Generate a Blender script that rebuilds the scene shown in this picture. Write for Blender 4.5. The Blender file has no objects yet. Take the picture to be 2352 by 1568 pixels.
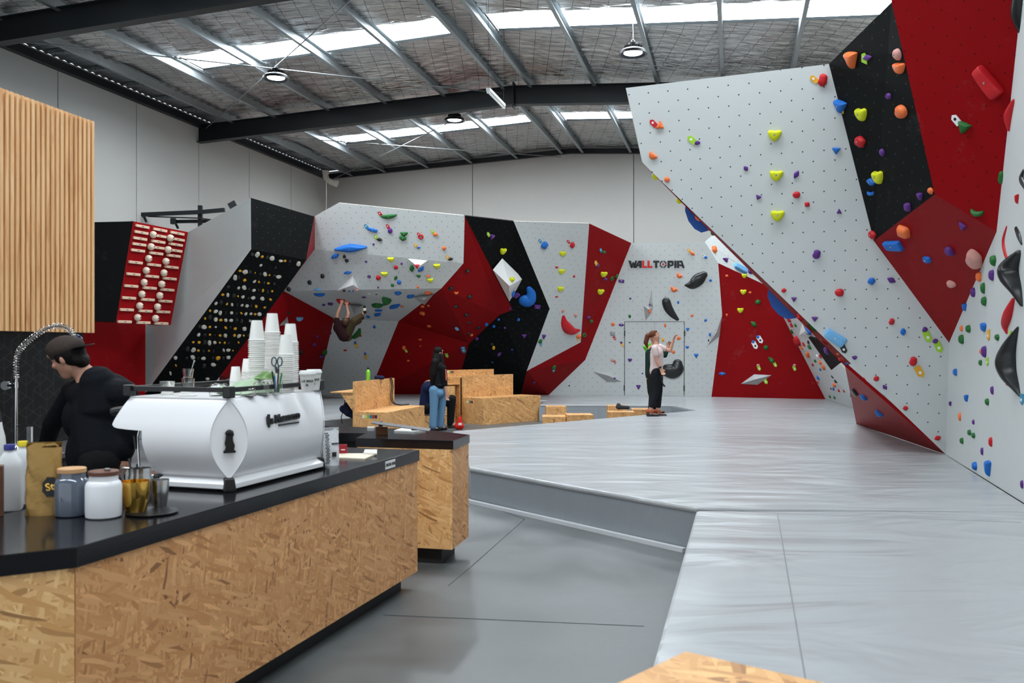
import bpy, bmesh, math, random
from mathutils import Vector, Matrix, Euler
from mathutils.bvhtree import BVHTree
R = math.radians
sc = bpy.context.scene
col = sc.collection
# ---------------------------------------------------------------- camera, world, exposure
F = 2050.0; CX = 1176.0; HY = 794.0; H = 1.72
cam_d = bpy.data.cameras.new('camera'); cam = bpy.data.objects.new('camera', cam_d); col.objects.link(cam)
cam.location = (0, 0, H); cam.rotation_euler = (R(90), 0, 0)
cam_d.sensor_width = 36; cam_d.lens = F / 2352 * 36; cam_d.shift_y = (HY - 784) / 2352
cam_d.clip_start = 0.05; cam_d.clip_end = 200
cam_d.dof.use_dof = True; cam_d.dof.focus_distance = 17.0; cam_d.dof.aperture_fstop = 4.0
sc.camera = cam
w = bpy.data.worlds.new('sky'); sc.world = w; w.use_nodes = True
w.node_tree.nodes['Background'].inputs[0].default_value = (0.86, 0.93, 1.0, 1)
w.node_tree.nodes['Background'].inputs[1].default_value = .95
sc.view_settings.view_transform = 'Standard'; sc.view_settings.look = 'None'
sc.view_settings.gamma = 1; sc.view_settings.use_curve_mapping = False
sc.view_settings.exposure = 0.3
SKYLIGHT = 18.0
PSI = math.atan(514 / F); cP, sP = math.cos(PSI), math.sin(PSI)
def Bd(u, v, z=0.0):                       # building axes: u across the hall, v along it
    return Vector((u * cP + v * sP, -u * sP + v * cP, z))
BM = Matrix(((cP, sP, 0, 0), (-sP, cP, 0, 0), (0, 0, 1, 0), (0, 0, 0, 1)))   # building axes to world
def P(px, py, Z): return Vector(((px - CX) / F * Z, Z, H + (HY - py) / F * Z))
def ray(px, py): return Vector(((px - CX) / F, 1.0, (HY - py) / F))
def G(px, py, z=0.0):                      # where that sight line meets the level z
    return P(px, py, (z - H) * F / (HY - py))
class Pl:
    def __init__(s, a, b, c):
        s.o = a; s.n = (b - a).cross(c - a).normalized()
    def at(s, px, py):
        d = ray(px, py); o = Vector((0, 0, H)); t = (s.o - o).dot(s.n) / d.dot(s.n)
        return o + d * t
# ---------------------------------------------------------------- materials
MATS = {}
def nt(name):
    m = bpy.data.materials.new(name); m.use_nodes = True; t = m.node_tree
    return m, t, t.nodes['Principled BSDF']
def N(t, kind, **kw):
    n = t.nodes.new(kind)
    for k, v in kw.items():
        if k in n.inputs.keys(): n.inputs[k].default_value = v
        else: setattr(n, k, v)
    return n
def mat(name, c, rough=.5, metal=0.0, spec=.5, coat=0.0, bump=0.0, bscale=40, var=0.0, trans=0.0, alpha=1.0, ior=1.45, sheen=0.0):
    if name in MATS: return MATS[name]
    m, t, b = nt(name)
    b.inputs['Base Color'].default_value = (*c, 1); b.inputs['Roughness'].default_value = rough
    b.inputs['Metallic'].default_value = metal; b.inputs['Specular IOR Level'].default_value = spec
    b.inputs['Coat Weight'].default_value = coat; b.inputs['Transmission Weight'].default_value = trans
    b.inputs['IOR'].default_value = ior; b.inputs['Alpha'].default_value = alpha
    if sheen: b.inputs['Sheen Weight'].default_value = sheen
    if bump or var:
        tc = N(t, 'ShaderNodeTexCoord'); no = N(t, 'ShaderNodeTexNoise', Scale=bscale, Detail=4.0)
        t.links.new(tc.outputs['Object'], no.inputs['Vector'])
        if bump:
            bp = N(t, 'ShaderNodeBump', Strength=bump, Distance=.01)
            t.links.new(no.outputs['Fac'], bp.inputs['Height']); t.links.new(bp.outputs['Normal'], b.inputs['Normal'])
        if var:
            mx = N(t, 'ShaderNodeMix', data_type='RGBA', blend_type='MIX')
            mx.inputs[6].default_value = (*[x * (1 - var) for x in c], 1); mx.inputs[7].default_value = (*[min(1, x * (1 + var)) for x in c], 1)
            t.links.new(no.outputs['Fac'], mx.inputs[0]); t.links.new(mx.outputs[2], b.inputs['Base Color'])
    MATS[name] = m; return m
def emis(name, c, s):
    if name in MATS: return MATS[name]
    m, t, b = nt(name)
    b.inputs['Base Color'].default_value = (*c, 1); b.inputs['Emission Color'].default_value = (*c, 1); b.inputs['Emission Strength'].default_value = s
    MATS[name] = m; return m
def ramp(t, pts, interp='LINEAR'):
    r = t.nodes.new('ShaderNodeValToRGB'); e = r.color_ramp.elements; r.color_ramp.interpolation = interp
    while len(e) < len(pts): e.new(.5)
    for k, (p, c) in enumerate(pts): e[k].position = p; e[k].color = (*c, 1) if len(c) == 3 else c
    return r
def math_(t, op, a, b=None, clamp=False):
    n = t.nodes.new('ShaderNodeMath'); n.operation = op; n.use_clamp = clamp
    for k, v in enumerate((a, b)):
        if v is None: continue
        if isinstance(v, (int, float)): n.inputs[k].default_value = v
        else: t.links.new(v, n.inputs[k])
    return n.outputs[0]
def mixc(t, f, a, b, mode='MIX'):
    n = t.nodes.new('ShaderNodeMix'); n.data_type = 'RGBA'; n.blend_type = mode
    for k, v in ((0, f), (6, a), (7, b)):
        if isinstance(v, (int, float)): n.inputs[k].default_value = v
        elif isinstance(v, tuple): n.inputs[k].default_value = (*v, 1)
        else: t.links.new(v, n.inputs[k])
    return n.outputs[2]
def panel_mat(name, c, dot, rough=.55, chalk=.0, grid=.24, dots=True, spec=.4):
    """painted plywood climbing panel with its staggered grid of bolt holes; uv in metres"""
    m, t, b = nt(name); L = t.links
    uv = N(t, 'ShaderNodeUVMap', uv_map='UVMap'); sp = t.nodes.new('ShaderNodeSeparateXYZ'); L.new(uv.outputs[0], sp.inputs[0])
    def grid_d(ou, ov):
        a = math_(t, 'SUBTRACT', math_(t, 'FRACT', math_(t, 'ADD', math_(t, 'DIVIDE', sp.outputs[0], grid), ou + 100)), .5)
        d = math_(t, 'SUBTRACT', math_(t, 'FRACT', math_(t, 'ADD', math_(t, 'DIVIDE', sp.outputs[1], grid), ov + 100)), .5)
        s = math_(t, 'ADD', math_(t, 'MULTIPLY', a, a), math_(t, 'MULTIPLY', d, d))
        return math_(t, 'LESS_THAN', s, (.0085 / grid) ** 2)
    tc = N(t, 'ShaderNodeTexCoord'); no = N(t, 'ShaderNodeTexNoise', Scale=1.3, Detail=5.0, Roughness=.6)
    L.new(tc.outputs['Object'], no.inputs['Vector'])
    fine = N(t, 'ShaderNodeTexNoise', Scale=160.0, Detail=2.0); L.new(tc.outputs['Object'], fine.inputs['Vector'])
    base = mixc(t, no.outputs['Fac'], tuple(x * .93 for x in c), tuple(min(1, x * 1.06) for x in c))
    base = mixc(t, math_(t, 'MULTIPLY', fine.outputs['Fac'], .2), base, tuple(x * .8 for x in c))
    if chalk:
        cn = N(t, 'ShaderNodeTexNoise', Scale=2.2, Detail=8.0, Roughness=.7); L.new(tc.outputs['Object'], cn.inputs['Vector'])
        f = ramp(t, [(.60, (0, 0, 0)), (.78, (chalk,) * 3)]); L.new(cn.outputs['Fac'], f.inputs[0])
        base = mixc(t, f.outputs[0], base, (.4, .4, .41))
    if dots:
        k = math_(t, 'MAXIMUM', grid_d(0, 0), grid_d(.5, .5))
        base = mixc(t, k, base, dot)
    L.new(base, b.inputs['Base Color']); b.inputs['Roughness'].default_value = rough; b.inputs['Specular IOR Level'].default_value = .08 if max(c) < .5 else spec
    bp = N(t, 'ShaderNodeBump', Strength=.12, Distance=.004); L.new(fine.outputs['Fac'], bp.inputs['Height']); L.new(bp.outputs['Normal'], b.inputs['Normal'])
    MATS[name] = m; return m
def osb_mat(name, pale, mid, dark, scale=1.0, rough=.5):
    """pressed wood strands: layers of long thin flakes laid flat in the board, each layer turned another way"""
    m, t, b = nt(name); L = t.links
    tc = N(t, 'ShaderNodeTexCoord'); geo = t.nodes.new('ShaderNodeNewGeometry'); sn = t.nodes.new('ShaderNodeSeparateXYZ'); L.new(geo.outputs['True Normal'], sn.inputs[0]); sp = t.nodes.new('ShaderNodeSeparateXYZ'); L.new(tc.outputs['Object'], sp.inputs[0])
    nx, ny, nz = sn.outputs; x, y, z = sp.outputs; flat_ = math_(t, 'GREATER_THAN', math_(t, 'ABSOLUTE', nz), .7)
    side = math_(t, 'SUBTRACT', math_(t, 'MULTIPLY', y, nx), math_(t, 'MULTIPLY', x, ny))
    def pick(p, q):
        n = N(t, 'ShaderNodeMix', data_type='FLOAT'); L.new(flat_, n.inputs[0]); L.new(p, n.inputs[2]); L.new(q, n.inputs[3]); return n.outputs[0]
    cb = t.nodes.new('ShaderNodeCombineXYZ'); L.new(pick(side, x), cb.inputs[0]); L.new(pick(z, y), cb.inputs[1]); wv = N(t, 'ShaderNodeTexNoise', Scale=7.0 * scale, Detail=1.0); L.new(cb.outputs[0], wv.inputs['Vector'])
    ad = t.nodes.new('ShaderNodeVectorMath'); ad.operation = 'MULTIPLY_ADD'; ad.inputs[1].default_value = (.02,) * 3; L.new(wv.outputs['Color'], ad.inputs[0]); L.new(cb.outputs[0], ad.inputs[2]); layers = []
    for k, ang in enumerate((.1, 2.3, 1.2, .75, 2.85, 1.75, .4)):
        mp = N(t, 'ShaderNodeMapping'); mp.inputs['Rotation'].default_value = (0, 0, ang); mp.inputs['Location'].default_value = (k * 3.7, k * 1.9, 0); L.new(ad.outputs[0], mp.inputs[0])
        m2 = N(t, 'ShaderNodeMapping'); m2.inputs['Scale'].default_value = (9 * scale, (62, 45, 80)[k % 3] * scale, 1); L.new(mp.outputs[0], m2.inputs[0])
        vo = N(t, 'ShaderNodeTexVoronoi', Scale=1.0); vo.voronoi_dimensions = '2D'; L.new(m2.outputs[0], vo.inputs['Vector'])
        s = t.nodes.new('ShaderNodeSeparateColor'); L.new(vo.outputs['Color'], s.inputs[0]); layers.append((s.outputs[0], s.outputs[1]))
    v = layers[0][0]
    for k in range(1, 7):
        f = math_(t, 'GREATER_THAN', layers[k][1], .66)
        n = N(t, 'ShaderNodeMix', data_type='FLOAT'); L.new(f, n.inputs[0]); L.new(v, n.inputs[2]); L.new(layers[k][0], n.inputs[3]); v = n.outputs[0]
    rp = ramp(t, [(0, dark), (.035, tuple((a + c) / 2 for a, c in zip(dark, mid))), (.10, mid), (.5, tuple((a + c) / 2 for a, c in zip(pale, mid))), (.85, pale), (1, tuple(min(1, x * 1.22) for x in pale))]); L.new(v, rp.inputs[0])
    st = N(t, 'ShaderNodeTexNoise', Scale=2.0, Detail=4.0); L.new(cb.outputs[0], st.inputs['Vector'])
    base = mixc(t, math_(t, 'MULTIPLY', st.outputs['Fac'], .55), rp.outputs[0], tuple((a + c) / 2 for a, c in zip(pale, mid)))
    L.new(base, b.inputs['Base Color']); b.inputs['Roughness'].default_value = rough
    MATS[name] = m; return m
# ---------------------------------------------------------------- mesh building
class MB:
    def __init__(s, M=None): s.v = []; s.f = []; s.fm = []; s.M = M or Matrix(); s.k = 0
    def add(s, vs, fs):
        o = len(s.v); s.v += [s.M @ Vector(p) for p in vs]; s.f += [[o + i for i in f] for f in fs]; s.fm += [s.k] * len(fs); return s
    def box(s, c, d, rot=None):
        x, y, z = [k / 2 for k in d]; c = Vector(c); q = Euler(rot).to_matrix() if rot else None
        vs = [Vector((i * x, j * y, k * z)) for k in (-1, 1) for j in (-1, 1) for i in (-1, 1)]
        return s.add([c + (q @ p if q else p) for p in vs], [(0, 2, 3, 1), (4, 5, 7, 6), (0, 1, 5, 4), (2, 6, 7, 3), (0, 4, 6, 2), (1, 3, 7, 5)])
    def prism(s, pts, off):               # polygon in space pushed along off
        n = len(pts); off = Vector(off); pts = [Vector(p) for p in pts]
        nr = Vector((0, 0, 0))
        for i in range(n): nr += (pts[i] - pts[0]).cross(pts[(i + 1) % n] - pts[0])
        if nr.dot(off) > 0: pts = pts[::-1]
        return s.add(pts + [p + off for p in pts], [tuple(range(n)), tuple(range(2 * n - 1, n - 1, -1))] + [(i, i + n, (i + 1) % n + n, (i + 1) % n) for i in range(n)])
    def poly(s, xy, z0, z1): return s.prism([(x, y, z0) for x, y in xy], (0, 0, z1 - z0))
    def lathe(s, prof, n=24, c=(0, 0, 0), cap=True, axis=None):
        c = Vector(c); q = Vector((0, 0, 1)).rotation_difference(Vector(axis)).to_matrix() if axis is not None else None
        vs = []; fs = []
        for r, z in prof:
            for i in range(n):
                a = 2 * math.pi * i / n; p = Vector((r * math.cos(a), r * math.sin(a), z)); vs.append(c + (q @ p if q else p))
        m = len(prof)
        for j in range(m - 1):
            for i in range(n): fs.append((j * n + i, j * n + (i + 1) % n, (j + 1) * n + (i + 1) % n, (j + 1) * n + i))
        if cap: fs.append(tuple(range(n))[::-1]); fs.append(tuple((m - 1) * n + i for i in range(n)))
        return s.add(vs, fs)
    def cyl(s, c, r, h, n=20, r2=None, axis=None): return s.lathe([(r, 0), (r if r2 is None else r2, h)], n, c, True, axis)
    def tube(s, pts, r, n=8, cap=True):
        pts = [Vector(p) for p in pts]; vs = []; fs = []; m = len(pts); up = None
        for j, p in enumerate(pts):
            d = (pts[min(j + 1, m - 1)] - pts[max(j - 1, 0)]).normalized()
            if up is None: up = d.orthogonal().normalized()
            up = (up - d * up.dot(d)).normalized(); w_ = d.cross(up); rr = r[j] if isinstance(r, (list, tuple)) else r
            for i in range(n):
                a = 2 * math.pi * i / n; vs.append(p + up * (rr * math.cos(a)) + w_ * (rr * math.sin(a)))
        for j in range(m - 1):
            for i in range(n): fs.append((j * n + i, j * n + (i + 1) % n, (j + 1) * n + (i + 1) % n, (j + 1) * n + i))
        if cap: fs.append(tuple(range(n))[::-1]); fs.append(tuple((m - 1) * n + i for i in range(n)))
        return s.add(vs, fs)
    def ball(s, c, r, n=16, m=10, rot=None):
        r = (r, r, r) if isinstance(r, (int, float)) else r; c = Vector(c); q = Euler(rot).to_matrix() if rot else None
        vs = [(0, 0, -1)] + [(math.sin(math.pi * j / m) * math.cos(2 * math.pi * i / n), math.sin(math.pi * j / m) * math.sin(2 * math.pi * i / n), -math.cos(math.pi * j / m)) for j in range(1, m) for i in range(n)] + [(0, 0, 1)]
        fs = [(0, 1 + (i + 1) % n, 1 + i) for i in range(n)]
        for j in range(m - 2):
            for i in range(n): a = 1 + j * n; fs.append((a + i, a + (i + 1) % n, a + n + (i + 1) % n, a + n + i))
        l = len(vs) - 1; fs += [(l, l - n + i, l - n + (i + 1) % n) for i in range(n)]
        out = []
        for p in vs:
            p = Vector((p[0] * r[0], p[1] * r[1], p[2] * r[2])); out.append(c + (q @ p if q else p))
        return s.add(out, fs)
    def build(s, name, m, parent=None, smooth=None, bevel=0.0, at=None, subsurf=0, uv=None):
        me = bpy.data.meshes.new(name)
        org = Vector(at) if at is not None else None
        if org is None:
            if parent is not None: org = Vector((0, 0, 0)) if parent.get('_o') is None else Vector(parent['_o'])
            else:
                lo = [min(p[k] for p in s.v) for k in range(3)]; hi = [max(p[k] for p in s.v) for k in range(3)]
                org = Vector(((lo[0] + hi[0]) / 2, (lo[1] + hi[1]) / 2, lo[2]))
        me.from_pydata([p - org for p in s.v], [], s.f); me.update()
        bm_ = bmesh.new(); bm_.from_mesh(me); bmesh.ops.recalc_face_normals(bm_, faces=bm_.faces) if smooth != 'keep' else None; bm_.to_mesh(me); bm_.free()
        for mm in (m if isinstance(m, (list, tuple)) else [m]): me.materials.append(mm)
        if len(me.materials) > 1:
            for p, k in zip(me.polygons, s.fm): p.material_index = k
        if smooth is not None:
            me.polygons.foreach_set('use_smooth', [True] * len(me.polygons))
            if smooth != 'keep' and smooth < 180: me.set_sharp_from_angle(angle=R(smooth))
        o = bpy.data.objects.new(name, me); col.objects.link(o)
        if parent is not None: o.parent = parent
        else: o.location = org
        o['_o'] = tuple(org)
        if bevel:
            b = o.modifiers.new('Bevel', 'BEVEL'); b.width = bevel; b.segments = 2; b.limit_method = 'ANGLE'
        if subsurf:
            b = o.modifiers.new('Subsurf', 'SUBSURF'); b.levels = subsurf; b.render_levels = subsurf
        return o
def tag(o, label=None, cat=None, group=None, kind=None):
    if label: o['label'] = label
    if cat: o['category'] = cat
    if group: o['group'] = group
    if kind: o['kind'] = kind
    return o
def thing(name, loc, label, cat, group=None):
    o = bpy.data.objects.new(name, None); col.objects.link(o); o.location = loc; o.empty_display_size = .1
    o['_o'] = tuple(Vector(loc)); return tag(o, label, cat, group)
def struct(o, label=None):
    o['kind'] = 'structure'
    if label: o['label'] = label
    return o
def text_mesh(s, size, M, extrude=.002, bold=0.0, align='CENTER'):
    """lettering as mesh data: (verts in world, faces)"""
    cu = bpy.data.curves.new('lettering', 'FONT'); cu.body = s; cu.size = size; cu.extrude = extrude; cu.offset = bold; cu.align_x = align; cu.align_y = 'CENTER'; cu.resolution_u = 3
    o = bpy.data.objects.new('lettering', cu); col.objects.link(o); dg = bpy.context.evaluated_depsgraph_get(); dg.update()
    me = bpy.data.meshes.new_from_object(o.evaluated_get(dg)); vs = [M @ v.co for v in me.vertices]; fs = [tuple(p.vertices) for p in me.polygons]
    bpy.data.objects.remove(o); bpy.data.meshes.remove(me); return vs, fs
# ---------------------------------------------------------------- materials of the hall
wall_paint = mat('precast_concrete_paint', (.50, .50, .475), .85, bump=.25, bscale=30, var=.04)
steel_dark = mat('charcoal_painted_steel', (.008, .010, .013), .45)
galv = mat('galvanised_steel', (.42, .46, .48), .38, .85, bump=.05, bscale=12, var=.15)
sheet = mat('bare_roof_sheeting', (.30, .33, .35), .45, .6)
black_matt = mat('matt_black', (.012, .012, .013), .55)
white_plastic = mat('white_plastic', (.78, .78, .76), .35)
steel = mat('polished_steel', (.62, .62, .62), .16, 1.0)
def foil_material():
    m, t, b = nt('silver_foil_insulation'); L = t.links
    uv = N(t, 'ShaderNodeTexCoord'); mp = N(t, 'ShaderNodeMapping'); L.new(uv.outputs['Object'], mp.inputs[0]); mp.inputs['Scale'].default_value = (.8, 7, 1)
    n1 = N(t, 'ShaderNodeTexNoise', Scale=1.1, Detail=6.0, Roughness=.62); L.new(mp.outputs[0], n1.inputs['Vector'])
    n2 = N(t, 'ShaderNodeTexNoise', Scale=.55, Detail=3.0); L.new(uv.outputs['Object'], n2.inputs['Vector'])
    s = math_(t, 'ADD', n1.outputs['Fac'], math_(t, 'MULTIPLY', n2.outputs['Fac'], 1.2))
    bp = N(t, 'ShaderNodeBump', Strength=.6, Distance=.2); L.new(s, bp.inputs['Height'])
    L.new(bp.outputs['Normal'], b.inputs['Normal'])
    sp = t.nodes.new('ShaderNodeSeparateXYZ'); L.new(uv.outputs['Object'], sp.inputs[0])
    def line(o, per, wd):
        a = math_(t, 'ABSOLUTE', math_(t, 'SUBTRACT', math_(t, 'FRACT', math_(t, 'ADD', math_(t, 'DIVIDE', o, per), 50.0)), .5))
        return math_(t, 'LESS_THAN', a, wd / per)
    g = math_(t, 'MAXIMUM', line(sp.outputs[0], .3, .004), line(sp.outputs[1], .15, .005))
    base = mixc(t, g, (.66, .66, .65), (.07, .07, .07))
    L.new(base, b.inputs['Base Color']); b.inputs['Metallic'].default_value = .92; b.inputs['Roughness'].default_value = .24
    return m
foil = foil_material()
skyl = emis('daylit_translucent_sheet', (.88, .95, 1.0), SKYLIGHT)
UL, UR, UG = -12.9, 2.7, -4.85           # side walls and ridge line
V0, V1 = -3.2, 26.66
ZE, ZR = 7.36, 7.77                       # underside of the roof sheets at eaves and ridge
SL = (ZR - ZE) / (UG - UL)
def zroof(u): return ZR - abs(u - UG) * SL
def bmb(): return MB(BM.copy())
# floor: worn power-floated concrete with saw-cut joints
def concrete():
    m, t, b = nt('power_floated_concrete'); L = t.links
    tc = N(t, 'ShaderNodeTexCoord'); n = N(t, 'ShaderNodeTexNoise', Scale=.8, Detail=9.0, Roughness=.62); L.new(tc.outputs['Object'], n.inputs['Vector'])
    rp = ramp(t, [(.3, (.07, .077, .08)), (.5, (.125, .135, .138)), (.7, (.175, .187, .19))]); L.new(n.outputs['Fac'], rp.inputs[0])
    n2 = N(t, 'ShaderNodeTexNoise', Scale=14.0, Detail=8.0, Roughness=.7); L.new(tc.outputs['Object'], n2.inputs['Vector'])
    base = mixc(t, math_(t, 'MULTIPLY', n2.outputs['Fac'], .35), rp.outputs[0], (.07, .075, .078))
    L.new(base, b.inputs['Base Color'])
    r2 = ramp(t, [(.35, (.32,) * 3), (.65, (.5,) * 3)]); L.new(n.outputs['Fac'], r2.inputs[0]); L.new(r2.outputs[0], b.inputs['Roughness'])
    return m
conc = concrete()
fl = bmb(); fl.box(((UL + UR) / 2, (V0 + V1) / 2, -.1), (UR - UL + .4, V1 - V0 + .4, .2))
struct(fl.build('floor', conc), 'worn grey concrete floor with saw-cut joints')
j = MB()
for a, b in (((1080, 1303), (1205, 1192)), ((1030, 1345), (1078, 1304)), ((880, 1412), (1480, 1438)), ((1205, 1192), (1090, 1150))):
    p, q = G(*a), G(*b); d = (q - p).normalized(); s_ = Vector((-d.y, d.x, 0)) * .0035
    j.prism([p + s_ + Vector((0, 0, .001)), p - s_ + Vector((0, 0, .001)), q - s_ + Vector((0, 0, .001)), q + s_ + Vector((0, 0, .001))], (0, 0, .0012))
struct(j.build('floor_joints', mat('joint_dark_grey', (.07, .075, .08), .8)))  # thin dark grey strips laid along the saw-cut joints
# precast walls: full panels with open joints
def wall(name, pts, off, label=None):
    m = bmb(); m.prism(pts, off); return struct(m.build(name, wall_paint), label)
vj = [V0] + [5.35 + 2.367 * k for k in range(-3, 9)] + [V1]
wl = thing('wall_left', (0, 0, 0), None, None); struct(wl, 'pale precast concrete side wall with vertical joints')
for k in range(len(vj) - 1):
    m = bmb(); m.box((UL - .1, (vj[k] + vj[k + 1]) / 2, ZE / 2), (.2, vj[k + 1] - vj[k] - .022, ZE)); m.build('wall_segment', wall_paint, wl)
m = bmb(); m.box((UL - .16, (V0 + V1) / 2, ZE / 2), (.1, V1 - V0, ZE)); m.build('joint_sealant', mat('sealant', (.30, .30, .28), .8), wl)
wb = thing('wall_back', (0, 0, 0), None, None); struct(wb, 'cream precast gable wall under the roof')
uj = [UL, -7.95, -2.95, UR]
for k in range(3):
    a, b = uj[k] + (.011 if k else 0), uj[k + 1] - .011
    m = bmb(); top = [(a, V1, zroof(a)), (b, V1, zroof(b))]
    if a < UG < b: top = [(a, V1, zroof(a)), (UG, V1, ZR), (b, V1, zroof(b))]
    m.prism([(a, V1, 0)] + top + [(b, V1, 0)], (0, .2, 0)); m.build('wall_segment', wall_paint, wb)
m = bmb(); m.box(((UL + UR) / 2, V1 + .16, ZE / 2), (UR - UL, .1, ZE)); m.build('joint_sealant', MATS['sealant'], wb)
wall('wall_right', [(UR, V0, 0), (UR, V1 + .2, 0), (UR, V1 + .2, ZE), (UR, V0, ZE)], (.2, 0, 0), 'plain precast wall behind the tall climbing wall')
# front gable with the wide roller-door opening the daylight comes through
m = bmb(); z = 5.6
m.prism([(UL, V0, 0), (-11.5, V0, 0), (-11.5, V0, z), (2.2, V0, z), (2.2, V0, 0), (UR, V0, 0), (UR, V0, ZE), (UG, V0, ZR), (UL, V0, ZE)], (0, -.2, 0))
struct(m.build('wall_front', wall_paint), 'front gable wall with an open roller-door bay')
# roof: foil-faced insulation in strips between the translucent sheets
sky_v = [(1.4, 2.35), (8.45, 9.4), (15.62, 16.52), (22.7, 23.55)]
roof = thing('ceiling', (0, 0, 0), None, None); struct(roof, 'pitched roof lined with wrinkled silver foil under wire mesh')
edges = [V0] + [x for p in sky_v for x in p] + [V1 + .2]
UI = -12.0
for k in range(0, len(edges), 2):
    a, b = edges[k], edges[k + 1]
    for (u0, u1) in ((UI, UG), (UG, UR)):
        nu, nv = (44 if u1 == UG else 50), max(2, int((b - a) / .055)); rg = random.Random(k); m = bmb(); vs = []; fs = []
        for i in range(nu + 1):
            for q in range(nv + 1):
                u = u0 + (u1 - u0) * i / nu; v = a + (b - a) * q / nv
                vs.append((u, v, zroof(u) - (.014 * math.sin(v * 21 + 2.2 * math.sin(u * 3.1) + 1.3 * math.sin(u * 9.7 + v)) + .008 * math.sin(v * 39 + 3 * math.sin(u * 5.3 + v * 1.7)) + rg.uniform(-.004, .004) + .03 * math.sin(u * 2.2) ** 2 + .02) * min(1, (v - a) * 3, (b - v) * 3)))
        for i in range(nu):
            for q in range(nv): c = i * (nv + 1) + q; fs.append((c, c + 1, c + nv + 2, c + nv + 1))
        m.add(vs, fs); m.build('foil_blanket', foil, roof, smooth=180)
m = bmb(); m.prism([(UL - .2, V0, ZE + .16), (UG, V0, ZR + .16), (UR + .2, V0, ZE + .16), (UR + .2, V0, ZE + .22), (UG, V0, ZR + .22), (UL - .2, V0, ZE + .22)], (0, V1 - V0 + .2, 0)); m.build('roof_sheeting', sheet, roof)
m = bmb()                                   # bare ribbed sheeting along the eaves
n = int((V1 - V0) / .1)
vs = [];
for q in range(n + 1):
    v = V0 + q * .1; dz = .03 if (q // 1) % 2 else 0
    vs += [(UL, v, ZE + .02 - dz), (UI, v, zroof(UI) + .02 - dz)]
m.add(vs, [(2 * q, 2 * q + 2, 2 * q + 3, 2 * q + 1) for q in range(n)]); m.build('ribbed_sheeting', sheet, roof)
k_ = 0
for (a, b) in sky_v:
    for (u0, u1) in ((-10.8, UG - .35), (UG + .45, UR)):
        m = bmb(); m.prism([(u0, a, zroof(u0) + .05), (u1, a, zroof(u1) + .05), (u1, b, zroof(u1) + .05), (u0, b, zroof(u0) + .05)], (0, 0, .01)); k_ += 1
        struct(m.build('window_%d' % k_, skyl), 'translucent roof sheet glowing with daylight')
        m = bmb(); m.prism([(u0, a + .3, zroof(u0) - .005), (u1, a + .3, zroof(u1) - .005), (u1, a + .318, zroof(u1) - .005), (u0, a + .318, zroof(u0) - .005)], (0, 0, .008)); struct(m.build('window_%d_bar' % k_, galv))
    m = bmb(); m.prism([(UI, a, zroof(UI)), (-10.8, a, zroof(-10.8)), (-10.8, b, zroof(-10.8)), (UI, b, zroof(UI))], (0, 0, .02)); m.build('foil_patch', foil, roof)
    m = bmb(); m.prism([(UG - .35, a, ZR - .02), (UG + .45, a, ZR - .02), (UG + .45, b, ZR - .02), (UG - .35, b, ZR - .02)], (0, 0, .02)); m.build('foil_patch', foil, roof)
# steel: portal rafters, purlins, eaves angle, rods
def rafter(v, d=.42, wdt=.2, drop=.2, label=None):
    o = thing('roof_rafter', Bd(UG, v, ZR - drop - d), label, 'roof beam')
    for a, b in ((UL, UG), (UG, UR)):
        za, zb = zroof(a) - drop, zroof(b) - drop
        for (y, hh, ww) in ((0, .016, wdt), (-(d - .016), .016, wdt)):
            m = bmb(); m.prism([(a, v - ww / 2, za + y), (a, v + ww / 2, za + y), (a, v + ww / 2, za + y - hh), (a, v - ww / 2, za + y - hh)], (b - a, 0, zb - za)); m.build('flange', steel_dark, o)
        m = bmb(); m.prism([(a, v - .006, za - .01), (a, v + .006, za - .01), (a, v + .006, za - d + .01), (a, v - .006, za - d + .01)], (b - a, 0, zb - za)); m.build('web', steel_dark, o)
    m = bmb(); m.box((UG, v, ZR - drop - d / 2), (.03, wdt + .04, d + .16)); m.build('ridge_plate', steel_dark, o)
    return o
names = ['charcoal steel roof beam nearest the coffee counter', 'charcoal steel roof beam crossing the middle of the hall']
rafter(-1.75, label='charcoal steel roof beam above the entrance'); rafter(5.35, label='charcoal steel roof beam over the coffee counter')
rafter(12.45, label='dark charcoal steel roof beam above the slatted timber screen'); rafter(19.55, label='charcoal steel roof beam crossing the middle of the hall with ridge bolts')
m = bmb()
for a, b in ((UL, UG), (UG, UR)):
    za, zb = zroof(a) - .1, zroof(b) - .1
    m.prism([(a, V1 - .12, za), (a, V1 - .001, za), (a, V1 - .001, za - .14), (a, V1 - .12, za - .14)], (b - a, 0, zb - za))
tag(m.build('gable_angle', steel_dark), 'dark steel angle running along the top of the gable wall', 'roof beam')
m = bmb(); m.box((UL + .07, (V0 + V1) / 2, ZE - .17), (.14, V1 - V0 - .02, .16))
tag(m.build('eaves_beam', steel_dark), 'dark steel eaves angle along the top of the side wall', 'roof beam')
pu = [-12.0, -10.85, -9.42, -7.98, -6.54, -5.14, -4.5, -3.06, -1.68, -.3, 1.08, 2.4]
hd = 0
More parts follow.
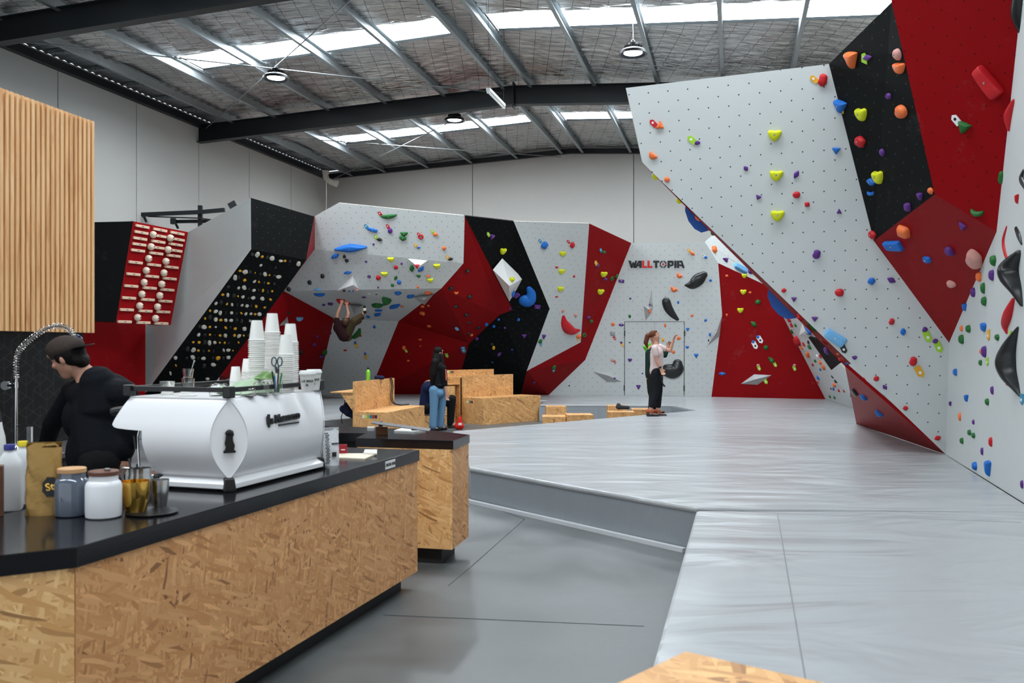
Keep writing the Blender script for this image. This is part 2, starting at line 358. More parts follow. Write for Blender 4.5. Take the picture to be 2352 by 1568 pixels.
for i, u in enumerate(pu):
    z = zroof(u) - .03; m = bmb()
    for c, d in (((u, 0, z - .1), (.006, 0, .19)), ((u + .035, 0, z - .198), (.075, 0, .006)), ((u + .035, 0, z - .004), (.075, 0, .006)), ((u + .07, 0, z - .187), (.005, 0, .02))):
        m.box((c[0], (V0 + V1) / 2, c[2]), (d[0], V1 - V0 - .03, d[2]))
    o = m.build('roof_purlin', galv)
    wh = {5: 'galvanised purlin along the ridge, on the timber screen side', 6: 'galvanised purlin along the ridge, on the tall climbing wall side'}.get(i)
    if not wh:
        ordn = ['', 'second ', 'third ', 'fourth ', 'fifth ', 'sixth ']
        wh = ('galvanised roof purlin, %snearest the side wall with the eaves' % ordn[i] if i < 5 else 'galvanised roof purlin beyond the ridge, %snearest the ridge' % ordn[i - 7])
    tag(o, wh, 'purlin', 'galvanised purlins under the foil roof')
for a, b, z0, lb in (((-12.6, 19.4), (-5.1, 12.6), .33, 'thin steel bracing rod running from the middle beam up to the ridge'), ((-12.6, 12.6), (-5.1, 19.4), .36, 'thin pale bracing rod crossing the first skylight bay'),
                  ((-12.6, 26.4), (-5.1, 19.7), .33, 'thin steel bracing rod in the far bay climbing to the ridge'), ((-12.6, 19.7), (-5.1, 26.4), .36, 'thin pale bracing rod in the far bay crossing under the skylight')):
    m = bmb(); m.tube([(a[0], a[1], zroof(a[0]) - z0), (b[0], b[1], zroof(b[0]) - z0)], .012, 6); tag(m.build('bracing_rod', galv, smooth=180), lb, 'brace', 'roof bracing rods')
for k in range(12):                          # short ribbed closers between the eaves and first purlin
    v = [13.3, 14.4, 15.5, 16.6, 17.7, 18.7, 20.6, 21.6, 22.6, 23.6, 24.6, 25.6][k]; m = bmb()
    for q in range(8): m.box((UL + .2 + q * .09, v, zroof(UL + .2) - .05), (.05, .1, .05))
    m.box((UL + .5, v, zroof(UL + .2) - .015), (.75, .12, .012))
    tag(m.build('roof_closer_strip', sheet), 'short ribbed metal closer strip under the eaves sheeting', 'closer strip', 'ribbed closer strips along the eaves')
# lamps
lamp_white = emis('lamp_lens', (.85, .93, 1.0), 25.0)
def highbay(px, py, Z, label):
    c = P(px, py, Z); o = thing('high_bay_lamp', c, label, 'pendant lamp', 'high bay lamps')
    m = MB(); m.lathe([(.05, .17), (.09, .16), (.10, .09), (.20, .045), (.245, .01), (.25, -.035), (.235, -.037), (.19, -.005), (.0001, -.004)], 32, c); m.build('housing', steel_dark, o, smooth=40)
    m = MB(); m.lathe([(.0001, -.010), (.16, -.010), (.175, .004)], 32, c, cap=False); m.build('lens', lamp_white, o)
    for k in range(12):
        pass
    m = MB()
    for k in range(16):
        a = k * math.pi / 8; m.box(c + Vector((.12 * math.cos(a), .12 * math.sin(a), .1)), (.07, .006, .05), (0, 0, a))
    m.build('cooling_fins', steel_dark, o)
    m = MB(); m.tube([c + Vector((.03 * math.cos(a), 0, .20 + .03 * math.sin(a))) for a in [k * math.pi / 6 for k in range(13)]], .005, 6); m.build('hook', galv, o)
    dv = c.x * sP + c.y * cP; du = c.x * cP - c.y * sP; zt = zroof(du) - .02
    m = MB(); m.tube([c + Vector((0, 0, .23)), Vector((c.x, c.y, zt))], .006, 6); m.build('suspension_chain', galv, o)
    l = bpy.data.lights.new('lamp_glow', 'AREA'); l.shape = 'DISK'; l.size = .4; l.energy = 90; l.color = (.85, .93, 1); lo = bpy.data.objects.new('lamp_glow', l); col.objects.link(lo); lo.location = c + Vector((0, 0, -.03))
highbay(634, 178, 17.0, 'round black high bay lamp hanging nearest the timber screen')
highbay(1454, 121, 15.8, 'round black high bay lamp hanging before the tall white climbing wall')
highbay(1044, 275, 21.3, 'round black high bay lamp hanging behind the middle roof beam')
a, b = P(1121, 209, 14.7), P(1157, 246, 15.9)
o = thing('batten_light', (a + b) / 2, 'slim white fluorescent batten light hanging unlit by the ridge', 'ceiling light')
d = (b - a).normalized(); q = d.to_track_quat('Y', 'Z').to_matrix().to_4x4(); q.translation = (a + b) / 2
m = MB(q); Lb = (b - a).length
m.box((0, 0, .03), (.07, Lb, .05)); m.build('housing', white_plastic, o, bevel=.004)
m = MB(q)
m.tube([(-.0, -Lb / 2 + .03, -.02), (0, Lb / 2 - .03, -.02)], .014, 10); m.build('tube', mat('lamp_tube', (.8, .82, .82), .3), o, smooth=60)
m = MB(q)
for s_ in (-1, 1):
    m = MB(q); m.box((0, s_ * (Lb / 2 - .015), 0), (.05, .03, .07)); m.build('end_cap', white_plastic, o, bevel=.003)
for t_ in (0.02, .98):
    p = a.lerp(b, t_); m = MB(); m.tube([p + Vector((0, 0, .05)), (p.x, p.y, zroof(p.x * cP - p.y * sP) - .03)], .003, 5); m.build('wire', steel_dark, o)
# eaves downpipe elbow and the cable on the side wall
m = MB(); g = Bd(UL + .16, 25.9, 0); e = P(748, 407, 27.6)
pts = [e + Vector((0, 0, .18)), e + Vector((0, 0, .02)), e + Vector((.06, 0, -.09)), e + Vector((.2, 0, -.17)), e + Vector((.34, 0, -.2))]
m.tube(pts, .09, 16); m.tube([e + Vector((0, 0, .1)), e + Vector((0, 0, .2))], .105, 16); m.tube([pts[-1] - Vector((.06, 0, -.02)), pts[-1] + Vector((.03, 0, -.01))], .105, 16)
tag(m.build('drain_pipe', mat('cream_pvc', (.62, .60, .53), .4), smooth=50), 'cream plastic drain pipe elbow under the eaves at the hall corner', 'pipe')
m = bmb(); v = 13.05; m.box((UL + .03, v, 6.35), (.05, .05, 1.3)); m.tube([(UL + .03, v, 6.9), (UL + .05, v + .02, 7.1), (UL + .12, v + .25, 7.2), (UL + .1, v + .35, 7.32)], .012, 6)
tag(m.build('cable_conduit', steel_dark), 'dark cable conduit on the concrete wall above the timber screen', 'conduit')
# ---------------------------------------------------------------- climbing walls
WC = (.56, .59, .585); RC = (.245, .003, .005); KC = (.0042, .0048, .005)
pw = panel_mat('white_wall_board', WC, (.03, .03, .03), .5, chalk=.05)
pr = panel_mat('red_wall_board', RC, (.08, .003, .003), .45, chalk=.10)
pk = panel_mat('black_wall_board', KC, (.06, .06, .06), .6, chalk=.05)
pwl = panel_mat('plain_white_board', WC, (.03,) * 3, .5, dots=False)
edge_m = mat('plywood_edge', (.45, .42, .36), .7)
WALLS = []; BV = []                     # (name of the wall, plane, polygon in space, panel colour)
def newell(pts):
    n = Vector((0, 0, 0))
    for i in range(len(pts)):
        a, b = pts[i], pts[(i + 1) % len(pts)]
        n += Vector(((a.y - b.y) * (a.z + b.z), (a.z - b.z) * (a.x + b.x), (a.x - b.x) * (a.y + b.y)))
    return n.normalized()
def facet(parent, pts, m, nm='board', thick=.04, where=None, hold=True, away=None):
    """one flat board of a climbing wall, its back pushed away from the side that is climbed; uv in metres on the board"""
    n = newell(pts); c = sum(pts, Vector((0, 0, 0))) / len(pts)
    if n.dot(Vector((0, 0, H)) - c) < 0 if away is None else n.dot(away) > 0: n = -n; pts = pts[::-1]
    dev = max(abs((p - c).dot(n)) for p in pts)
    ax = Vector((0, 0, 1)).cross(n)
    ax = ax.normalized() if ax.length > .05 else Vector((1, 0, 0)); ay = n.cross(ax)
    k = len(pts); org = Vector(parent['_o'])
    me = bpy.data.meshes.new(nm); vs = [p - org for p in pts] + [p - org - n * thick for p in pts]
    fan = [tuple(range(k))] if dev < .003 else [(0, i, i + 1) for i in range(1, k - 1)]
    nf_ = len(fan)
    me.from_pydata(vs, [], fan + [tuple(i + k for i in f[::-1]) for f in fan] + [(i, i + k, (i + 1) % k + k, (i + 1) % k) for i in range(k)])
    me.materials.append(m); me.materials.append(edge_m if m in (pw, pwl) else m)
    uvl = me.uv_layers.new(name='UVMap'); o0 = pts[0]
    for p in me.polygons:
        if p.index >= nf_: p.material_index = 1
        for li in p.loop_indices:
            q = me.vertices[me.loops[li].vertex_index].co + org; uvl.data[li].uv = ((q - o0).dot(ax), (q - o0).dot(ay))
    me.update(); o = bpy.data.objects.new(nm, me); col.objects.link(o); o.parent = parent; o['_o'] = tuple(org)
    if hold:
        cn = {pw.name: 'white', pr.name: 'red', pk.name: 'black', pwl.name: 'white'}[m.name]
        WALLS.append((where or parent['label'], n, pts, cn))
    return o
def climbing(label, at): return thing('climbing_wall', at, label, 'climbing wall', 'climbing walls')
MATZ = .385
# --- tall leaning wall beside the camera's open side
A1 = P(1437, 202, 11.05); A2 = P(1904, 147, 10.25); A3 = G(2172, 1043, MATZ)
pR = Pl(A1, A2, A3)
prow = climbing('tall white climbing wall with a black and red overhang, nearest the camera', Vector((A3.x, A3.y, 0)))
B1, B2, B3 = pR.at(2007, 553), pR.at(2180, 787), pR.at(1475, 374)
T1 = G(2352, 1155, MATZ)
pT = Pl(A3, T1, A3 + Vector((0, 0, 1)))
C1, C2 = pT.at(2289, 532), pT.at(2337, 86)
pV2 = Pl(B1, B2, C1); D1 = pV2.at(2147, 446)
pV = Pl(D1, C1, C2); E1 = pV.at(2048, 5)
facet(prow, [A1, A2, B1, B2, A3, B3], pw, where='tall white board')
facet(prow, [A2, E1, D1, B1], pk, where='black overhang')
topV = E1 + (E1 - D1) * .12; C2t = C2 + (C2 - C1) * .28
topV = pV.at(2043, -40)
facet(prow, [E1, topV, pV.at(2345, -60), C2, C1, D1], pr, where='red overhang')
facet(prow, [D1, C1, B2, B1], pr, where='red wedge under the overhang')
sd = (T1 - A3).normalized(); T2 = A3 + sd * 10.5
facet(prow, [B2, C1, C2, C2 + sd * .2 + Vector((0, 0, 1.5)), Vector((T2.x, T2.y, 6.2)), T2, A3], pwl, where='chalk-streaked side board')
# the back of the leaning board and its return down to the mats
S1 = pR.at(1941, 841); S2 = G(1967, 973, MATZ)
back = Vector((.9, 1.1, .2)); back2 = Vector((1.3, 1.5, -.1))
facet(prow, [B3, S1, S1 + back, B3 + back], pr, where='back of the tall white board', away=Vector((1, 0, 0)), thick=.004)
facet(prow, [S1, S2, A3], pr, where='dark red undercut beneath the tall white board')
facet(prow, [A1, B3, B3 + back, A1 + back], pwl, hold=False, away=Vector((1, 0, 0)), thick=.004)
# --- far wall with the lettering, the red board and the slanted white board
far = climbing('far white climbing wall with lettering and a broad red board', G(1540, 909, 0))
W0 = G(1260, 907, MATZ); W1 = G(1634, 911, MATZ)
pW = Pl(W0, W1, P(1450, 558, W0.y * .4 + W1.y * .6 - .15))
w_ = lambda x, y: pW.at(x, y)
facet(far, [w_(1344, 826.5), w_(1450, 558), w_(1619, 555), w_(1649.5, 604), w_(1658.7, 722), W1, W0], pw, where='far white board')
N1 = G(1896, 916.5, MATZ); pN = Pl(W1, N1, P(1649.5, 604, W1.y - .45)); n_ = lambda x, y: pN.at(x, y)
w1, w2 = w_(1649.5, 604), w_(1658.7, 722)
pN = Pl(W1, N1, w1)
facet(far, [w1, n_(1796, 672), n_(1812, 700), n_(1795, 720), N1, W1, w2], pr, where='broad red board')
M1 = P(1643.4, 534.7, 23.6); pM = Pl(w1, w_(1619, 555), M1)
facet(far, [w_(1619, 555), M1, pM.at(1800, 680), pM.at(1800, 676.0), w1], pw, where='slanted white board')
Q2 = G(1957, 936, MATZ); Q1 = n_(1795, 720); pQ = Pl(N1, Q2, Q1); q_ = lambda x, y: pQ.at(x, y)
S2b = G(1985, 960, MATZ)
side = climbing('receding climbing wall crowded with holds behind the dark red undercut', G(1930, 926, 0))
facet(side, [N1, Q1, q_(1900, 640), q_(2050, 800), q_(2020, 955.5)], pw, where='receding side board')
for pp, mm, nm in (([(1861, 772), (1895, 778), (1934, 832), (1914, 847)], pk, 'black_inset_board'), ([(1909, 852), (1934, 832), (1960, 860), (1957, 910)], pwl, 'grey_inset_board')):
    pts = [q_(*a) for a in pp]; nn = newell(pts); nn = nn if nn.dot(Vector((0, 0, H)) - pts[0]) > 0 else -nn
    facet(side, [p + nn * .05 for p in pts], mm, nm, thick=.045, where='receding side board', hold=False)
# --- red and white arch beside the far wall
J1, J2 = P(1179.7, 508, 20.6), P(1353.4, 513, 21.9)
arch = climbing('white climbing wall framed by a black board and a red arch', G(1240, 907, 0))
k0 = w_(1344, 826.5); k1 = w_(1450, 558)
J4 = P(1209.7, 851.8, 23.0); pJ = Pl(J1, J2, J4); H2, J3 = pJ.at(1262.5, 708.7), pJ.at(1333.8, 785.8)
facet(arch, [J1, J2, J3, J4, H2], pw, where='framed white board')
facet(arch, [J2, k1, k0, J3], pr, where='red arch'); KB = G(1196, 906.5, MATZ)
facet(arch, [J3, k0, W0, J4], pr, where='red arch'); facet(arch, [J4, W0, KB], pr, where='red arch')
# --- black and red boards in the middle
A_r = P(1067, 495, 19.6); H3 = P(1177.5, 711.5, H2.y - .25); IB = G(1045, 905.5, MATZ)
facet(arch, [A_r, J1, H2, H3], pk, where='upper black board')
A_rb = P(1064, 605, 20.1); Bc = P(1013.7, 662, 20.55); pE = Pl(A_rb, Bc, H3); I1 = pE.at(1148, 722.7)
I2 = P(1077.5, 788.5, 22.7); pFr = Pl(Bc, I1, I2); Cc = P(915.5, 737.5, 23.2)
facet(arch, [H3, H2, J4, I1], pk, where='lower black board'); facet(arch, [I1, J4, KB, IB, I2], pk, where='lower black board')
cave = climbing('bulging white cave wall with red boards either side', G(850, 906, 0))
pass
facet(cave, [H3, I1, Bc, A_rb, A_r], pr, where='bright red board')
facet(cave, [Bc, I1, I2], pr, where='shaded red roof'); facet(cave, [Bc, I2, Cc], pr, where='shaded red roof')
GB = G(847, 905.5, MATZ); facet(cave, [Cc, I2, IB, GB], pr, where='lower red board')
# --- white cave
db = G(726, 905.5, MATZ); c0 = Pl(Cc, GB, db).at(767.5, 731); b0 = Pl(c0, Cc, Bc).at(651.5, 668); a4 = Pl(A_rb, Bc, b0).at(723, 572)
pA = Pl(A_r, A_rb, a4); a0, a1 = pA.at(723, 497), pA.at(778, 466); a2 = A_r
facet(cave, [a0, a1, a2, A_rb, a4], pw, where='white cave brow')
facet(cave, [a4, A_rb, Bc, b0], pw, where='white cave roof')
facet(cave, [b0, Bc, Cc, c0], pw, where='deep white cave roof')
facet(cave, [c0, Cc, GB, db], pw, where='white board under the cave')
# --- spray board and fingerboard on the side wall
spray = climbing('black spray board leaning out from a grey side panel', P(345, 929, 19.9) * 1)
s0, s1 = P(576, 454, 17.66), P(577, 572, 17.66); s2 = P(432, 533, 19.0); s3 = P(313, 929, 20.26)
s4, s5 = P(722, 497, 18.6), Pl(s0, s1, P(722, 497, 18.6)).at(703, 596.5); s6 = P(505, 862, 21.6)
pS = Pl(s1, s5, s3); s6 = pS.at(490, 884); s3b = pS.at(335, 901)
facet(spray, [s2, s0, s1, s3b, P(333, 901, 20.1), P(333, 746, 20.1), P(392, 746, 19.5)], pwl, where='grey side panel')
facet(spray, [s0, s4, s5, s1], pk, where='black brow of the spray board')
facet(spray, [s1, s5, pS.at(655, 664), s6, pS.at(300, 950)], pk, where='black spray board')
facet(cave, [s4, a0, a4, b0, pS.at(655, 664), s5], pr, hold=False)
rb = pS.at(505, 862); facet(cave, [b0, c0, db, G(505, 903, MATZ), rb], pr, where='dark red board behind the paper cups')
camp = thing('fingerboard_box', P(300, 745, 17.5), 'black sided box with a red training board of rungs and balls', 'training board')
f0, f1, f2, f3 = P(306, 508, 17.4), P(432, 533, 18.9), P(392, 746, 18.9), P(266, 740, 17.4)
pF = Pl(f0, f1, f3); f2 = pF.at(392, 746)
facet(camp, [f0, f1, f2, f3], panel_mat('red_training_board', RC, (.1,) * 3, .45, chalk=.04, dots=False), 'front_board', hold=False)
facet(camp, [P(150, 511.5, 17.2), f0, f3, P(150, 735, 17.2)], panel_mat('plain_black_board', KC, (.1,) * 3, .5, chalk=.04, dots=False), 'side_board', hold=False)
bk = P(150, 735, 17.25); facet(camp, [f3, f2, f2 + Vector((-.45, .3, 0)), bk + Vector((.1, .4, 0)), bk], MATS['red_training_board'], 'bottom_board', hold=False, away=Vector((0, 0, 1)))
rw = climbing('plain red wall board under the training board box', Bd(-12.72, 14, 0))
facet(rw, [Bd(-12.72, 11.5, 2.6), Bd(-12.72, 17.25, 2.6), Bd(-12.72, 17.25, MATZ), Bd(-12.72, 11.5, MATZ)], pr, where='plain red board', hold=False)
# lettering on the far white board: heavy block capitals with a target for the O
def lettering():
    x0, x1, yt, yb = 1443.5, 1572.5, 598.5, 615.0
    nrm = pW.n if pW.n.y < 0 else -pW.n; black = mat('black_lettering', (.012, .012, .013), .4); red = mat('red_lettering', (.62, .02, .02), .4)
    base = w_(x0, yb); ux = (w_(x1, yb) - base); Wd = ux.length; ux.normalize(); uy = (w_(x0, yt) - base); Hh = uy.length; uy.normalize()
    def put(nm, polys, m_):
        mb = MB()
        for pl_ in polys: mb.prism([base + ux * (x * Wd / 129) + uy * (y * Hh / 16.5) + nrm * .004 for x, y in pl_], nrm * .012)
        mb.build(nm, m_, far)
    W_ = [[(0, 16.5), (6, 16.5), (10, 0), (5.5, 0)], [(5.5, 0), (10, 0), (12.5, 9), (9.5, 13)], [(9.5, 13), (12.5, 9), (11.5, 0), (16, 0), (13, 13)], [(11.5, 0), (16, 0), (20, 16.5), (15.5, 16.5)]]
    put('letter', W_, black)
    put('letter', [[(14.5, 0), (19.5, 0), (26, 14), (26, 16.5), (23, 16.5)], [(25, 0), (30.5, 0), (30.5, 16.5), (25, 16.5)], [(20, 4), (26, 4), (26, 8), (22, 8)]], black)
    for a in (31.5, 44): put('letter', [[(a, 0), (a + 5, 0), (a + 5, 16.5), (a, 16.5)], [(a + 5, 0), (a + 11.5, 0), (a + 11.5, 4.6), (a + 5, 4.6)]], red)
    put('letter', [[(57, 12), (71, 12), (71, 16.5), (57, 16.5)], [(61.5, 0), (66.5, 0), (66.5, 12), (61.5, 12)]], black)
    ring = []
    cx, cy = 80, 8.2
    for k in range(24):
        if k % 6 == 0: continue
        a, b = 2 * math.pi * (k - .5) / 24, 2 * math.pi * (k + .5) / 24
        ring.append([(cx + r * math.cos(q), cy + r * math.sin(q)) for r, q in ((8.2, a), (8.2, b), (5.6, b), (5.6, a))])
    put('letter', ring, black); put('letter_dot', [[(cx + 2.4 * math.cos(k * math.pi / 8), cy + 2.4 * math.sin(k * math.pi / 8)) for k in range(16)]], red)
    put('letter', [[(90, 0), (95, 0), (95, 16.5), (90, 16.5)], [(95, 12), (100, 12), (103, 16.5), (95, 16.5)], [(95, 4), (101, 4), (103, 7), (95, 7.5)], [(100, 4.6), (104, 7), (104, 13.5), (101, 16.5), (99, 14)]], black)
    put('letter', [[(105.5, 0), (110.5, 0), (110.5, 16.5), (105.5, 16.5)]], black)
    put('letter', [[(111.5, 0), (116.5, 0), (116.5, 16.5), (111.5, 16.5)], [(117, 12.5), (120.5, 12.5), (121, 16.5), (117, 16.5)], [(117, 4), (124, 4), (123, 7.8), (117, 7.8)], [(124, 0), (129, 0), (123.5, 16.5), (119.5, 16.5)]], black)
lettering()
# door cut in the far white board
dk = mat('door_gap', (.06, .06, .06), .8); mb = MB(); nrm = pW.n if pW.n.y < 0 else -pW.n
def strip(mb, a, b, wd, f=w_, n=nrm, lift=.003, th=.002):
    p, q = f(*a), f(*b); d = (q - p).normalized(); s_ = d.cross(n).normalized() * wd / 2
    mb.prism([p + s_ + n * lift, q + s_ + n * lift, q - s_ + n * lift, p - s_ + n * lift], n * th)
strip(mb, (1434.5, 908), (1434.5, 738.5), .016); strip(mb, (1434.5, 738.5), (1572.5, 738.5), .012); strip(mb, (1572, 738.5), (1571.5, 908), .016); strip(mb, (1503, 739), (1503, 780), .005)
mb.build('door_gap', dk, far)
for a, b in (((1434.8, 759), (1434.8, 772)), ((1434, 884), (1434, 897)), ((1572.3, 759), (1572.3, 772)), ((1571.4, 885), (1571.4, 898))):
    mb = MB(); strip(mb, a, b, .03, lift=.004, th=.015); mb.build('hinge', black_matt, far)
# steel props tying the spray board to the side wall
st = thing('support_truss', P(430, 500, 20.6), 'dark steel bracket arms bolted to the concrete wall above the spray board', 'bracket')
mb = MB(); mb.tube([P(322, 493, 20.0), P(460, 487, 20.0), P(516, 482, 20.0)], .06, 4); mb.tube([P(340, 497, 20.0), P(460, 501, 20.0), P(510, 508, 20.0)], .018, 4); mb.build('upper_arm', steel_dark, st)
mb = MB(); mb.tube([P(395, 509, 20.2), P(462, 508, 20.2), P(500, 508, 20.2)], .05, 4); mb.build('lower_arm', steel_dark, st)
mb = MB(); mb.tube([P(460, 472, 20.1), P(460, 560, 20.1)], .06, 4); mb.build('post', steel_dark, st)
for x, y in ((323, 492), (398, 508)):
    mb = MB(); mb.box(P(x, y, 20.05), (.1, .1, .13)); mb.build('wall_plate', steel_dark, st)
for a, b in ((P(331, 497, 19.9), P(336, 509, 20.0)), (P(403, 512, 20.1), P(409, 524, 20.2))):
    mb = MB(); mb.tube([a, b], .03, 4); mb.build('stay', steel_dark, st)
mb = MB(); mb.box(P(535, 471, 18.6), (.16, .1, .13), (0, -.5, 0)); tag(mb.build('flood_light', steel_dark), 'small dark floodlight perched behind the grey side panel', 'light')
# ---------------------------------------------------------------- mats
def vinyl():
    m, t, b = nt('glossy_grey_mat_vinyl'); L = t.links
    tc = N(t, 'ShaderNodeTexCoord'); mp = N(t, 'ShaderNodeMapping'); mp.inputs['Scale'].default_value = (.55, 1.3, 1); L.new(tc.outputs['Object'], mp.inputs[0])
    n1 = N(t, 'ShaderNodeTexNoise', Scale=1.1, Detail=3.0, Roughness=.42); n1.inputs['Distortion'].default_value = 1.4; L.new(mp.outputs[0], n1.inputs['Vector'])
    n2 = N(t, 'ShaderNodeTexNoise', Scale=.45, Detail=2.0); L.new(tc.outputs['Object'], n2.inputs['Vector'])
    s = math_(t, 'ADD', n1.outputs['Fac'], math_(t, 'MULTIPLY', n2.outputs['Fac'], 1.5))
    bp = N(t, 'ShaderNodeBump', Strength=.5, Distance=.12); L.new(s, bp.inputs['Height']); L.new(bp.outputs['Normal'], b.inputs['Normal'])
    base = mixc(t, n1.outputs['Fac'], (.37, .385, .395), (.40, .415, .425)); L.new(base, b.inputs['Base Color'])
    b.inputs['Roughness'].default_value = .27; b.inputs['Specular IOR Level'].default_value = .6
    return m
vin = vinyl(); vseam = mat('mat_seam', (.24, .25, .26), .5)
def side_vinyl():
    m, t, b = nt('pleated_mat_skirt'); L = t.links; tc = N(t, 'ShaderNodeTexCoord')
    mp = N(t, 'ShaderNodeMapping'); mp.inputs['Scale'].default_value = (2.6, 2.6, .8); L.new(tc.outputs['Object'], mp.inputs[0])
    n1 = N(t, 'ShaderNodeTexNoise', Scale=1.0, Detail=3.0); n1.inputs['Distortion'].default_value = .8; L.new(mp.outputs[0], n1.inputs['Vector'])
    bp = N(t, 'ShaderNodeBump', Strength=.8, Distance=.05); L.new(n1.outputs['Fac'], bp.inputs['Height']); L.new(bp.outputs['Normal'], b.inputs['Normal'])
    b.inputs['Base Color'].default_value = (.27, .295, .32, 1); b.inputs['Roughness'].default_value = .4; return m
vsk = side_vinyl()
K1 = G(1598, 1165, MATZ); K0 = G(1078, 1072.5, MATZ)
pit = [G(1040, 990, MATZ), G(1600, 942, MATZ), G(1544, 930, MATZ), G(1240, 928.5, MATZ), G(737, 964, MATZ)]
pitb = [Vector((.85, 21.9, MATZ)), Vector((-2.05, 22.1, MATZ)), Vector((-2.15, 17.75, MATZ))]
def flat(pts, z0, z1, name, parent, m, **k):
    mb = MB(); mb.poly([(p.x, p.y) for p in pts], z0, z1); return mb.build(name, m, parent, **k)
def mat_thing(pts, label, seams=()):
    c = sum(pts, Vector((0, 0, 0))) / len(pts); o = thing('crash_mat', (c.x, c.y, 0), label, 'crash mat', 'grey landing mats')
    flat(pts, .335, MATZ, 'top_cover', o, vin, bevel=.02)
    flat([p + (c - p).normalized() * .02 for p in pts], .005, .345, 'foam_skirt', o, vsk)
    for s_ in seams:
        mb = MB(); mb.tube([G(x, y, MATZ - .001) for x, y in s_], .004, 6); mb.build('seam', vseam, o)
    return o
split = G(2352, 1201, MATZ); K1b = G(1598, 1172, MATZ)
e_r = lambda p: p + Vector((.06, 0, 0))
NB = A3 + sd * 1.2
rbase = [A3 + sd * t for t in (0.0, 3.9)]
cross = G(2300, 1197, MATZ); cross = A3 + sd * 3.95
mat_thing([K0, G(1300, 1113, MATZ), K1, cross, A3 + (S2 - A3) * 0, S2, S2b + Vector((-.05, 0, 0)), Q2 + Vector((.3, 0, 0)), pit[1] + Vector((0, -.01, 0)), pit[0]],
          'large grey crash mat between the coffee counter and the tall climbing wall',
          [[(1082, 1009), (1300, 1014), (1640, 1027), (1900, 1032), (2110, 1040)], [(1600, 1170), (1800, 1180), (2080, 1190), (2345, 1200)], [(1400, 968), (1700, 968), (1962, 973)]])
mat_thing([K1b + Vector((.0, -.012, 0)), cross + Vector((0, -.012, 0)), A3 + sd * 9.5, G(1493, 1545, MATZ) + Vector((-.45, -2.6, 0)), G(1497, 1530, MATZ)],
          'grey crash mat with the plywood box standing on it',
          [[(1786, 1182), (1850, 1560)]])
backl = [pit[2], pit[1], Q2 + Vector((.28, 0, 0)), N1 + Vector((.1, .05, 0)), W1, W0, KB, IB, GB, db, G(505, 903, MATZ), G(345, 900, MATZ)]
mat_thing([pit[1], Q2 + Vector((.25, .02, 0)), N1, W1, W0, KB, IB, GB, db, Bd(-9.5, 21.2, MATZ), Bd(-12.6, 18, MATZ), Bd(-12.6, 14, MATZ), pit[4], pitb[2], pitb[1], pitb[0], pit[3], pit[2]],
          'grey crash mat running along the foot of the far climbing walls', [[(1310, 908), (1330, 918), (1450, 926)], [(1640, 915), (1760, 930), (1950, 940)], [(1620, 950), (1800, 950), (1960, 953)]])
# pale kerb under the open mat edge
kb = MB()
for a, b in ((K0, K1),):
    a, b = Vector((a.x, a.y, 0)), Vector((b.x, b.y, 0)); d = (b - a).normalized(); o_ = Vector((d.y, -d.x, 0))
    a = a - d * .5; b = b - d * .1
    kb.prism([a + o_ * .0, b + o_ * .0, b + o_ * .05, a + o_ * .05], (0, 0, .035))
tag(kb.build('mat_kerb', mat('pale_kerb', (.62, .64, .66), .5)), 'pale edging strip on the concrete along the mat foot', 'edging')
# ---------------------------------------------------------------- coffee counter
osb = osb_mat('oriented_strand_board', (.76, .41, .18), (.56, .24, .08), (.13, .04, .012), 1.0)
osb2 = osb_mat('pale_strand_board', (.90, .56, .25), (.66, .33, .11), (.20, .08, .025), .9)
stone = mat('black_stone_top', (.008, .008, .010),   .14, spec=.4, bump=.02, bscale=60)
ZC = .98; TH = .077
def ctr(px, py): return G(px, py, ZC)
Cc1, Ce = ctr(177, 1256), ctr(964, 1033)
dC = (Ce - Cc1).normalized(); nC = Vector((-dC.y, dC.x, 0))       # nC points to the barista's side
Ce2 = Ce + nC * .80; Cb = Ce2 - dC * 3.75
Cl = Cc1 + (ctr(0, 1275) - Cc1).normalized() * 1.25
Cl2 = Cb + Vector((-.9, -.25, 0))
top_pts = [Cc1, Ce, Ce2, Cb, Cl2, Cl]
ct = thing('service_counter', (Cc1.x, Cc1.y, 0), 'long strand board counter with a glossy black top under the white espresso machine', 'counter')
flat(top_pts, ZC - TH, ZC, 'countertop', ct, stone, bevel=.004)
def inset(pts, d):
    out = []; n = len(pts); c = sum(pts, Vector((0, 0, 0))) / n
    for i in range(n):
        a, b, e = pts[i - 1], pts[i], pts[(i + 1) % n]
        n1 = Vector((-(b - a).y, (b - a).x, 0)).normalized(); n2 = Vector((-(e - b).y, (e - b).x, 0)).normalized()
        if n1.dot(c - b) < 0 and n2.dot(c - b) < 0: n1, n2 = -n1, -n2
        q = (n1 + n2); q = q / max(.25, q.dot(n1)); out.append(b + q * d)
    return out
ib = inset(top_pts, .012)
# plywood panels: long front, angled front and end
def panel(name, a, b, z0, z1, parent, m, th=.018, **k):
    d = (b - a).normalized(); nrm = Vector((d.y, -d.x, 0)); mb = MB(); c = (ib[0] + ib[2]) / 2
    mb.prism([Vector((a.x, a.y, z0)), Vector((b.x, b.y, z0)), Vector((b.x, b.y, z1)), Vector((a.x, a.y, z1))], -nrm * th); return mb.build(name, m, parent, **k)
panel('front_panel', ib[0] + dC * .002, ib[1], .12, ZC - TH, ct, osb)
panel('angled_panel', ib[5], ib[0] - dC * .0 + (ib[5] - ib[0]).normalized() * .003, .12, ZC - TH, ct, osb2)
panel('end_panel', ib[1] + nC * .019, ib[2], .12, ZC - TH, ct, osb)
flat(inset(top_pts, .10), 0, .13, 'plinth', ct, black_matt)
flat(inset(top_pts, .16), .13, ZC - TH, 'carcass', ct, black_matt)
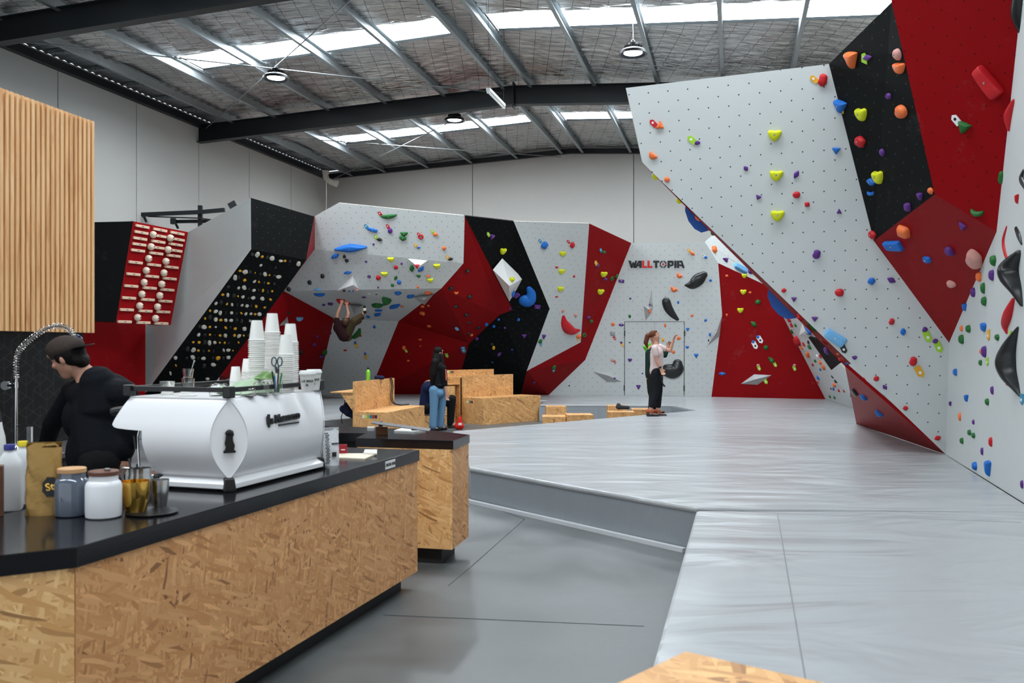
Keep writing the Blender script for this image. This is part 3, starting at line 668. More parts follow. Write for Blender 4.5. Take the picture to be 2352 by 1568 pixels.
# ORDER HERE plate on the edge of the top
lp = MB(); c = Cc1 + dC * ((Ce - Cc1).length * .845) + Vector((0, 0, -TH / 2)); M_ = Matrix.Translation(c - nC * .001) @ Matrix.Rotation(math.atan2(dC.y, dC.x), 4, 'Z') @ Matrix.Rotation(R(90), 4, 'X')
lp.M = M_; lp.box((0, 0, .001), (.15, .052, .004)); o_sign = lp.build('order_sign', white_plastic, None, bevel=.001)
tag(o_sign, 'small white order sign stuck on the black counter edge', 'sign')
vs, fs = text_mesh('ORDER HERE', .026, M_ @ Matrix.Translation((0, 0, .004)), .0006, .0006); mb = MB(); mb.v = vs; mb.f = fs; mb.fm = [0] * len(fs); mb.build('lettering', black_matt, o_sign)
# register counter behind
F1, F2, F0 = ctr(1041, 1012), ctr(1079, 998), ctr(816, 1006)
F3 = ctr(984, 986.5); F4 = F3 + (ctr(740, 977) - F3) * 1.25; F5 = ctr(737, 993) + (ctr(737, 993) - ctr(837, 995)) * .9; F6 = ctr(838, 995)
rc = thing('register_counter', (F1.x, F1.y, 0), 'smaller strand board counter with a black top and card reader behind the espresso counter', 'counter')
rp_ = [F1, F2, F3, F4, F5, F6 , F0]
flat(rp_, ZC - .07, ZC, 'countertop', rc, stone, bevel=.004)
fi = [F1 + (F0 - F1).normalized() * .02 + (F2 - F1).normalized() * .02, F2 - (F2 - F1).normalized() * .012 + (F0 - F1).normalized() * .0, F2 + (F0 - F1) * .97 + (F3 - F2) * .0, F0 + (F1 - F0).normalized() * .05]
pp_ = [F1 + (F0 - F1) * .012, F2 + (F0 - F1) * .012, F2 + (F0 - F1) * .97, F0 + (F1 - F0) * .02]
for nm, a, b, m_ in (('front_panel', pp_[3], pp_[0], osb2), ('end_panel', pp_[0] + Vector((0, .001, 0)), pp_[1], osb), ('back_panel', pp_[1], pp_[2], osb)):
    panel(nm, a, b, .13, ZC - .07, rc, m_)
cc = sum(pp_, Vector((0, 0, 0))) / 4
flat([p + (cc - p).normalized() * .12 for p in pp_], 0, .14, 'plinth', rc, black_matt)
flat([p + (cc - p).normalized() * .05 for p in pp_], .14, ZC - .07, 'carcass', rc, black_matt)
flat([F5 + Vector((.1, .1, 0)), F6 + Vector((0, .05, 0)), F6 + Vector((.1, .3, 0)), F4 + Vector((.1, -.1, 0))], 0, ZC - .07, 'rear_leg_panel', rc, black_matt)
# slatted timber bulkhead and the tiled kitchen wall under it
def pine():
    m, t, b = nt('pine_battens'); L = t.links; tc = N(t, 'ShaderNodeTexCoord'); mp = N(t, 'ShaderNodeMapping'); mp.inputs['Scale'].default_value = (9, 9, .55); L.new(tc.outputs['Object'], mp.inputs[0])
    n1 = N(t, 'ShaderNodeTexNoise', Scale=2.2, Detail=5.0, Roughness=.65); n1.inputs['Distortion'].default_value = 1.0; L.new(mp.outputs[0], n1.inputs['Vector'])
    rp = ramp(t, [(.3, (.50, .22, .07)), (.5, (.78, .45, .20)), (.72, (.86, .56, .30))]); L.new(n1.outputs['Fac'], rp.inputs[0]); L.new(rp.outputs[0], b.inputs['Base Color']); b.inputs['Roughness'].default_value = .5; return m
pinem = pine()
Sa, Sb = P(0, 765, 6.98), P(208, 765, 8.0); Sb = Vector((Sb.x, Sb.y, 0)); Sa = Vector((Sa.x, Sa.y, 0)); dS = (Sb - Sa).normalized(); nS = Vector((dS.y, -dS.x, 0))
scr = thing('timber_screen', (Sb.x, Sb.y, 1.84), 'slatted pale timber bulkhead hanging over the kitchen wall', 'screen')
z0s, z1s = 1.835, 3.725
mb = MB(); a = Sb - dS * 3.6; mb.prism([Vector((a.x, a.y, z0s)), Vector((Sb.x, Sb.y, z0s)), Vector((Sb.x, Sb.y, z1s - .02)), Vector((a.x, a.y, z1s - .02))], -nS * .05); mb.build('backing_board', mat('backing_brown', (.10, .05, .02), .8), scr)
for k in range(62):
    c = Sb - dS * (.020 + k * .0555) + nS * .022; mb = MB(Matrix.Translation((c.x, c.y, 0)) @ Matrix.Rotation(math.atan2(dS.y, dS.x), 4, 'Z'))
    mb.box((0, 0, (z0s + z1s) / 2), (.034, .044, z1s - z0s)); mb.build('batten', pinem, scr, bevel=.003)
mb = MB(); mb.prism([Vector((Sb.x, Sb.y, z0s)) - nS * .05, Vector((Sb.x, Sb.y, z0s)) - nS * .6, Vector((Sb.x, Sb.y, z1s)) - nS * .6, Vector((Sb.x, Sb.y, z1s)) - nS * .05], -dS * 3.6); mb.build('bulkhead_box', mat('bulkhead_dark', (.015, .015, .016), .7), scr)
def hex_tiles():
    m, t, b = nt('black_cube_pattern_tiles'); L = t.links; tc = N(t, 'ShaderNodeTexCoord'); sp = t.nodes.new('ShaderNodeSeparateXYZ'); L.new(tc.outputs['UV'], sp.inputs[0])
    outs = []
    for k in range(3):
        a = math.pi / 3 * k; c, s = math.cos(a), math.sin(a)
        outs.append((math_(t, 'ADD', math_(t, 'MULTIPLY', sp.outputs[0], c), math_(t, 'MULTIPLY', sp.outputs[1], s))))
    S_ = .078; ln = None
    # rhombille pattern: three families of lines, each dashed by the other two
    for k in range(3):
        d = math_(t, 'DIVIDE', outs[k], S_); e = math_(t, 'DIVIDE', outs[(k + 1) % 3], S_); g = math_(t, 'DIVIDE', outs[(k + 2) % 3], S_)
        fr = math_(t, 'ABSOLUTE', math_(t, 'SUBTRACT', math_(t, 'FRACT', math_(t, 'ADD', d, 100.5)), .5))
        l = math_(t, 'LESS_THAN', fr, .016)
        cell = math_(t, 'GREATER_THAN', math_(t, 'FRACT', math_(t, 'ADD', math_(t, 'DIVIDE', math_(t, 'ADD', math_(t, 'FLOOR', e), math_(t, 'FLOOR', math_(t, 'ADD', d, .5))), 3.0), 100.02)), .3)
        l = math_(t, 'MULTIPLY', l, cell); ln = l if ln is None else math_(t, 'MAXIMUM', ln, l)
    L.new(mixc(t, ln, (.006, .006, .006), (.06, .06, .062)), b.inputs['Base Color']); b.inputs['Roughness'].default_value = .3; b.inputs['Specular IOR Level'].default_value = .25; return m
wk = Sb - nS * .05; kw = thing('kitchen_wall', (wk.x, wk.y, 0), 'black cube-patterned tile wall behind the barista', 'wall')
me = bpy.data.meshes.new('tiled_face'); a, b = wk - dS * 3.6, wk - dS * .03
me.from_pydata([Vector((a.x, a.y, 0)) - wk * 1, Vector((b.x, b.y, 0)) - wk, Vector((b.x, b.y, 1.835)) - wk, Vector((a.x, a.y, 1.835)) - wk], [], [(0, 1, 2, 3)])
uvl = me.uv_layers.new(name='UVMap')
for li, q in zip(range(4), ((0, 0), (3.57, 0), (3.57, 1.83), (0, 1.83))): uvl.data[li].uv = q
me.materials.append(hex_tiles()); o = bpy.data.objects.new('tiled_face', me); col.objects.link(o); o.parent = kw
mb = MB(); mb.prism([b + Vector((0, 0, 0)) - nS * .002, b - nS * .5, Vector((b.x, b.y, 1.83)) - nS * .5, Vector((b.x, b.y, 1.83)) - nS * .002], -dS * 3.5); mb.build('core', MATS['bulkhead_dark'], kw)
kw['kind'] = 'structure'
# back bench with the sink along that wall
bw = .62; Ba, Bb = Sb - dS * 3.4, Sb - dS * .25
bench = thing('kitchen_bench', (Bb.x, Bb.y, 0), 'dark kitchen bench with a steel top along the tiled wall', 'bench')
q4 = lambda o0, o1, e0=0.0: [Ba - nS * .04 + nS * o0, Bb - nS * .04 + nS * o0 - dS * e0, Bb - nS * .04 + nS * o1 - dS * e0, Ba - nS * .04 + nS * o1]
flat(q4(0, bw), .86, .90, 'worktop', bench, mat('brushed_steel', (.35, .35, .36), .35, 1.0), bevel=.003)
flat(q4(.02, bw - .03, .02), .1, .86, 'cupboard', bench, MATS['bulkhead_dark']); flat(q4(.02, bw - .1, .05), 0, .1, 'plinth', bench, black_matt)
# ---------------------------------------------------------------- holds, route tags and volumes
HC = {'r': ('red', (.50, .012, .018)), 'g': ('green', (.015, .13, .025)), 'b': ('blue', (.012, .14, .52)), 'p': ('purple', (.10, .025, .20)), 'o': ('orange', (.80, .17, .045)),
      'y': ('yellow', (.62, .66, .012)), 'k': ('black', (.012, .013, .014)), 'w': ('cream', (.62, .60, .52)), 'l': ('pale blue', (.16, .42, .72)), 'c': ('pale pink', (.62, .30, .26)),
      'a': ('amber', (.75, .38, .02)), 'G': ('lime', (.34, .62, .03)), 'W': ('white', (.8, .8, .8)), 't': ('teal', (.02, .25, .42)), 'e': ('grey', (.32, .33, .33))}
def hm(c): return mat('hold_' + HC[c][0].replace(' ', '_'), HC[c][1], .28 if c == 'k' else .48, spec=.5 if c == 'k' else .35, bump=.12, bscale=55, var=.12)
def smooth_outline(pts, n=28):
    out = []; m = len(pts)
    for k in range(n):
        s = k * m / n; i = int(s); f = s - i; p = [Vector(pts[(i + q - 1) % m]) for q in range(4)]
        out.append(.5 * ((2 * p[1]) + (p[2] - p[0]) * f + (2 * p[0] - 5 * p[1] + 4 * p[2] - p[3]) * f * f + (3 * p[1] - p[0] - 3 * p[2] + p[3]) * f ** 3))
    return out
OUT = {'H': [(-.6, .85), (0, .72), (.6, .85), (.98, .6), (.85, -.1), (.4, -.8), (0, -1), (-.4, -.8), (-.85, -.1), (-.98, .6)],
       'T': [(-.9, .75), (0, .8), (.9, .7), (.95, .5), (.4, -.5), (.1, -1), (-.15, -.95), (-.6, -.1), (-1, .5)],
       'F': [(-1, -.05), (-.55, .6), (0, .95), (.5, .65), (1, .0), (.5, -.7), (0, -1), (-.55, -.6)],
       'D': [(-1, .55), (-.5, .7), (0, .75), (.5, .7), (1, .55), (.75, -.3), (.3, -.85), (-.3, -.85), (-.75, -.3)],
       'L': [(-1, .5), (-.9, .95), (0, .9), (.9, .8), (1, .4), (.95, -.7), (.8, -.95), (0, -.85), (-.8, -.6), (-1, -.3)],
       'Q': [(-.35, 1), (.3, .95), (1, .35), (.75, -.3), (.2, -.8), (-.2, -1), (-.3, 0)]}
rnd = random.Random(11)
for q in range(5):
    OUT['B%d' % q] = [(math.cos(a) * (1 - rnd.uniform(0, .28)), math.sin(a) * (1 - rnd.uniform(0, .28))) for a in [k * math.pi / 4.5 for k in range(9)]]
HM = {}
def hold_data(kind, c, hgt=.62):
    key = (kind, c, hgt)
    if key in HM: return HM[key]
    vs, fs = [], []
    if kind in ('C', 'R'):
        n, m = (22, 10); full = kind == 'R'
        for i in range(n if full else n + 1):
            t_ = i / n; a = 2 * math.pi * t_ if full else R(200) + R(140) * t_
            r = .30 if full else .42 * math.sin(math.pi * min(.96, max(.04, t_))) ** .6
            cx_, cy_ = (.68 * math.cos(a), .68 * math.sin(a)) if full else (.9 * math.cos(a), 1.0 * math.sin(a) + .75)
            for j in range(m):
                b = 2 * math.pi * j / m; vs.append(((cx_ + r * math.cos(b) * math.cos(a)), (cy_ + r * math.cos(b) * math.sin(a)), max(-.02, r * 1.3 * math.sin(b))))
        k = n if full else n
        for i in range(k):
            i2 = (i + 1) % n if full else i + 1
            for j in range(m): fs.append((i * m + j, i2 * m + j, i2 * m + (j + 1) % m, i * m + (j + 1) % m))
        if not full: fs += [tuple(range(m))[::-1], tuple(n * m + j for j in range(m))]
    else:
        o = smooth_outline(OUT[kind]); n = len(o)
        rings = [(1, -.02), (1.0, .12), (.95, .42), (.82, .72), (.62, .92), (.36, 1.0)] if kind != 'L' else [(1, -.02), (1, .35), (.96, .8), (.85, .98), (.5, 1.0)]
        for s_, z in rings:
            for p in o: vs.append((p.x * s_, p.y * s_ + (1 - s_) * .18, z * hgt))
        vs.append((0, .18, hgt * (.98 if kind != 'H' else .86)))
        m = len(rings)
        for j in range(m - 1):
            for i in range(n): fs.append((j * n + i, j * n + (i + 1) % n, (j + 1) * n + (i + 1) % n, (j + 1) * n + i))
        fs += [((m - 1) * n + i, (m - 1) * n + (i + 1) % n, m * n) for i in range(n)]; fs.append(tuple(range(n))[::-1])
    me = bpy.data.meshes.new('climbing_hold'); me.from_pydata(vs, [], fs); me.update(); me.materials.append(hm(c))
    me.polygons.foreach_set('use_smooth', [True] * len(me.polygons)); me.set_sharp_from_angle(angle=R(55)); HM[key] = me; return me
# sight lines to the boards
bv, bf, bi = [], [], []
for q, (wh, n, pts, cn) in enumerate(WALLS):
    o = len(bv); bv += pts
    for i in range(1, len(pts) - 1): bf.append((o, o + i, o + i + 1)); bi.append(q)
TREE = BVHTree.FromPolygons(bv, bf); EYE = Vector((0, 0, H))
def hit(px, py, nudge=None):
    d = ray(px, py).normalized(); loc, n, idx, dist = TREE.ray_cast(EYE, d)
    if loc is None: return None
    if n.dot(d) > 0: n = -n
    return loc, n, WALLS[bi[idx]]
REG = []                                # everything bolted on, for its label
def axes(px, py, loc, n, w_, h_, ang):
    pl = Pl(loc, loc + n.orthogonal(), loc + n.cross(n.orthogonal())); a = R(ang); u = (math.cos(a), -math.sin(a)); v = (-math.sin(a), -math.cos(a))
    ex = pl.at(px + u[0] * w_ / 2, py + u[1] * w_ / 2) - pl.at(px - u[0] * w_ / 2, py - u[1] * w_ / 2)
    ey = pl.at(px + v[0] * h_ / 2, py + v[1] * h_ / 2) - pl.at(px - v[0] * h_ / 2, py - v[1] * h_ / 2)
    k = loc.y / F; W_ = min(ex.length, w_ * k * 1.7) / 2; H_ = min(ey.length, h_ * k * 1.7) / 2
    X = ex.normalized(); Y = n.cross(X)
    if H_ > W_ * 1.15: Y = ey.normalized(); X = Y.cross(n)
    if Y.dot(ey) < 0: X = X; Y = Y
    return X, Y, W_, H_
bolt_me = None
def bolt(o, z, s_, m=None):
    global bolt_me
    if bolt_me is None:
        b = MB(); b.lathe([(1, -.3), (1, .2), (.6, .3), (.55, .0), (.01, 0)], 12); t_ = b.build('bolt', steel, None, smooth=40, at=(0, 0, 0)); bolt_me = t_.data; bpy.data.objects.remove(t_)
    c = bpy.data.objects.new('bolt', bolt_me); col.objects.link(c); c.parent = o; sc_ = o['_s']; r = .011
    c.scale = (r / sc_[0], r / sc_[1], r / sc_[2]); c.location = (0, .1, z); return c
def put_hold(px, py, w_, h_, c, kind, ang=0, at=None, hgt=.62):
    r = hit(px, py) if at is None else at
    if r is None: return
    loc, n, wl_ = r
    if kind == 'B': kind = 'B%d' % (int(px * 7 + py * 3) % 5)
    X, Y, W_, H_ = axes(px, py, loc, n, w_, h_, ang)
    zs = min(W_, H_) * 1.25
    o = bpy.data.objects.new('climbing_hold', hold_data(kind, c, hgt)); col.objects.link(o)
    M_ = Matrix((X, Y, n)).transposed().to_4x4(); M_.translation = loc; o.matrix_world = M_ @ Matrix.Diagonal((W_, H_, zs, 1)); o['_s'] = (W_, H_, zs)
    sh = {'H': 'jug', 'T': 'wedge', 'F': 'leaf-shaped', 'D': 'half-moon', 'L': 'long slab', 'Q': 'fin-shaped', 'C': 'crescent', 'R': 'ring'}.get(kind, 'rounded')
    o['_a'] = w_ * h_
    REG.append((o, HC[c][0], sh + ' hold', 'climbing hold', wl_, py, px))
    if W_ > .075 and kind not in ('C', 'R'): bolt(o, hgt * 1.0, 1)
    return o
TM = {}
def put_tag(px, py, L_, c, ang, tip=-1, at=None):
    r = hit(px, py) if at is None else at
    if r is None: return
    loc, n, wl_ = r; X, Y, W_, H_ = axes(px, py, loc, n, L_, L_ * .55, ang)
    H_ = max(H_, W_ * .42)
    if c not in TM:
        me = bpy.data.meshes.new('route_tag'); pts = [(-1, 0), (-.55, 1), (1, 1), (1, -1), (-.55, -1)]; k = 5
        me.from_pydata([(x, y, 0) for x, y in pts] + [(x, y, 1) for x, y in pts], [], [tuple(range(k))[::-1], tuple(range(k, 2 * k))] + [(i, (i + 1) % k, (i + 1) % k + k, i + k) for i in range(k)])
        me.materials.append(mat('tag_' + HC[c][0].replace(' ', '_'), HC[c][1], .4)); TM[c] = me
        me2 = bpy.data.meshes.new('number_dot'); me2.from_pydata([(-.12 + .26 * math.cos(a), .46 * math.sin(a), 1.02) for a in [q * math.pi / 8 for q in range(16)]] + [(-.12 + .26 * math.cos(a), .46 * math.sin(a), 1.3) for a in [q * math.pi / 8 for q in range(16)]], [], [tuple(range(16, 32))] + [(i, (i + 1) % 16, (i + 1) % 16 + 16, i + 16) for i in range(16)])
        me2.materials.append(mat('tag_white', (.8, .8, .8), .4) if c != 'W' else black_matt); TM[c + 'd'] = me2
    o = bpy.data.objects.new('route_tag', TM[c]); col.objects.link(o); s_ = 1 if tip < 0 else -1
    M_ = Matrix((X * s_, Y * s_, n)).transposed().to_4x4(); M_.translation = loc + n * .002; o.matrix_world = M_ @ Matrix.Diagonal((W_, H_, .008, 1))
    if L_ > 7:
        d = bpy.data.objects.new('number_dot', TM[c + 'd']); col.objects.link(d); d.parent = o
    REG.append((o, HC[c][0], 'arrow route tag', 'route tag', wl_, py, px))
def sweep(pts, c, name='climbing_volume', flat_=.75, sh='volume', at=None, cat='climbing volume'):
    """bulging volume along a bent centre line; pts are (px, py, radius px)"""
    r0 = hit(*pts[len(pts) // 2][:2]) if at is None else at
    loc, n, wl_ = r0; pl = Pl(loc, loc + n.orthogonal(), loc + n.cross(n.orthogonal()))
    cs = [Vector(p) for p in pts]; fine = []
    for i in range(len(cs) - 1):
        for q in range(5):
            f = q / 5; p = [cs[max(0, min(len(cs) - 1, i + k - 1))] for k in range(4)]
            fine.append(.5 * ((2 * p[1]) + (p[2] - p[0]) * f + (2 * p[0] - 5 * p[1] + 4 * p[2] - p[3]) * f * f + (3 * p[1] - p[0] - 3 * p[2] + p[3]) * f ** 3))
    fine.append(cs[-1]); W3 = [pl.at(p.x, p.y) for p in fine]; k = loc.y / F; rad = [max(.4, p.z) * k for p in fine]
    # rounded ends
    d0 = (W3[0] - W3[1]).normalized(); d1 = (W3[-1] - W3[-2]).normalized()
    W3 = [W3[0] + d0 * rad[0] * a for a in (1, .92, .6)] + W3 + [W3[-1] + d1 * rad[-1] * a for a in (.6, .92, 1)]; r_ = rad[:]
    rad = [r_[0] * .03, r_[0] * .42, r_[0] * .82] + r_ + [r_[-1] * .82, r_[-1] * .42, r_[-1] * .03]
    m = 14; vs = []; fs = []
    for i, p in enumerate(W3):
        d = (W3[min(i + 1, len(W3) - 1)] - W3[max(i - 1, 0)]).normalized(); s_ = d.cross(n).normalized()
        for j in range(m):
            a = 2 * math.pi * j / m; vs.append(p + s_ * (math.cos(a) * rad[i]) + n * (max(-.01, math.sin(a) * rad[i] * flat_)))
    for i in range(len(W3) - 1):
        for j in range(m): fs.append((i * m + j, i * m + (j + 1) % m, (i + 1) * m + (j + 1) % m, (i + 1) * m + j))
    fs += [tuple(range(m))[::-1], tuple((len(W3) - 1) * m + j for j in range(m))]
    mb = MB(); mb.add(vs, fs); o = mb.build(name, hm(c), None, smooth=60)
    REG.append((o, HC[c][0], sh, cat, wl_, pts[0][1], pts[0][0])); return o
def volume(base, apex, h_, c='e', m=None, at=None, sh='pyramid volume'):
    """faceted plywood volume: base outline in pixels, apex list of (px, py) lifted h_ metres"""
    cx_, cy_ = sum(p[0] for p in base) / len(base), sum(p[1] for p in base) / len(base)
    loc, n, wl_ = hit(cx_, cy_) if at is None else at; pl = Pl(loc, loc + n.orthogonal(), loc + n.cross(n.orthogonal()))
    b = [pl.at(*p) for p in base]; 
    d = ray(*apex); pl2 = Pl(loc + n * h_, loc + n * h_ + n.orthogonal(), loc + n * h_ + n.cross(n.orthogonal())); a = pl2.at(*apex)
    k = len(b); mb = MB(); mb.add(b + [a], [(i, (i + 1) % k, k) for i in range(k)] + [tuple(range(k))[::-1]])
    o = mb.build('climbing_volume', m or mat('grey_volume', (.42, .43, .43), .55, bump=.1, bscale=90), None)
    REG.append((o, HC[c][0], sh, 'climbing volume', wl_, min(p[1] for p in base), cx_)); return o
def holds(off, s_, txt, at=None):
    for e in txt.replace('\n', ';').split(';'):
        f = e.split()
        if not f: continue
        if f[0] in 'Tt':
            x, y, L_, a = map(float, f[1:5]); put_tag(off[0] + x / s_, off[1] + y / s_, L_ / s_, f[5], a, -1 if f[0] == 'T' else 1, at)
        else:
            x, y, w_, h_ = map(float, f[:4]); put_hold(off[0] + x / s_, off[1] + y / s_, w_ / s_, h_ / s_, f[4], f[5] if len(f) > 5 else 'B', float(f[6]) if len(f) > 6 else 0, at)
# white cave and the red boards beside it
holds((640, 450), 3.92, """990 184 155 46 g D 4;T 912 157 45 -50 r;845 306 90 30 b L -12;T 788 272 48 -50 t;1005 312 52 52 p;T 983 272 45 -60 r;1130 340 72 42 g D;1118 378 72 50 g F -15
908 392 55 34 k F -10;T 875 368 45 -55 G;1280 366 52 48 r R;T 1262 344 40 -45 r;1412 345 50 40 o;T 1385 318 40 -55 G;1260 465 36 22 b D;T 1234 445 42 -50 a;1488 470 42 40 o B -35
1548 567 50 28 k F 15;T 1520 550 40 -55 a;855 434 26 20 p;508 542 80 45 b F 25;592 545 32 36 k;614 582 42 34 k B -20;1010 570 64 44 y H;788 590 30 18 p;1108 608 26 22 p;1057 642 48 36 r B 15;1425 630 62 42 y H
1200 650 46 70 g;1280 655 70 50 b F 40;622 690 76 30 b F 8;396 720 46 42 k;280 780 42 46 k;92 838 46 44 k;953 702 64 42 y H;815 725 32 28 p R;897 735 50 48 r;1348 718 44 34 o C;1260 720 42 28 g D;1055 738 46 30 g F 60
1365 758 60 42 y H;1084 776 44 42 b;1025 802 36 30 g F -40;896 823 18 22 p;1254 818 28 26 o;350 842 80 26 l F;372 882 105 36 b D;768 908 42 18 p F;880 884 32 10 g;810 880 30 14 w
560 938 78 60 r D;615 962 62 36 r F;467 965 52 30 p F;407 976 34 24 p;890 975 110 50 g F;1075 868 70 36 b B 10;1187 897 62 36 b F 20;1346 867 70 34 o B 10;1045 988 105 36 b F 20;1110 990 36 20 o;900 1025 75 26 b F;890 1062 60 32 b F 20;806 1082 46 26 b
862 1178 32 30 b;733 1255 26 28 r;T 700 1345 50 100 a;690 1320 30 26 b;T 785 1450 48 100 a;778 1418 28 24 b;600 1388 36 18 r D;1275 1292 34 18 o D;1277 1350 16 12 o;1130 1365 44 36 o B -30;t 1150 1395 34 -60 G;1168 1482 26 20 o;1355 1168 42 20 o;1300 1052 40 32 o D
1698 673 48 34 k;1548 830 46 40 k;1598 868 40 40 o C;1718 906 42 36 k;1595 993 46 24 k F;1690 1068 40 30 k D;1715 1138 40 16 k F;1800 1184 42 24 k F;1608 1192 32 30 l;1872 1157 32 28 b;1938 1173 32 28 b;1710 1238 34 20 k;1738 1250 28 20 o;1785 1285 36 30 p
t 1665 1385 60 -75 t;1660 1370 30 30 l;1937 1365 30 34 a;1925 1497 20 10 b;185 1105 62 44 l D;88 1055 30 24 k;347 1262 20 22 p;470 1235 16 26 p;320 1335 28 30 p;410 1410 36 50 g;380 1445 32 28 p;200 1410 26 50 k;t 1515 1435 40 -70 G""")
z5 = lambda x, y: (640 + x / 3.92, 450 + y / 3.92)
put_hold(*z5(648, 468), 77, 19, 'b', 'F', 4, hgt=.9)
put_hold(*z5(955, 935), 30, 24, 'g', 'Q')
r_ = hit(*z5(1250, 640)); volume([z5(1160, 562), z5(1342, 580), z5(1260, 680)], z5(1255, 640), .12, 'W', mat('white_volume', (.72, .72, .72), .5), sh='triangular volume')
put_hold(*z5(1255, 617), 13, 11, 'r', 'T', 0, at=(hit(*z5(1255, 617))[0] + hit(*z5(1255, 617))[1] * .07, hit(*z5(1255, 617))[1], hit(*z5(1255, 617))[2]))
volume([z5(665, 712), z5(530, 850), z5(695, 858), z5(722, 835)], z5(672, 800), .3, 'e', MATS['white_volume'])
volume([z5(1210, 910), z5(1400, 880), z5(1315, 990)], z5(1310, 930), .2, 'e')
volume([z5(640, 975), z5(762, 985), z5(680, 1068)], z5(700, 1010), .2, 'e'); volume([z5(5, 1168), z5(78, 1085), z5(92, 1160)], z5(70, 1130), .15, 'e')
for x, y, w_, h_, c in ((600, 832, 34, 22, 'k'), (645, 835, 20, 18, 'b'), (680, 836, 14, 20, 'b'), (710, 828, 34, 28, 'c'), (1312, 962, 34, 20, 'o'), (1365, 955, 24, 14, 'o')):
    q = hit(*z5(x, y)); put_hold(*z5(x, y), w_ / 3.92, h_ / 3.92, c, 'B', 0, at=(q[0] + q[1] * .10, q[1], q[2]))
sweep([(*z5(655, 1275), 3), (*z5(690, 1262), 6), (*z5(718, 1232), 6), (*z5(728, 1198), 3)], 'g', 'climbing_hold', sh='crescent hold', cat='climbing hold')
# black upper board, framed white board, red arch
holds((1040, 480), 3.5636, """T 290 205 40 -60 G;322 222 46 38 p T 90;409 343 50 50 y H;690 797 50 32 p L;468 813 22 18 p;376 903 28 22 b;337 960 30 22 b;538 905 28 28 b;275 942 30 24 b;210 968 36 20 k;427 972 28 22 p;582 1040 42 40 p T;197 1060 34 30 p;320 1105 40 24 k;335 1135 30 34 a;485 1150 20 12 b;380 1188 46 28 p F 45;325 1253 18 10 b
T 713 260 34 -50 t;750 294 60 66 b;T 945 266 32 -50 r;977 295 48 50 r;898 364 54 42 y H;889 510 54 42 y H;880 653 52 42 y H;850 476 26 18 r D;992 551 24 20 r;849 718 26 14 r D;902 830 28 32 c;1004 867 30 30 c;744 1042 30 36 p T;t 722 1103 32 -75 t;715 1080 34 34 g;1030 1043 44 34 o;t 1023 1068 30 -90 a
T 1210 335 32 -60 t;1236 352 32 26 g;T 1170 440 38 -60 a;1187 460 26 28 p;1233 533 52 44 y H;1248 572 34 24 p F;1304 568 28 34 g R;1340 548 22 34 g;1207 676 50 44 y H;1380 590 48 28 p L;1110 885 30 28 p;1132 917 28 30 g;1076 1030 32 32 g R;t 825 1317 34 -90 t;826 1295 34 34 g;667 1418 26 20 p;953 1445 14 16 g
1453 733 22 18 p;1449 878 26 34 g;1311 943 34 34 o;1380 948 50 24 p F;1310 1018 40 40 e L;t 1325 1058 34 -60 r;1380 1092 24 20 p;t 1388 1113 34 -60 a;1449 1093 16 14 g;1307 1238 34 28 c;t 1327 1252 28 -60 r;1450 1235 36 32 p D;1520 1455 40 40 p T;1553 1345 18 14 p""")
z6 = lambda x, y: (1040 + x / 3.5636, 480 + y / 3.5636)
sweep([(*z6(622, 650), 6), (*z6(640, 690), 11), (*z6(625, 745), 16), (*z6(590, 745), 15)], 'b', sh='teardrop volume')
sweep([(*z6(905, 880), 4), (*z6(912, 930), 9), (*z6(940, 975), 12), (*z6(985, 1000), 9), (*z6(1035, 992), 3)], 'r', sh='crescent volume')
q = hit(*z6(450, 580)); pl_ = Pl(q[0], q[0] + q[1].orthogonal(), q[0] + q[1].cross(q[1].orthogonal())); n_q = q[1]
mb = MB(); lift = lambda x, y, h_: Pl(q[0] + n_q * h_, q[0] + n_q * h_ + n_q.orthogonal(), q[0] + n_q * h_ + n_q.cross(n_q.orthogonal())).at(*z6(x, y))
vp = [lift(405, 403, .01), lift(575, 570, .06), lift(462, 628, .42), lift(328, 497, .06), lift(463, 757, .01)]
mb.add(vp, [(0, 3, 2, 1), (3, 4, 2), (2, 4, 1), (0, 1, 4, 3)]); o = mb.build('climbing_volume', mat('bright_white_volume', (.80, .80, .79), .5), None)
REG.append((o, 'white', 'diamond volume', 'climbing volume', q[2], 590, 1160))
def on_top(px, py, w_, h_, c, kind, ang, lft):
    q = hit(px, py); put_hold(px, py, w_, h_, c, kind, ang, at=(q[0] + q[1] * lft - ray(px, py) * 0, q[1], q[2]))
for x, y, w_, h_, c, kd, an, lf in ((424, 537, 48, 48, 'y', 'H', 0, .26), (447, 655, 60, 24, 'b', 'F', 75, .24), (503, 655, 44, 34, 'p', 'L', 50, .26)): on_top(*z6(x, y), w_ / 3.56, h_ / 3.56, c, kd, an, lf)
volume([z6(1148, 1330), z6(1285, 1335), z6(1385, 1412), z6(1265, 1415)], z6(1270, 1362), .22, 'e'); on_top(*z6(1328, 1382), 7, 5, 'p', 'B', 0, .12)
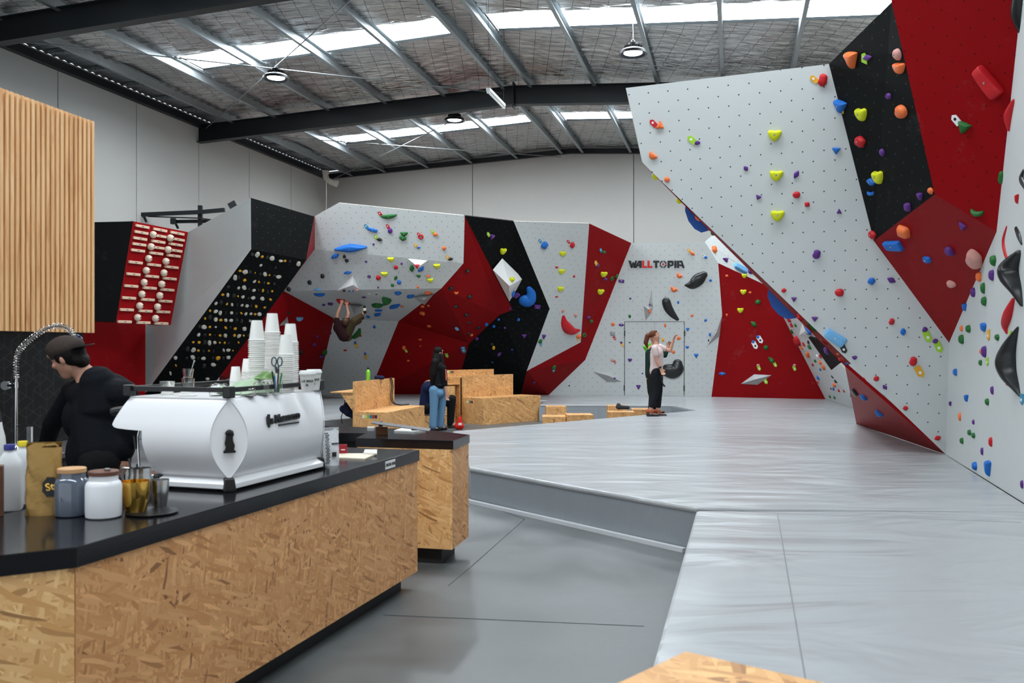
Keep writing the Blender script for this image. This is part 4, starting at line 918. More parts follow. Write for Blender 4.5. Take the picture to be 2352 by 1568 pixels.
# far white board and broad red board
holds((1400, 520), 3.266, """T 596 178 32 -50 a;622 202 44 30 o F -40;T 702 215 30 -45 W;722 233 26 24 b;522 370 52 38 o D -30;482 473 58 42 o D -25;758 404 26 24 b;515 570 22 24 b;618 668 28 20 o;720 704 24 24 b;417 742 22 32 o;586 771 30 28 b T;401 850 24 36 a;518 838 36 30 o;480 941 30 26 o;583 905 28 24 b D;650 968 34 36 b T
880 371 26 20 o;1012 370 42 36 y H;1004 491 50 42 y H;1055 495 28 20 o;1112 567 46 42 g;982 629 50 42 y H;880 665 18 24 o T;1082 731 58 36 g F -40;t 1130 850 60 -58 W;1113 829 28 28 b;t 1092 892 60 -62 W;1078 865 28 26 b;1174 908 42 40 g;t 1243 1037 38 -60 G;1215 1002 66 34 g F -45;t 1122 1062 40 -70 G;1115 1040 28 22 c;t 1388 1065 40 -70 G;1388 1040 28 22 c;845 1103 56 26 b F;t 1172 1162 44 -60 G
784 172 38 50 o;872 252 38 32 p T;980 318 100 36 l L -25;1054 337 36 36 p""")
z1 = lambda x, y: (1400 + x / 3.266, 520 + y / 3.266)
sweep([(*z1(572, 440), 3), (*z1(620, 435), 11), (*z1(670, 395), 14), (*z1(705, 365), 9)], 'k', sh='bean volume'); sweep([(*z1(425, 565), 10), (*z1(440, 610), 10), (*z1(470, 655), 8), (*z1(508, 695), 4)], 'k', sh='tapering bean volume')
sweep([(*z1(435, 1080), 15), (*z1(475, 1086), 17), (*z1(505, 1065), 16), (*z1(510, 1035), 12)], 'k', sh='curled volume')
volume([z1(255, 592), z1(330, 606), z1(272, 710)], z1(290, 620), .15, 'e'); volume([z1(290, 592), z1(318, 480), z1(328, 604)], z1(312, 570), .12, 'e'); volume([z1(842, 672), z1(735, 895), z1(826, 822)], z1(805, 790), .2, 'e')
volume([z1(985, 1180), z1(1085, 1108), z1(1215, 1115), z1(1110, 1187)], z1(1085, 1148), .2, 'e')
for x, y, w_, h_, c in ((303, 636, 22, 36, 'o'), (303, 586, 14, 14, 'p'), (753, 810, 24, 30, 'b'), (742, 853, 12, 18, 'k'), (802, 775, 12, 14, 'o')): on_top(*z1(x, y), w_ / 3.266, h_ / 3.266, c, 'B', 0, .09)
# tall white board
holds((1430, 140), 3.0154, """T 1325 125 66 -40 a;1388 132 80 95 r;T 212 430 62 -45 r;262 450 62 52 o T 60;T 478 545 70 -40 G;517 567 46 34 p;1053 514 98 84 y H;1065 793 96 80 y H;1073 1070 98 82 y H;208 658 66 50 o D -35;308 822 52 42 o;854 744 40 34 p F -50;1203 786 62 36 p F 60;940 944 42 34 p T -20;1205 929 60 52 r
1278 993 40 40 r F -40;1345 1338 68 68 p;1480 620 60 50 b T;1498 1045 38 34 p T -60""")
holds((1880, 500), 2.3758, """290 345 50 44 b;398 340 50 32 p F -25;115 410 56 48 r;400 566 38 38 r;462 621 36 44 b;580 610 34 34 p;t 595 648 68 -65 G;638 672 36 28 p;t 655 705 66 -65 G;518 782 52 54 r;t 552 840 68 -60 a;316 877 38 30 r;362 924 32 24 p F -50;475 1038 34 28 r;650 1201 38 28 r F 20;197 763 30 24 p D""")
holds((1600, 500), 2.8, """562 467 38 32 r;626 524 36 32 p T;760 650 42 34 p T;t 945 842 64 -65 k;890 772 145 72 l L -28""")
put_hold(1876, 583.7, 15, 15, 'p', 'R'); put_hold(1876, 583.7, 9, 9, 'p', 'B')
# black overhang, red overhang and the wedge below
holds((1880, 0), 2.8, """222 378 76 112 o T 0;T 298 372 66 -90 G;316 370 40 62 p F -80;515 350 60 80 c;525 435 78 84 o D;455 618 34 46 p;282 733 72 84 y H;540 718 76 98 o;275 908 72 78 r;415 980 38 50 p;390 1137 72 84 y H;340 1168 54 36 b F -20;337 1241 50 46 b C;725 1225 36 46 o;658 1260 38 50 p T;578 1330 60 44 p F -60;352 1508 50 56 r;148 680 80 66 b T -20;t 157 716 30 -60 a
T 885 768 74 -50 W;938 818 86 80 g T -20;1020 1365 90 80 g C -10;553 1485 98 76 o F -60;930 1455 36 46 p T""")
put_hold(1880 + 1095 / 2.8, 530 / 2.8, 80, 34, 'r', 'L', -48, hgt=.9)
holds((1880, 500), 2.3758, """414 150 84 44 b L 5;595 226 50 30 b;720 182 42 44 p;728 360 46 34 c;858 222 70 106 c B 10""")
# chalk-streaked side board
holds((1880, 0), 2.8, """1178 1142 46 90 g;1283 1275 30 66 r T""")
holds((1880, 500), 2.3758, """963 232 40 66 g;953 313 34 64 p;905 385 30 66 g;911 455 44 54 g;850 408 30 62 p;803 485 34 46 b T;883 322 44 56 o;785 605 20 38 o;824 607 40 48 g;t 930 640 60 -90 a;908 595 44 34 b D -30;980 652 44 40 g;788 665 34 58 g;912 730 34 68 p;888 730 18 26 o;888 790 32 34 g;t 924 785 44 -88 G;t 1050 640 44 -90 G;1035 897 22 44 r;752 842 32 42 b;953 942 22 50 p;812 982 40 42 b T;926 1005 36 42 g;723 1013 18 28 p T;775 1086 18 54 o;849 1115 16 32 p;828 1172 32 36 g;850 1188 32 36 g;787 1218 30 38 g;945 1225 24 60 r;897 1273 18 48 p;860 1355 34 54 b;935 1362 42 92 b T;1115 1455 20 50 p;t 1113 990 60 -90 t""")
z4 = lambda x, y: (1880 + x / 2.3758, 500 + y / 2.3758)
sweep([(*z4(1068, 450), 6), (*z4(1050, 520), 13), (*z4(1030, 580), 11), (*z4(1030, 625), 4)], 'r', sh='leaf volume', flat_=1.2); sweep([(1880 + 1258 / 2.8, 650 / 2.8, 5), (1880 + 1236 / 2.8, 740 / 2.8, 12), (1880 + 1228 / 2.8, 830 / 2.8, 5)], 'r', sh='leaf volume', flat_=1.2)
sweep([(*z4(1028, 50), 3), (*z4(1012, 120), 6), (*z4(1020, 190), 6), (*z4(1040, 245), 3)], 'r', sh='long crescent volume'); sweep([(*z4(1080, 60), 6), (*z4(1098, 100), 8), (*z4(1110, 140), 4)], 'k', sh='slim volume')
sweep([(*z4(1100, 195), 8), (*z4(1080, 265), 22), (*z4(1082, 325), 22), (*z4(1102, 400), 13), (*z4(1114, 475), 4)], 'k', sh='large drop volume', flat_=1.7); sweep([(*z4(1092, 600), 3), (*z4(1070, 700), 16), (*z4(1064, 785), 23), (*z4(1072, 860), 19), (*z4(1092, 930), 9), (*z4(1102, 970), 3)], 'k', sh='tall drop volume', flat_=1.7)
sweep([(1880 + 1320 / 2.8, 1100 / 2.8, 5), (1880 + 1312 / 2.8, 1150 / 2.8, 10), (1880 + 1330 / 2.8, 1200 / 2.8, 6)], 'k', sh='rounded volume'); sweep([(2344, -20, 14), (2340, 30, 17), (2352, 78, 9)], 'k', sh='hanging volume', flat_=.9)
# back of the tall white board: holds and blue volumes that stick out past its edge
nb = Pl(B3, S1, S1 + back); nbn = nb.n if nb.n.x < 0 else -nb.n; WB = ('far side of the tall white board', nbn, None, 'red')
def behind(px, py, w_, h_, c, kind='B', ang=0, dep=.05):
    p = nb.at(px, py); q = min((B3 + (S1 - B3) * (k / 200) for k in range(-10, 201)), key=lambda e: abs(H + 0 - e.z - (py - HY) / F * e.y) + abs((e.x / e.y * F + CX) - px) / 400)
    k_ = q.y / F; loc = q + Vector((.12, .14, 0)) * dep * 10
    o = put_hold(px, py, w_, h_, c, kind, ang, at=(loc, nbn, WB)); sc_ = o['_s']; M_ = Matrix((( S1 - B3).normalized(), nbn.cross((S1 - B3).normalized()), nbn)).transposed().to_4x4(); M_.translation = loc
    o.matrix_world = M_ @ Matrix.Diagonal((w_ * k_ / 2, h_ * k_ / 2, h_ * k_ * .9, 1)); return o
behind(1497, 399, 22, 20, 'y'); behind(1556, 455, 22, 20, 'y'); behind(1600, 497, 20, 14, 'o'); behind(1626, 521, 16, 10, 'r'); behind(1641, 532, 16, 14, 'g')
def keel(pts, c, sh):                    # big shell volume hanging under the edge, outline in pixels in the plane of the white board
    p0 = [pR.at(*p) + Vector((.10, .14, 0)) for p in pts]; nR = pR.n if pR.n.y > 0 else -pR.n; cc_ = sum(p0, Vector((0, 0, 0))) / len(p0)
    mb = MB(); k = len(p0); rings = [(1, 0), (1, .10), (.93, .22), (.75, .34), (.4, .42)]
    mb.add([cc_ + (p - cc_) * s_ + nR * d for s_, d in rings for p in p0], [(j * k + i, j * k + (i + 1) % k, (j + 1) * k + (i + 1) % k, (j + 1) * k + i) for j in range(4) for i in range(k)] + [tuple(range(k)), tuple(range(5 * k - 1, 4 * k - 1, -1))])
    o = mb.build('climbing_volume', hm(c), None, smooth=50); REG.append((o, HC[c][0], sh, 'climbing volume', WB, pts[0][1], pts[0][0]))
DB = 'b'; HC['B'] = ('deep blue', (.018, .085, .34))
keel([(1562, 458), (1560, 480), (1568, 504), (1582, 522), (1598, 531), (1616, 526), (1628, 520)], 'B', 'upper shell volume')
keel([(1754, 652), (1752, 680), (1762, 704), (1778, 722), (1797, 732), (1817, 730), (1836, 722)], 'B', 'lower shell volume')
# dark red undercut and the crowded receding board
holds((1600, 500), 2.8, """1020 1120 100 32 k F -65;1077 1150 34 50 b;1178 1258 34 80 b T;1080 1040 44 20 r;615 690 20 24 r;640 690 18 18 g;600 655 24 30 r;655 790 46 80 r;680 835 28 18 o;615 730 18 34 g;693 812 18 20 r;720 880 26 60 o;732 830 26 24 g;722 800 16 30 k;750 945 14 26 r;765 920 40 14 g;800 890 20 18 r;780 888 16 16 W;800 930 20 26 o;820 960 24 40 o;798 975 12 26 b;785 1028 18 20 b;782 1055 12 12 r;878 1020 18 16 k;898 1050 18 24 k;890 1075 22 26 o;882 1100 12 34 b;866 1098 10 14 p;918 1110 14 16 r;952 1112 14 18 r;968 1110 18 16 g;860 1148 16 14 g;890 1155 20 14 g;790 850 20 14 G;800 835 14 24 r;740 705 70 40 g F -35;720 725 90 34 b F -25;850 850 44 56 p;890 890 24 22 g;905 880 18 14 o;660 640 44 34 r;830 800 44 16 r F -35;925 915 40 20 r;965 945 28 18 b""")
volume([(1843, 742), (1835, 770), (1862, 770)], (1850, 760), .15, 'W', MATS['white_volume'], sh='small pyramid volume')
# spray board
holds((200, 440), 3.408, ';'.join("%s w B%d %d" % (e, i % 5, (i * 37) % 90 - 20) for i, e in enumerate("""1333 490 38 50;1448 520 46 36;1517 540 26 28;1655 562 40 36;1360 575 30 18;1238 625 46 36;1393 645 34 36;1500 663 34 36;1160 670 40 44;1310 702 34 18;1187 752 24 26;1230 750 36 38;1306 770 30 26;1102 807 30 32;1220 822 30 22;1300 828 40 26;1372 836 34 32;1010 873 34 22;1135 882 26 26;1213 888 26 18;1252 892 32 26;1008 935 38 24;1042 948 32 38;1131 946 32 22;1243 955 30 20;1283 954 28 20;1350 957 32 30;1007 998 40 34;1086 1004 30 26;1128 1005 24 30;1275 1010 20 24;916 1057 36 38;1007 1058 24 14;1232 1070 38 30;874 1118 30 26;1083 1124 34 34;1190 1127 36 24;958 1182 40 42;1000 1178 28 24;832 1236 36 40;1070 1240 20 32;1106 1238 26 28;692 1298 42 26;827 1293 34 38;910 1302 38 24;1106 1294 38 26;990 1352 26 40;653 1422 24 34;943 1462 26 22""".split(';'))))
holds((200, 440), 3.408, ';'.join("%s a B%d %d" % (e, i % 5, (i * 31) % 80 - 10) for i, e in enumerate("""1371 507 26 22;1550 541 24 18;1198 618 24 20;1316 635 14 12;1427 652 18 16;1233 690 26 26;1346 707 18 20;1419 715 22 18;1377 772 22 26;1448 778 20 18;1062 804 22 22;1181 818 18 14;1436 843 22 24;1095 878 20 20;1323 897 24 28;1390 904 18 18;963 932 22 20;1208 950 18 24;1315 957 20 20;924 992 20 22;1046 1002 26 24;961 1058 24 18;1086 1064 24 26;1159 1070 26 22;961 1118 22 18;1041 1124 20 24;1154 1124 24 22;1227 1125 20 16;831 1176 20 18;876 1178 30 22;1039 1180 16 18;1077 1182 18 18;1186 1179 20 18;871 1241 22 18;953 1244 20 14;1141 1242 14 14;1026 1300 34 32;696 1360 18 22""".split(';'))))
holds((200, 440), 3.408, ';'.join("%s k B%d" % (e, i % 5) for i, e in enumerate("""1292 488 36 32;1410 512 30 26;1588 545 24 22;1475 590 26 20;1275 625 34 30;1356 640 26 24;1467 655 26 20;1190 668 28 30;1386 710 24 20;1465 718 30 24;1107 740 40 26;1268 760 24 22;1342 765 20 20;1414 780 26 28;1148 808 40 34;1262 830 26 22;1050 862 36 34;1176 884 20 26;1285 890 20 20;1085 945 20 24;1170 950 24 22;962 980 40 38;1173 1000 34 32;1210 1008 36 30;880 1052 36 30;1122 1058 24 22;922 1118 34 24;1000 1120 18 16;1262 1120 24 22;920 1175 40 40;1110 1180 24 20;785 1228 42 40;912 1243 30 24;990 1245 24 26;780 1298 34 20;870 1300 24 20;985 1300 24 26;1065 1298 36 22;915 1358 46 34""".split(';'))))
# labels: colour and shape, then which one from the top of its board
ORD = 'first second third fourth fifth sixth seventh eighth ninth tenth eleventh twelfth thirteenth fourteenth fifteenth sixteenth seventeenth eighteenth nineteenth'.split()
def ordinal(k):
    if k < 20: return ORD[k - 1]
    t_ = ['twenty', 'thirty', 'forty', 'fifty', 'sixty', 'seventy', 'eighty', 'ninety'][k // 10 - 2]
    return (t_[:-1] + 'ieth') if k % 10 == 0 else t_ + '-' + ORD[k % 10 - 1]
fam = {}
for o, cn, sh, cat, wl_, py, px in REG: fam.setdefault((cn, sh, cat, wl_[0]), []).append((py, px, o))
for (cn, sh, cat, wh), v in fam.items():
    v.sort(key=lambda e: (e[0], e[1]))
    for k, (py, px, o) in enumerate(v):
        tag(o, '%s %s on the %s' % (cn, sh, wh) if len(v) == 1 else '%s %s, %s from the top of the %s' % (cn, sh, ordinal(k + 1), wh), cat, {'climbing hold': 'climbing holds on the ', 'route tag': 'route tags on the ', 'climbing volume': 'volumes on the '}[cat] + wh)
# past three hundred holds the smallest ones become one scatter of holds
hl = sorted([r[0] for r in REG if r[3] == 'climbing hold' and '_a' in r[0]], key=lambda o: -o['_a'])
keep = 300 - len([r for r in REG if r[3] == 'climbing hold' and '_a' not in r[0]])
bpy.context.view_layer.update(); mb = MB(); mlist = []
for o in hl[keep:]:
    mm = o.data.materials[0]
    if mm not in mlist: mlist.append(mm)
    mb.k = mlist.index(mm); M_ = o.matrix_world; mb.add([M_ @ v.co for v in o.data.vertices], [tuple(p.vertices) for p in o.data.polygons])
    for c_ in list(o.children): bpy.data.objects.remove(c_)
    bpy.data.objects.remove(o)
o = mb.build('small_climbing_holds', mlist, None, smooth=55)
tag(o, 'scatter of the smallest coloured holds over the spray board and other climbing boards', 'climbing holds', None, 'stuff')
REG = []
# the training board: wooden rungs and balls
rung_m = mat('pale_rung_wood', (.66, .47, .34), .55); ball_m = mat('pale_wood_ball', (.66, .54, .43), .45); ink = mat('burnt_mark', (.12, .06, .04), .7)
nF = pF.n if pF.n.y < 0 else -pF.n
def zF(x, y): return pF.at(200 + x / 3.408, 440 + y / 3.408)
RL = [(427, 272), (419, 319), (409, 367), (402, 412), (392, 460), (374, 553), (356, 645), (339, 738), (322, 831), (305, 923), (288, 1017)]
RM = [(566, 299), (560, 346), (551, 391), (545, 437), (535, 482), (518, 572), (502, 662), (484, 753), (468, 844), (451, 933), (435, 1024)]
RR = [(701, 325), (703, 373), (688, 413), (684, 460), (672, 501), (655, 590), (640, 680), (622, 767), (607, 856), (590, 940), (575, 1030)]
for cnm, rr in (('outer', RL), ('middle', RM), ('inner', RR)):
    for k, (x, y) in enumerate(rr):
        sl = .21 - .018 * k; c = zF(x, y); e = zF(x + 50, y + 50 * sl * .9); X = (e - c).normalized(); Y = nF.cross(X)
        M_ = Matrix((X, Y, nF)).transposed().to_4x4(); M_.translation = c + nF * .001
        mb = MB(M_); Wd = (e - c).length * 2 * 1.04; mb.box((0, 0, .018), (Wd, .052, .036)); o = mb.build('training_rung', rung_m, None, bevel=.006)
        mb = MB(M_); mb.box((0, 0, .0365), (Wd * .16, .014, .001)); mb.build('stamp', ink, o)
        cw = {'outer': 'beside the black side', 'middle': 'middle column', 'inner': 'beside the grey panel'}[cnm]
        tag(o, 'wooden rung, %s from the top, %s of the red board' % (ordinal(k + 1), cw), 'training rung', 'wooden rungs on the red training board')
for cnm, bb in (('column nearer the black side', [(497, 330), (480, 424), (461, 516), (443, 610), (426, 703), (409, 795), (391, 886), (375, 977)]), ('column nearer the grey panel', [(631, 356), (614, 447), (597, 539), (581, 629), (564, 717), (548, 806), (531, 894), (515, 984)])):
    for k, (x, y) in enumerate(bb):
        c = zF(x + 3, y + 4); r = 28 / 3.408 * c.y / F; mb = MB(); mb.ball(c + nF * (r * .8), r, 20, 12); o = mb.build('ball_hold', ball_m, None, smooth=180)
        M_ = Matrix((nF.orthogonal(), nF.cross(nF.orthogonal()), nF)).transposed().to_4x4(); M_.translation = c + nF * (r * 1.79)
        mb = MB(M_); mb.cyl((.01, 0, 0), .010, .002, 10); mb.build('bolt', black_matt, o)
        tag(o, 'wooden ball hold, %s from the top, %s' % (ordinal(k + 1), cnm), 'training ball', 'wooden balls on the red training board')
# ---------------------------------------------------------------- espresso machine on the counter
white_gloss = mat('white_machine_enamel', (.88, .88, .90), .22, coat=.4)
black_gloss = mat('black_plastic', (.012, .012, .013), .3)
clearg = mat('clear_glass', (1, 1, 1), .02, trans=1.0, ior=1.45)
def lathe_obj(name, prof, c, m, parent=None, n=28, smooth=40, **k):
    mb = MB(); mb.lathe(prof, n, c); return mb.build(name, m, parent, smooth=smooth, **k)
M0 = Vector((-1.44, 4.54, ZC)); ax_ = Vector((.31, .951, 0)).normalized(); bx_ = Vector((-ax_.y, ax_.x, 0))
MM = Matrix((ax_, bx_, Vector((0, 0, 1)))).transposed().to_4x4(); MM.translation = M0      # x along the counter, y to the barista
em = thing('espresso_machine', M0, 'large white two-sided espresso machine with black rails on the black counter', 'coffee machine')
Lm = .89; ZB, ZT_ = .062, .470
def bul(z): t_ = (z - ZB) / (ZT_ - ZB); return .066 * (1 - (2 * t_ - 1) ** 2)
def tW(z):
    pr_ = [(.06, .425), (.125, .46), (.235, .482), (.300, .484), (.303, .565), (.308, .640), (.314, .664), (.325, .676), (.34, .674), (.47, .612)]
    for (a, b), (c, d) in zip(pr_, pr_[1:]):
        if z <= c: return b + (d - b) * (z - a) / (c - a)
    return pr_[-1][1]
zs = sorted([ZB + (ZT_ - ZB) * k / 24 for k in range(25)] + [.300, .303, .305, .308, .311, .314, .319, .325])
def sheet_obj(name, f, na, m, th, off, smooth=60):
    """curved sheet f(s, z), s 0..1"""
    vs = [f(i / na, z) for z in zs for i in range(na + 1)]; n = len(vs); w1 = na + 1; nz = len(zs)
    fs = [(j * w1 + i, j * w1 + i + 1, (j + 1) * w1 + i + 1, (j + 1) * w1 + i) for j in range(nz - 1) for i in range(na)]
    vs2 = [Vector(p) + Vector(off) * th for p in vs]; fs2 = [tuple(i + n for i in f_[::-1]) for f_ in fs]
    rim = [i for i in range(w1)] + [(j + 1) * w1 - 1 for j in range(1, nz)] + [(nz - 1) * w1 + i for i in range(w1 - 2, -1, -1)] + [j * w1 for j in range(nz - 2, 0, -1)]
    fs3 = [(rim[i], rim[(i + 1) % len(rim)], rim[(i + 1) % len(rim)] + n, rim[i] + n) for i in range(len(rim))]
    mb = MB(MM); mb.add(vs + vs2, fs + fs2 + fs3); return mb.build(name, m, em, smooth=smooth)
sheet_obj('back_panel', lambda s_, z: (bul(z) + (Lm - 2 * bul(z)) * s_, -bul(z), z), 6, white_gloss, .012, (0, 1, 0))
sheet_obj('side_panel', lambda s_, z: (-bul(z), bul(z) + (tW(z) - bul(z)) * s_, z), 10, white_gloss, .012, (1, 0, 0))
sheet_obj('side_panel', lambda s_, z: (Lm + bul(z), bul(z) + (tW(z) - bul(z)) * s_, z), 10, white_gloss, .012, (-1, 0, 0))
sheet_obj('corner_panel', lambda s_, z: (-bul(z) + 2 * bul(z) * s_ - .002, bul(z) - 2 * bul(z) * s_ - .002, z), 2, white_gloss, .008, (.7, .7, 0))
sheet_obj('corner_panel', lambda s_, z: (Lm + bul(z) - 2 * bul(z) * s_, bul(z) - 2 * bul(z) * s_, z), 2, white_gloss, .008, (-.7, .7, 0))
for s0, (dx, dy) in (((0, 0), (1, 1)), ((Lm, 0), (-1, 1))):           # thin seam trims around each leaf
    for q in (-1, 1):
        mb = MB(MM); mb.tube([(s0[0] + (-dx * bul(z) if q < 0 else dx * bul(z)) - dx * .004, (bul(z) if q < 0 else -bul(z)) - .004, z) for z in zs], .0022, 6); mb.build('seam_trim', white_gloss, em, smooth=60)
mb = MB(MM); mb.box((Lm / 2, .24, .265), (Lm - .03, .42, .39)); mb.build('boiler_housing', black_gloss, em)
mb = MB(MM); mb.prism([(.012, .45, .305), (.012, .64, .315), (.012, .60, .463), (.012, .45, .463)], (Lm - .024, 0, 0)); mb.build('group_head_cover', steel, em, bevel=.004)
for k in range(2):                                                      # groups, handles
    xx = .25 + .42 * k; mb = MB(MM); mb.cyl((xx, .56, .23), .035, .09, 20); mb.build('brew_group', steel, em, smooth=40)
    mb = MB(MM); mb.cyl((xx, .56, .205), .037, .03, 20); mb.tube([(xx, .58, .215), (xx, .64, .20), (xx, .70, .19)], [.009, .014, .016], 10); pf = mb.build('portafilter', black_gloss, em, smooth=50)
mb = MB(MM); mb.tube([(-.01, .64, .40), (-.03, .68, .395), (-.03, .70, .39)], .022, 12); mb.build('steam_knob', black_gloss, em, smooth=50)
mb = MB(MM); mb.tube([(.06, .60, .31), (.05, .61, .25), (.03, .585, .15), (.01, .56, .03)], [.006, .006, .006, .005], 8); mb.build('steam_wand', steel, em, smooth=60)
mb = MB(MM); mb.tube([(.04, .62, .26), (.035, .605, .19)], .010, 8); mb.build('wand_sleeve', black_gloss, em, smooth=60)
mb = MB(MM); mb.box((Lm / 2, .50, .035), (Lm - .06, .22, .045)); mb.build('drip_tray', steel, em, bevel=.004)
for nm, pts, off in (('base_skirt', [(-.035, -.035, .012), (-.035, -.035, .045), (0.0, 0.0, .066), (.03, .03, .066), (.03, .03, .012)], None),):
    for (a, b, e, f_) in (((0, 0), (Lm, 0), (0, -1), (1, 0)), ((0, 0), (0, .43), (-1, 0), (0, 1)), ((Lm, 0), (Lm, .43), (1, 0), (0, 1))):
        A_, B_ = Vector((*a, 0)), Vector((*b, 0)); o_ = Vector((*e, 0)); mb = MB(MM)
        prof = [(.034, .014), (.034, .040), (.004, .064), (-.02, .064), (-.02, .014)]
        mb.prism([A_ + o_ * r + Vector((0, 0, z)) for r, z in prof], B_ - A_); mb.build(nm, white_gloss, em, bevel=.003)
for a in ((0, 0), (Lm, 0), (0, .43), (Lm, .43)):
    mb = MB(MM); mb.lathe([(.046, 0), (.046, .012), (.036, .062), (.03, .070)], 4, (a[0], a[1], 0)); mb.build('foot', black_gloss, em, bevel=.006)
mb = MB(MM); mb.box((Lm / 2, .22, .007), (Lm - .05, .40, .012)); mb.build('chassis', black_gloss, em)
mb = MB(MM); mb.box((Lm / 2, .31, .470), (Lm + .01, .60, .008)); mb.build('cup_tray', mat('tray_white', (.7, .7, .7), .3), em, bevel=.002)
for a, b in (((.0, .0), (Lm, .0)), ((0, 0), (0, .62)), ((Lm, 0), (Lm, .62)), ((0, .62), (Lm, .62))):
    mb = MB(MM); A_, B_ = Vector((*a, .515)), Vector((*b, .515)); d = (B_ - A_).normalized(); mb.box((A_ + B_) / 2, (max(.012, abs((B_ - A_).x)), max(.012, abs((B_ - A_).y)), .026)); mb.build('cup_rail', black_gloss, em, bevel=.003)
for a in ((0, 0), (Lm, 0), (0, .62), (Lm, .62)):
    mb = MB(MM); mb.prism([(a[0] - .024, a[1] - .024, .474), (a[0] + .024, a[1] - .024, .474), (a[0] + .024, a[1] + .024, .474), (a[0] - .024, a[1] + .024, .474)], (0, 0, .060)); mb.build('rail_post', black_gloss, em, bevel=.006)
# raised black script on the long side: two tall loops with a bar trailing off
ML = MM @ Matrix.Translation((.40, -.066, .345)) @ Matrix.Rotation(R(90), 4, 'X')
vs, fs = text_mesh('La Marzocco', .062, ML @ Matrix.Rotation(R(2), 4, 'Z'), .006, .0022)
mb = MB(); mb.v = vs; mb.f = fs; mb.fm = [0] * len(fs); mb.build('maker_lettering', black_gloss, em)
mb = MB(ML); mb.box((.05, -.036, 0), (.20, .008, .012)); mb.box((-.145, -.005, 0), (.012, .07, .012)); mb.build('lettering_underline', black_gloss, em)
ME = MM @ Matrix.Translation((-.009, -.009, .255)) @ Matrix.Rotation(R(-45), 4, 'Z') @ Matrix.Rotation(R(90), 4, 'X')
mb = MB(ME)                                                             # seated lion emblem with a shield
sil = [(-.030, -.058), (.030, -.058), (.030, -.046), (.022, -.044), (.026, -.02), (.018, .0), (.016, .02), (.022, .035), (.016, .054), (.0, .062), (-.014, .056), (-.022, .044), (-.018, .03), (-.02, .012), (-.024, -.01), (-.018, -.03), (-.024, -.044), (-.030, -.046)]
mb.prism([(x, y, 0) for x, y in sil], (0, 0, .010)); mb.box((-.004, -.022, .011), (.022, .030, .008)); mb.ball((.0, .045, .008), (.016, .015, .010), 12, 8); mb.build('lion_emblem', black_gloss, em)
# ---- paper cups in stacks, standing upside down on the tray
paper = mat('white_paper_cup', (.80, .79, .76), .6); paper_in = paper
mb = MB(); mb.lathe([(.045, 0), (.0485, .0015), (.0485, .0055), (.0425, .0075), (.030, .113), (.0295, .116), (.028, .112), (.026, .112)], 24); cup_me = mb.build('paper_cup', paper, None, smooth=35, at=(0, 0, 0)); CUP = cup_me.data; bpy.data.objects.remove(cup_me)
mb = MB(); mb.lathe([(.033, 0), (.035, .002), (.033, .006), (.0235, .078), (.022, .080), (.021, .077)], 20); cup_s = mb.build('paper_cup', paper, None, smooth=35, at=(0, 0, 0)); CUPS = cup_s.data; bpy.data.objects.remove(cup_s)
ztop = ZC + .475
def stack(px, Z, ytop, me, hc, step, desc, rr=.045):
    c = P(px, 800, Z); top = H + (HY - ytop) / F * Z; n = max(1, int(round((top - ztop - hc) / step)) + 1); rg = random.Random(int(px))
    for k in range(n):
        o = bpy.data.objects.new('paper_cup', me); col.objects.link(o); o.location = (c.x + rg.uniform(-.0012, .0012), c.y + rg.uniform(-.0012, .0012), ztop + k * step)
        tag(o, 'white paper cup, %s from the top, %s' % (ordinal(n - k), desc) if n > 1 else 'white paper cup, ' + desc, 'cup', 'paper cups in the ' + desc)
stack(590, 5.12, 735, CUP, .116, .0118, 'stack beside the green cloth')
stack(625, 5.32, 719, CUP, .116, .0118, 'tallest stack on the coffee machine')
stack(667.5, 5.42, 742, CUP, .116, .0118, 'stack nearest the lidded cups')
stack(657, 5.14, 770, CUP, .116, .0118, 'stack behind the pens')
stack(568, 5.35, 822, CUPS, .080, .009, 'short stack of small cups'); stack(541, 5.25, 843, CUPS, .080, .009, 'pair of small cups')
# two lidded takeaway cups
for px, Z, lb in ((706, 5.10, 'lidded white takeaway cup with black lettering, the nearer of two'), (721, 5.35, 'lidded white takeaway cup with black lettering, the one behind')):
    c = P(px, 800, Z); c.z = ztop - .0; o = thing('takeaway_cup', c, lb, 'cup', 'lidded cups on the machine')
    lathe_obj('cup_body', [(.031, 0), (.032, .002), (.044, .104), (.045, .106)], c, paper, o); lathe_obj('lid', [(.048, .101), (.049, .109), (.046, .111), (.044, .121), (.040, .124), (.039, .119)], c, white_plastic, o)
    dirv = (Vector((0, 0, 0)) - c); dirv.z = 0; dirv.normalize(); ang = math.atan2(dirv.x, -dirv.y)
    for s_, zz, sz in (('LA MAR', .064, .019), ('St.', .042, .017)):
        M_ = Matrix.Translation(c + dirv * .0405 + Vector((0, 0, zz))) @ Matrix.Rotation(ang, 4, 'Z') @ Matrix.Rotation(R(83), 4, 'X'); vs, fs = text_mesh(s_, sz, M_, .0012, .0006); mb = MB(); mb.v = vs; mb.f = fs; mb.fm = [0] * len(fs); mb.build('printed_lettering', black_matt, o)
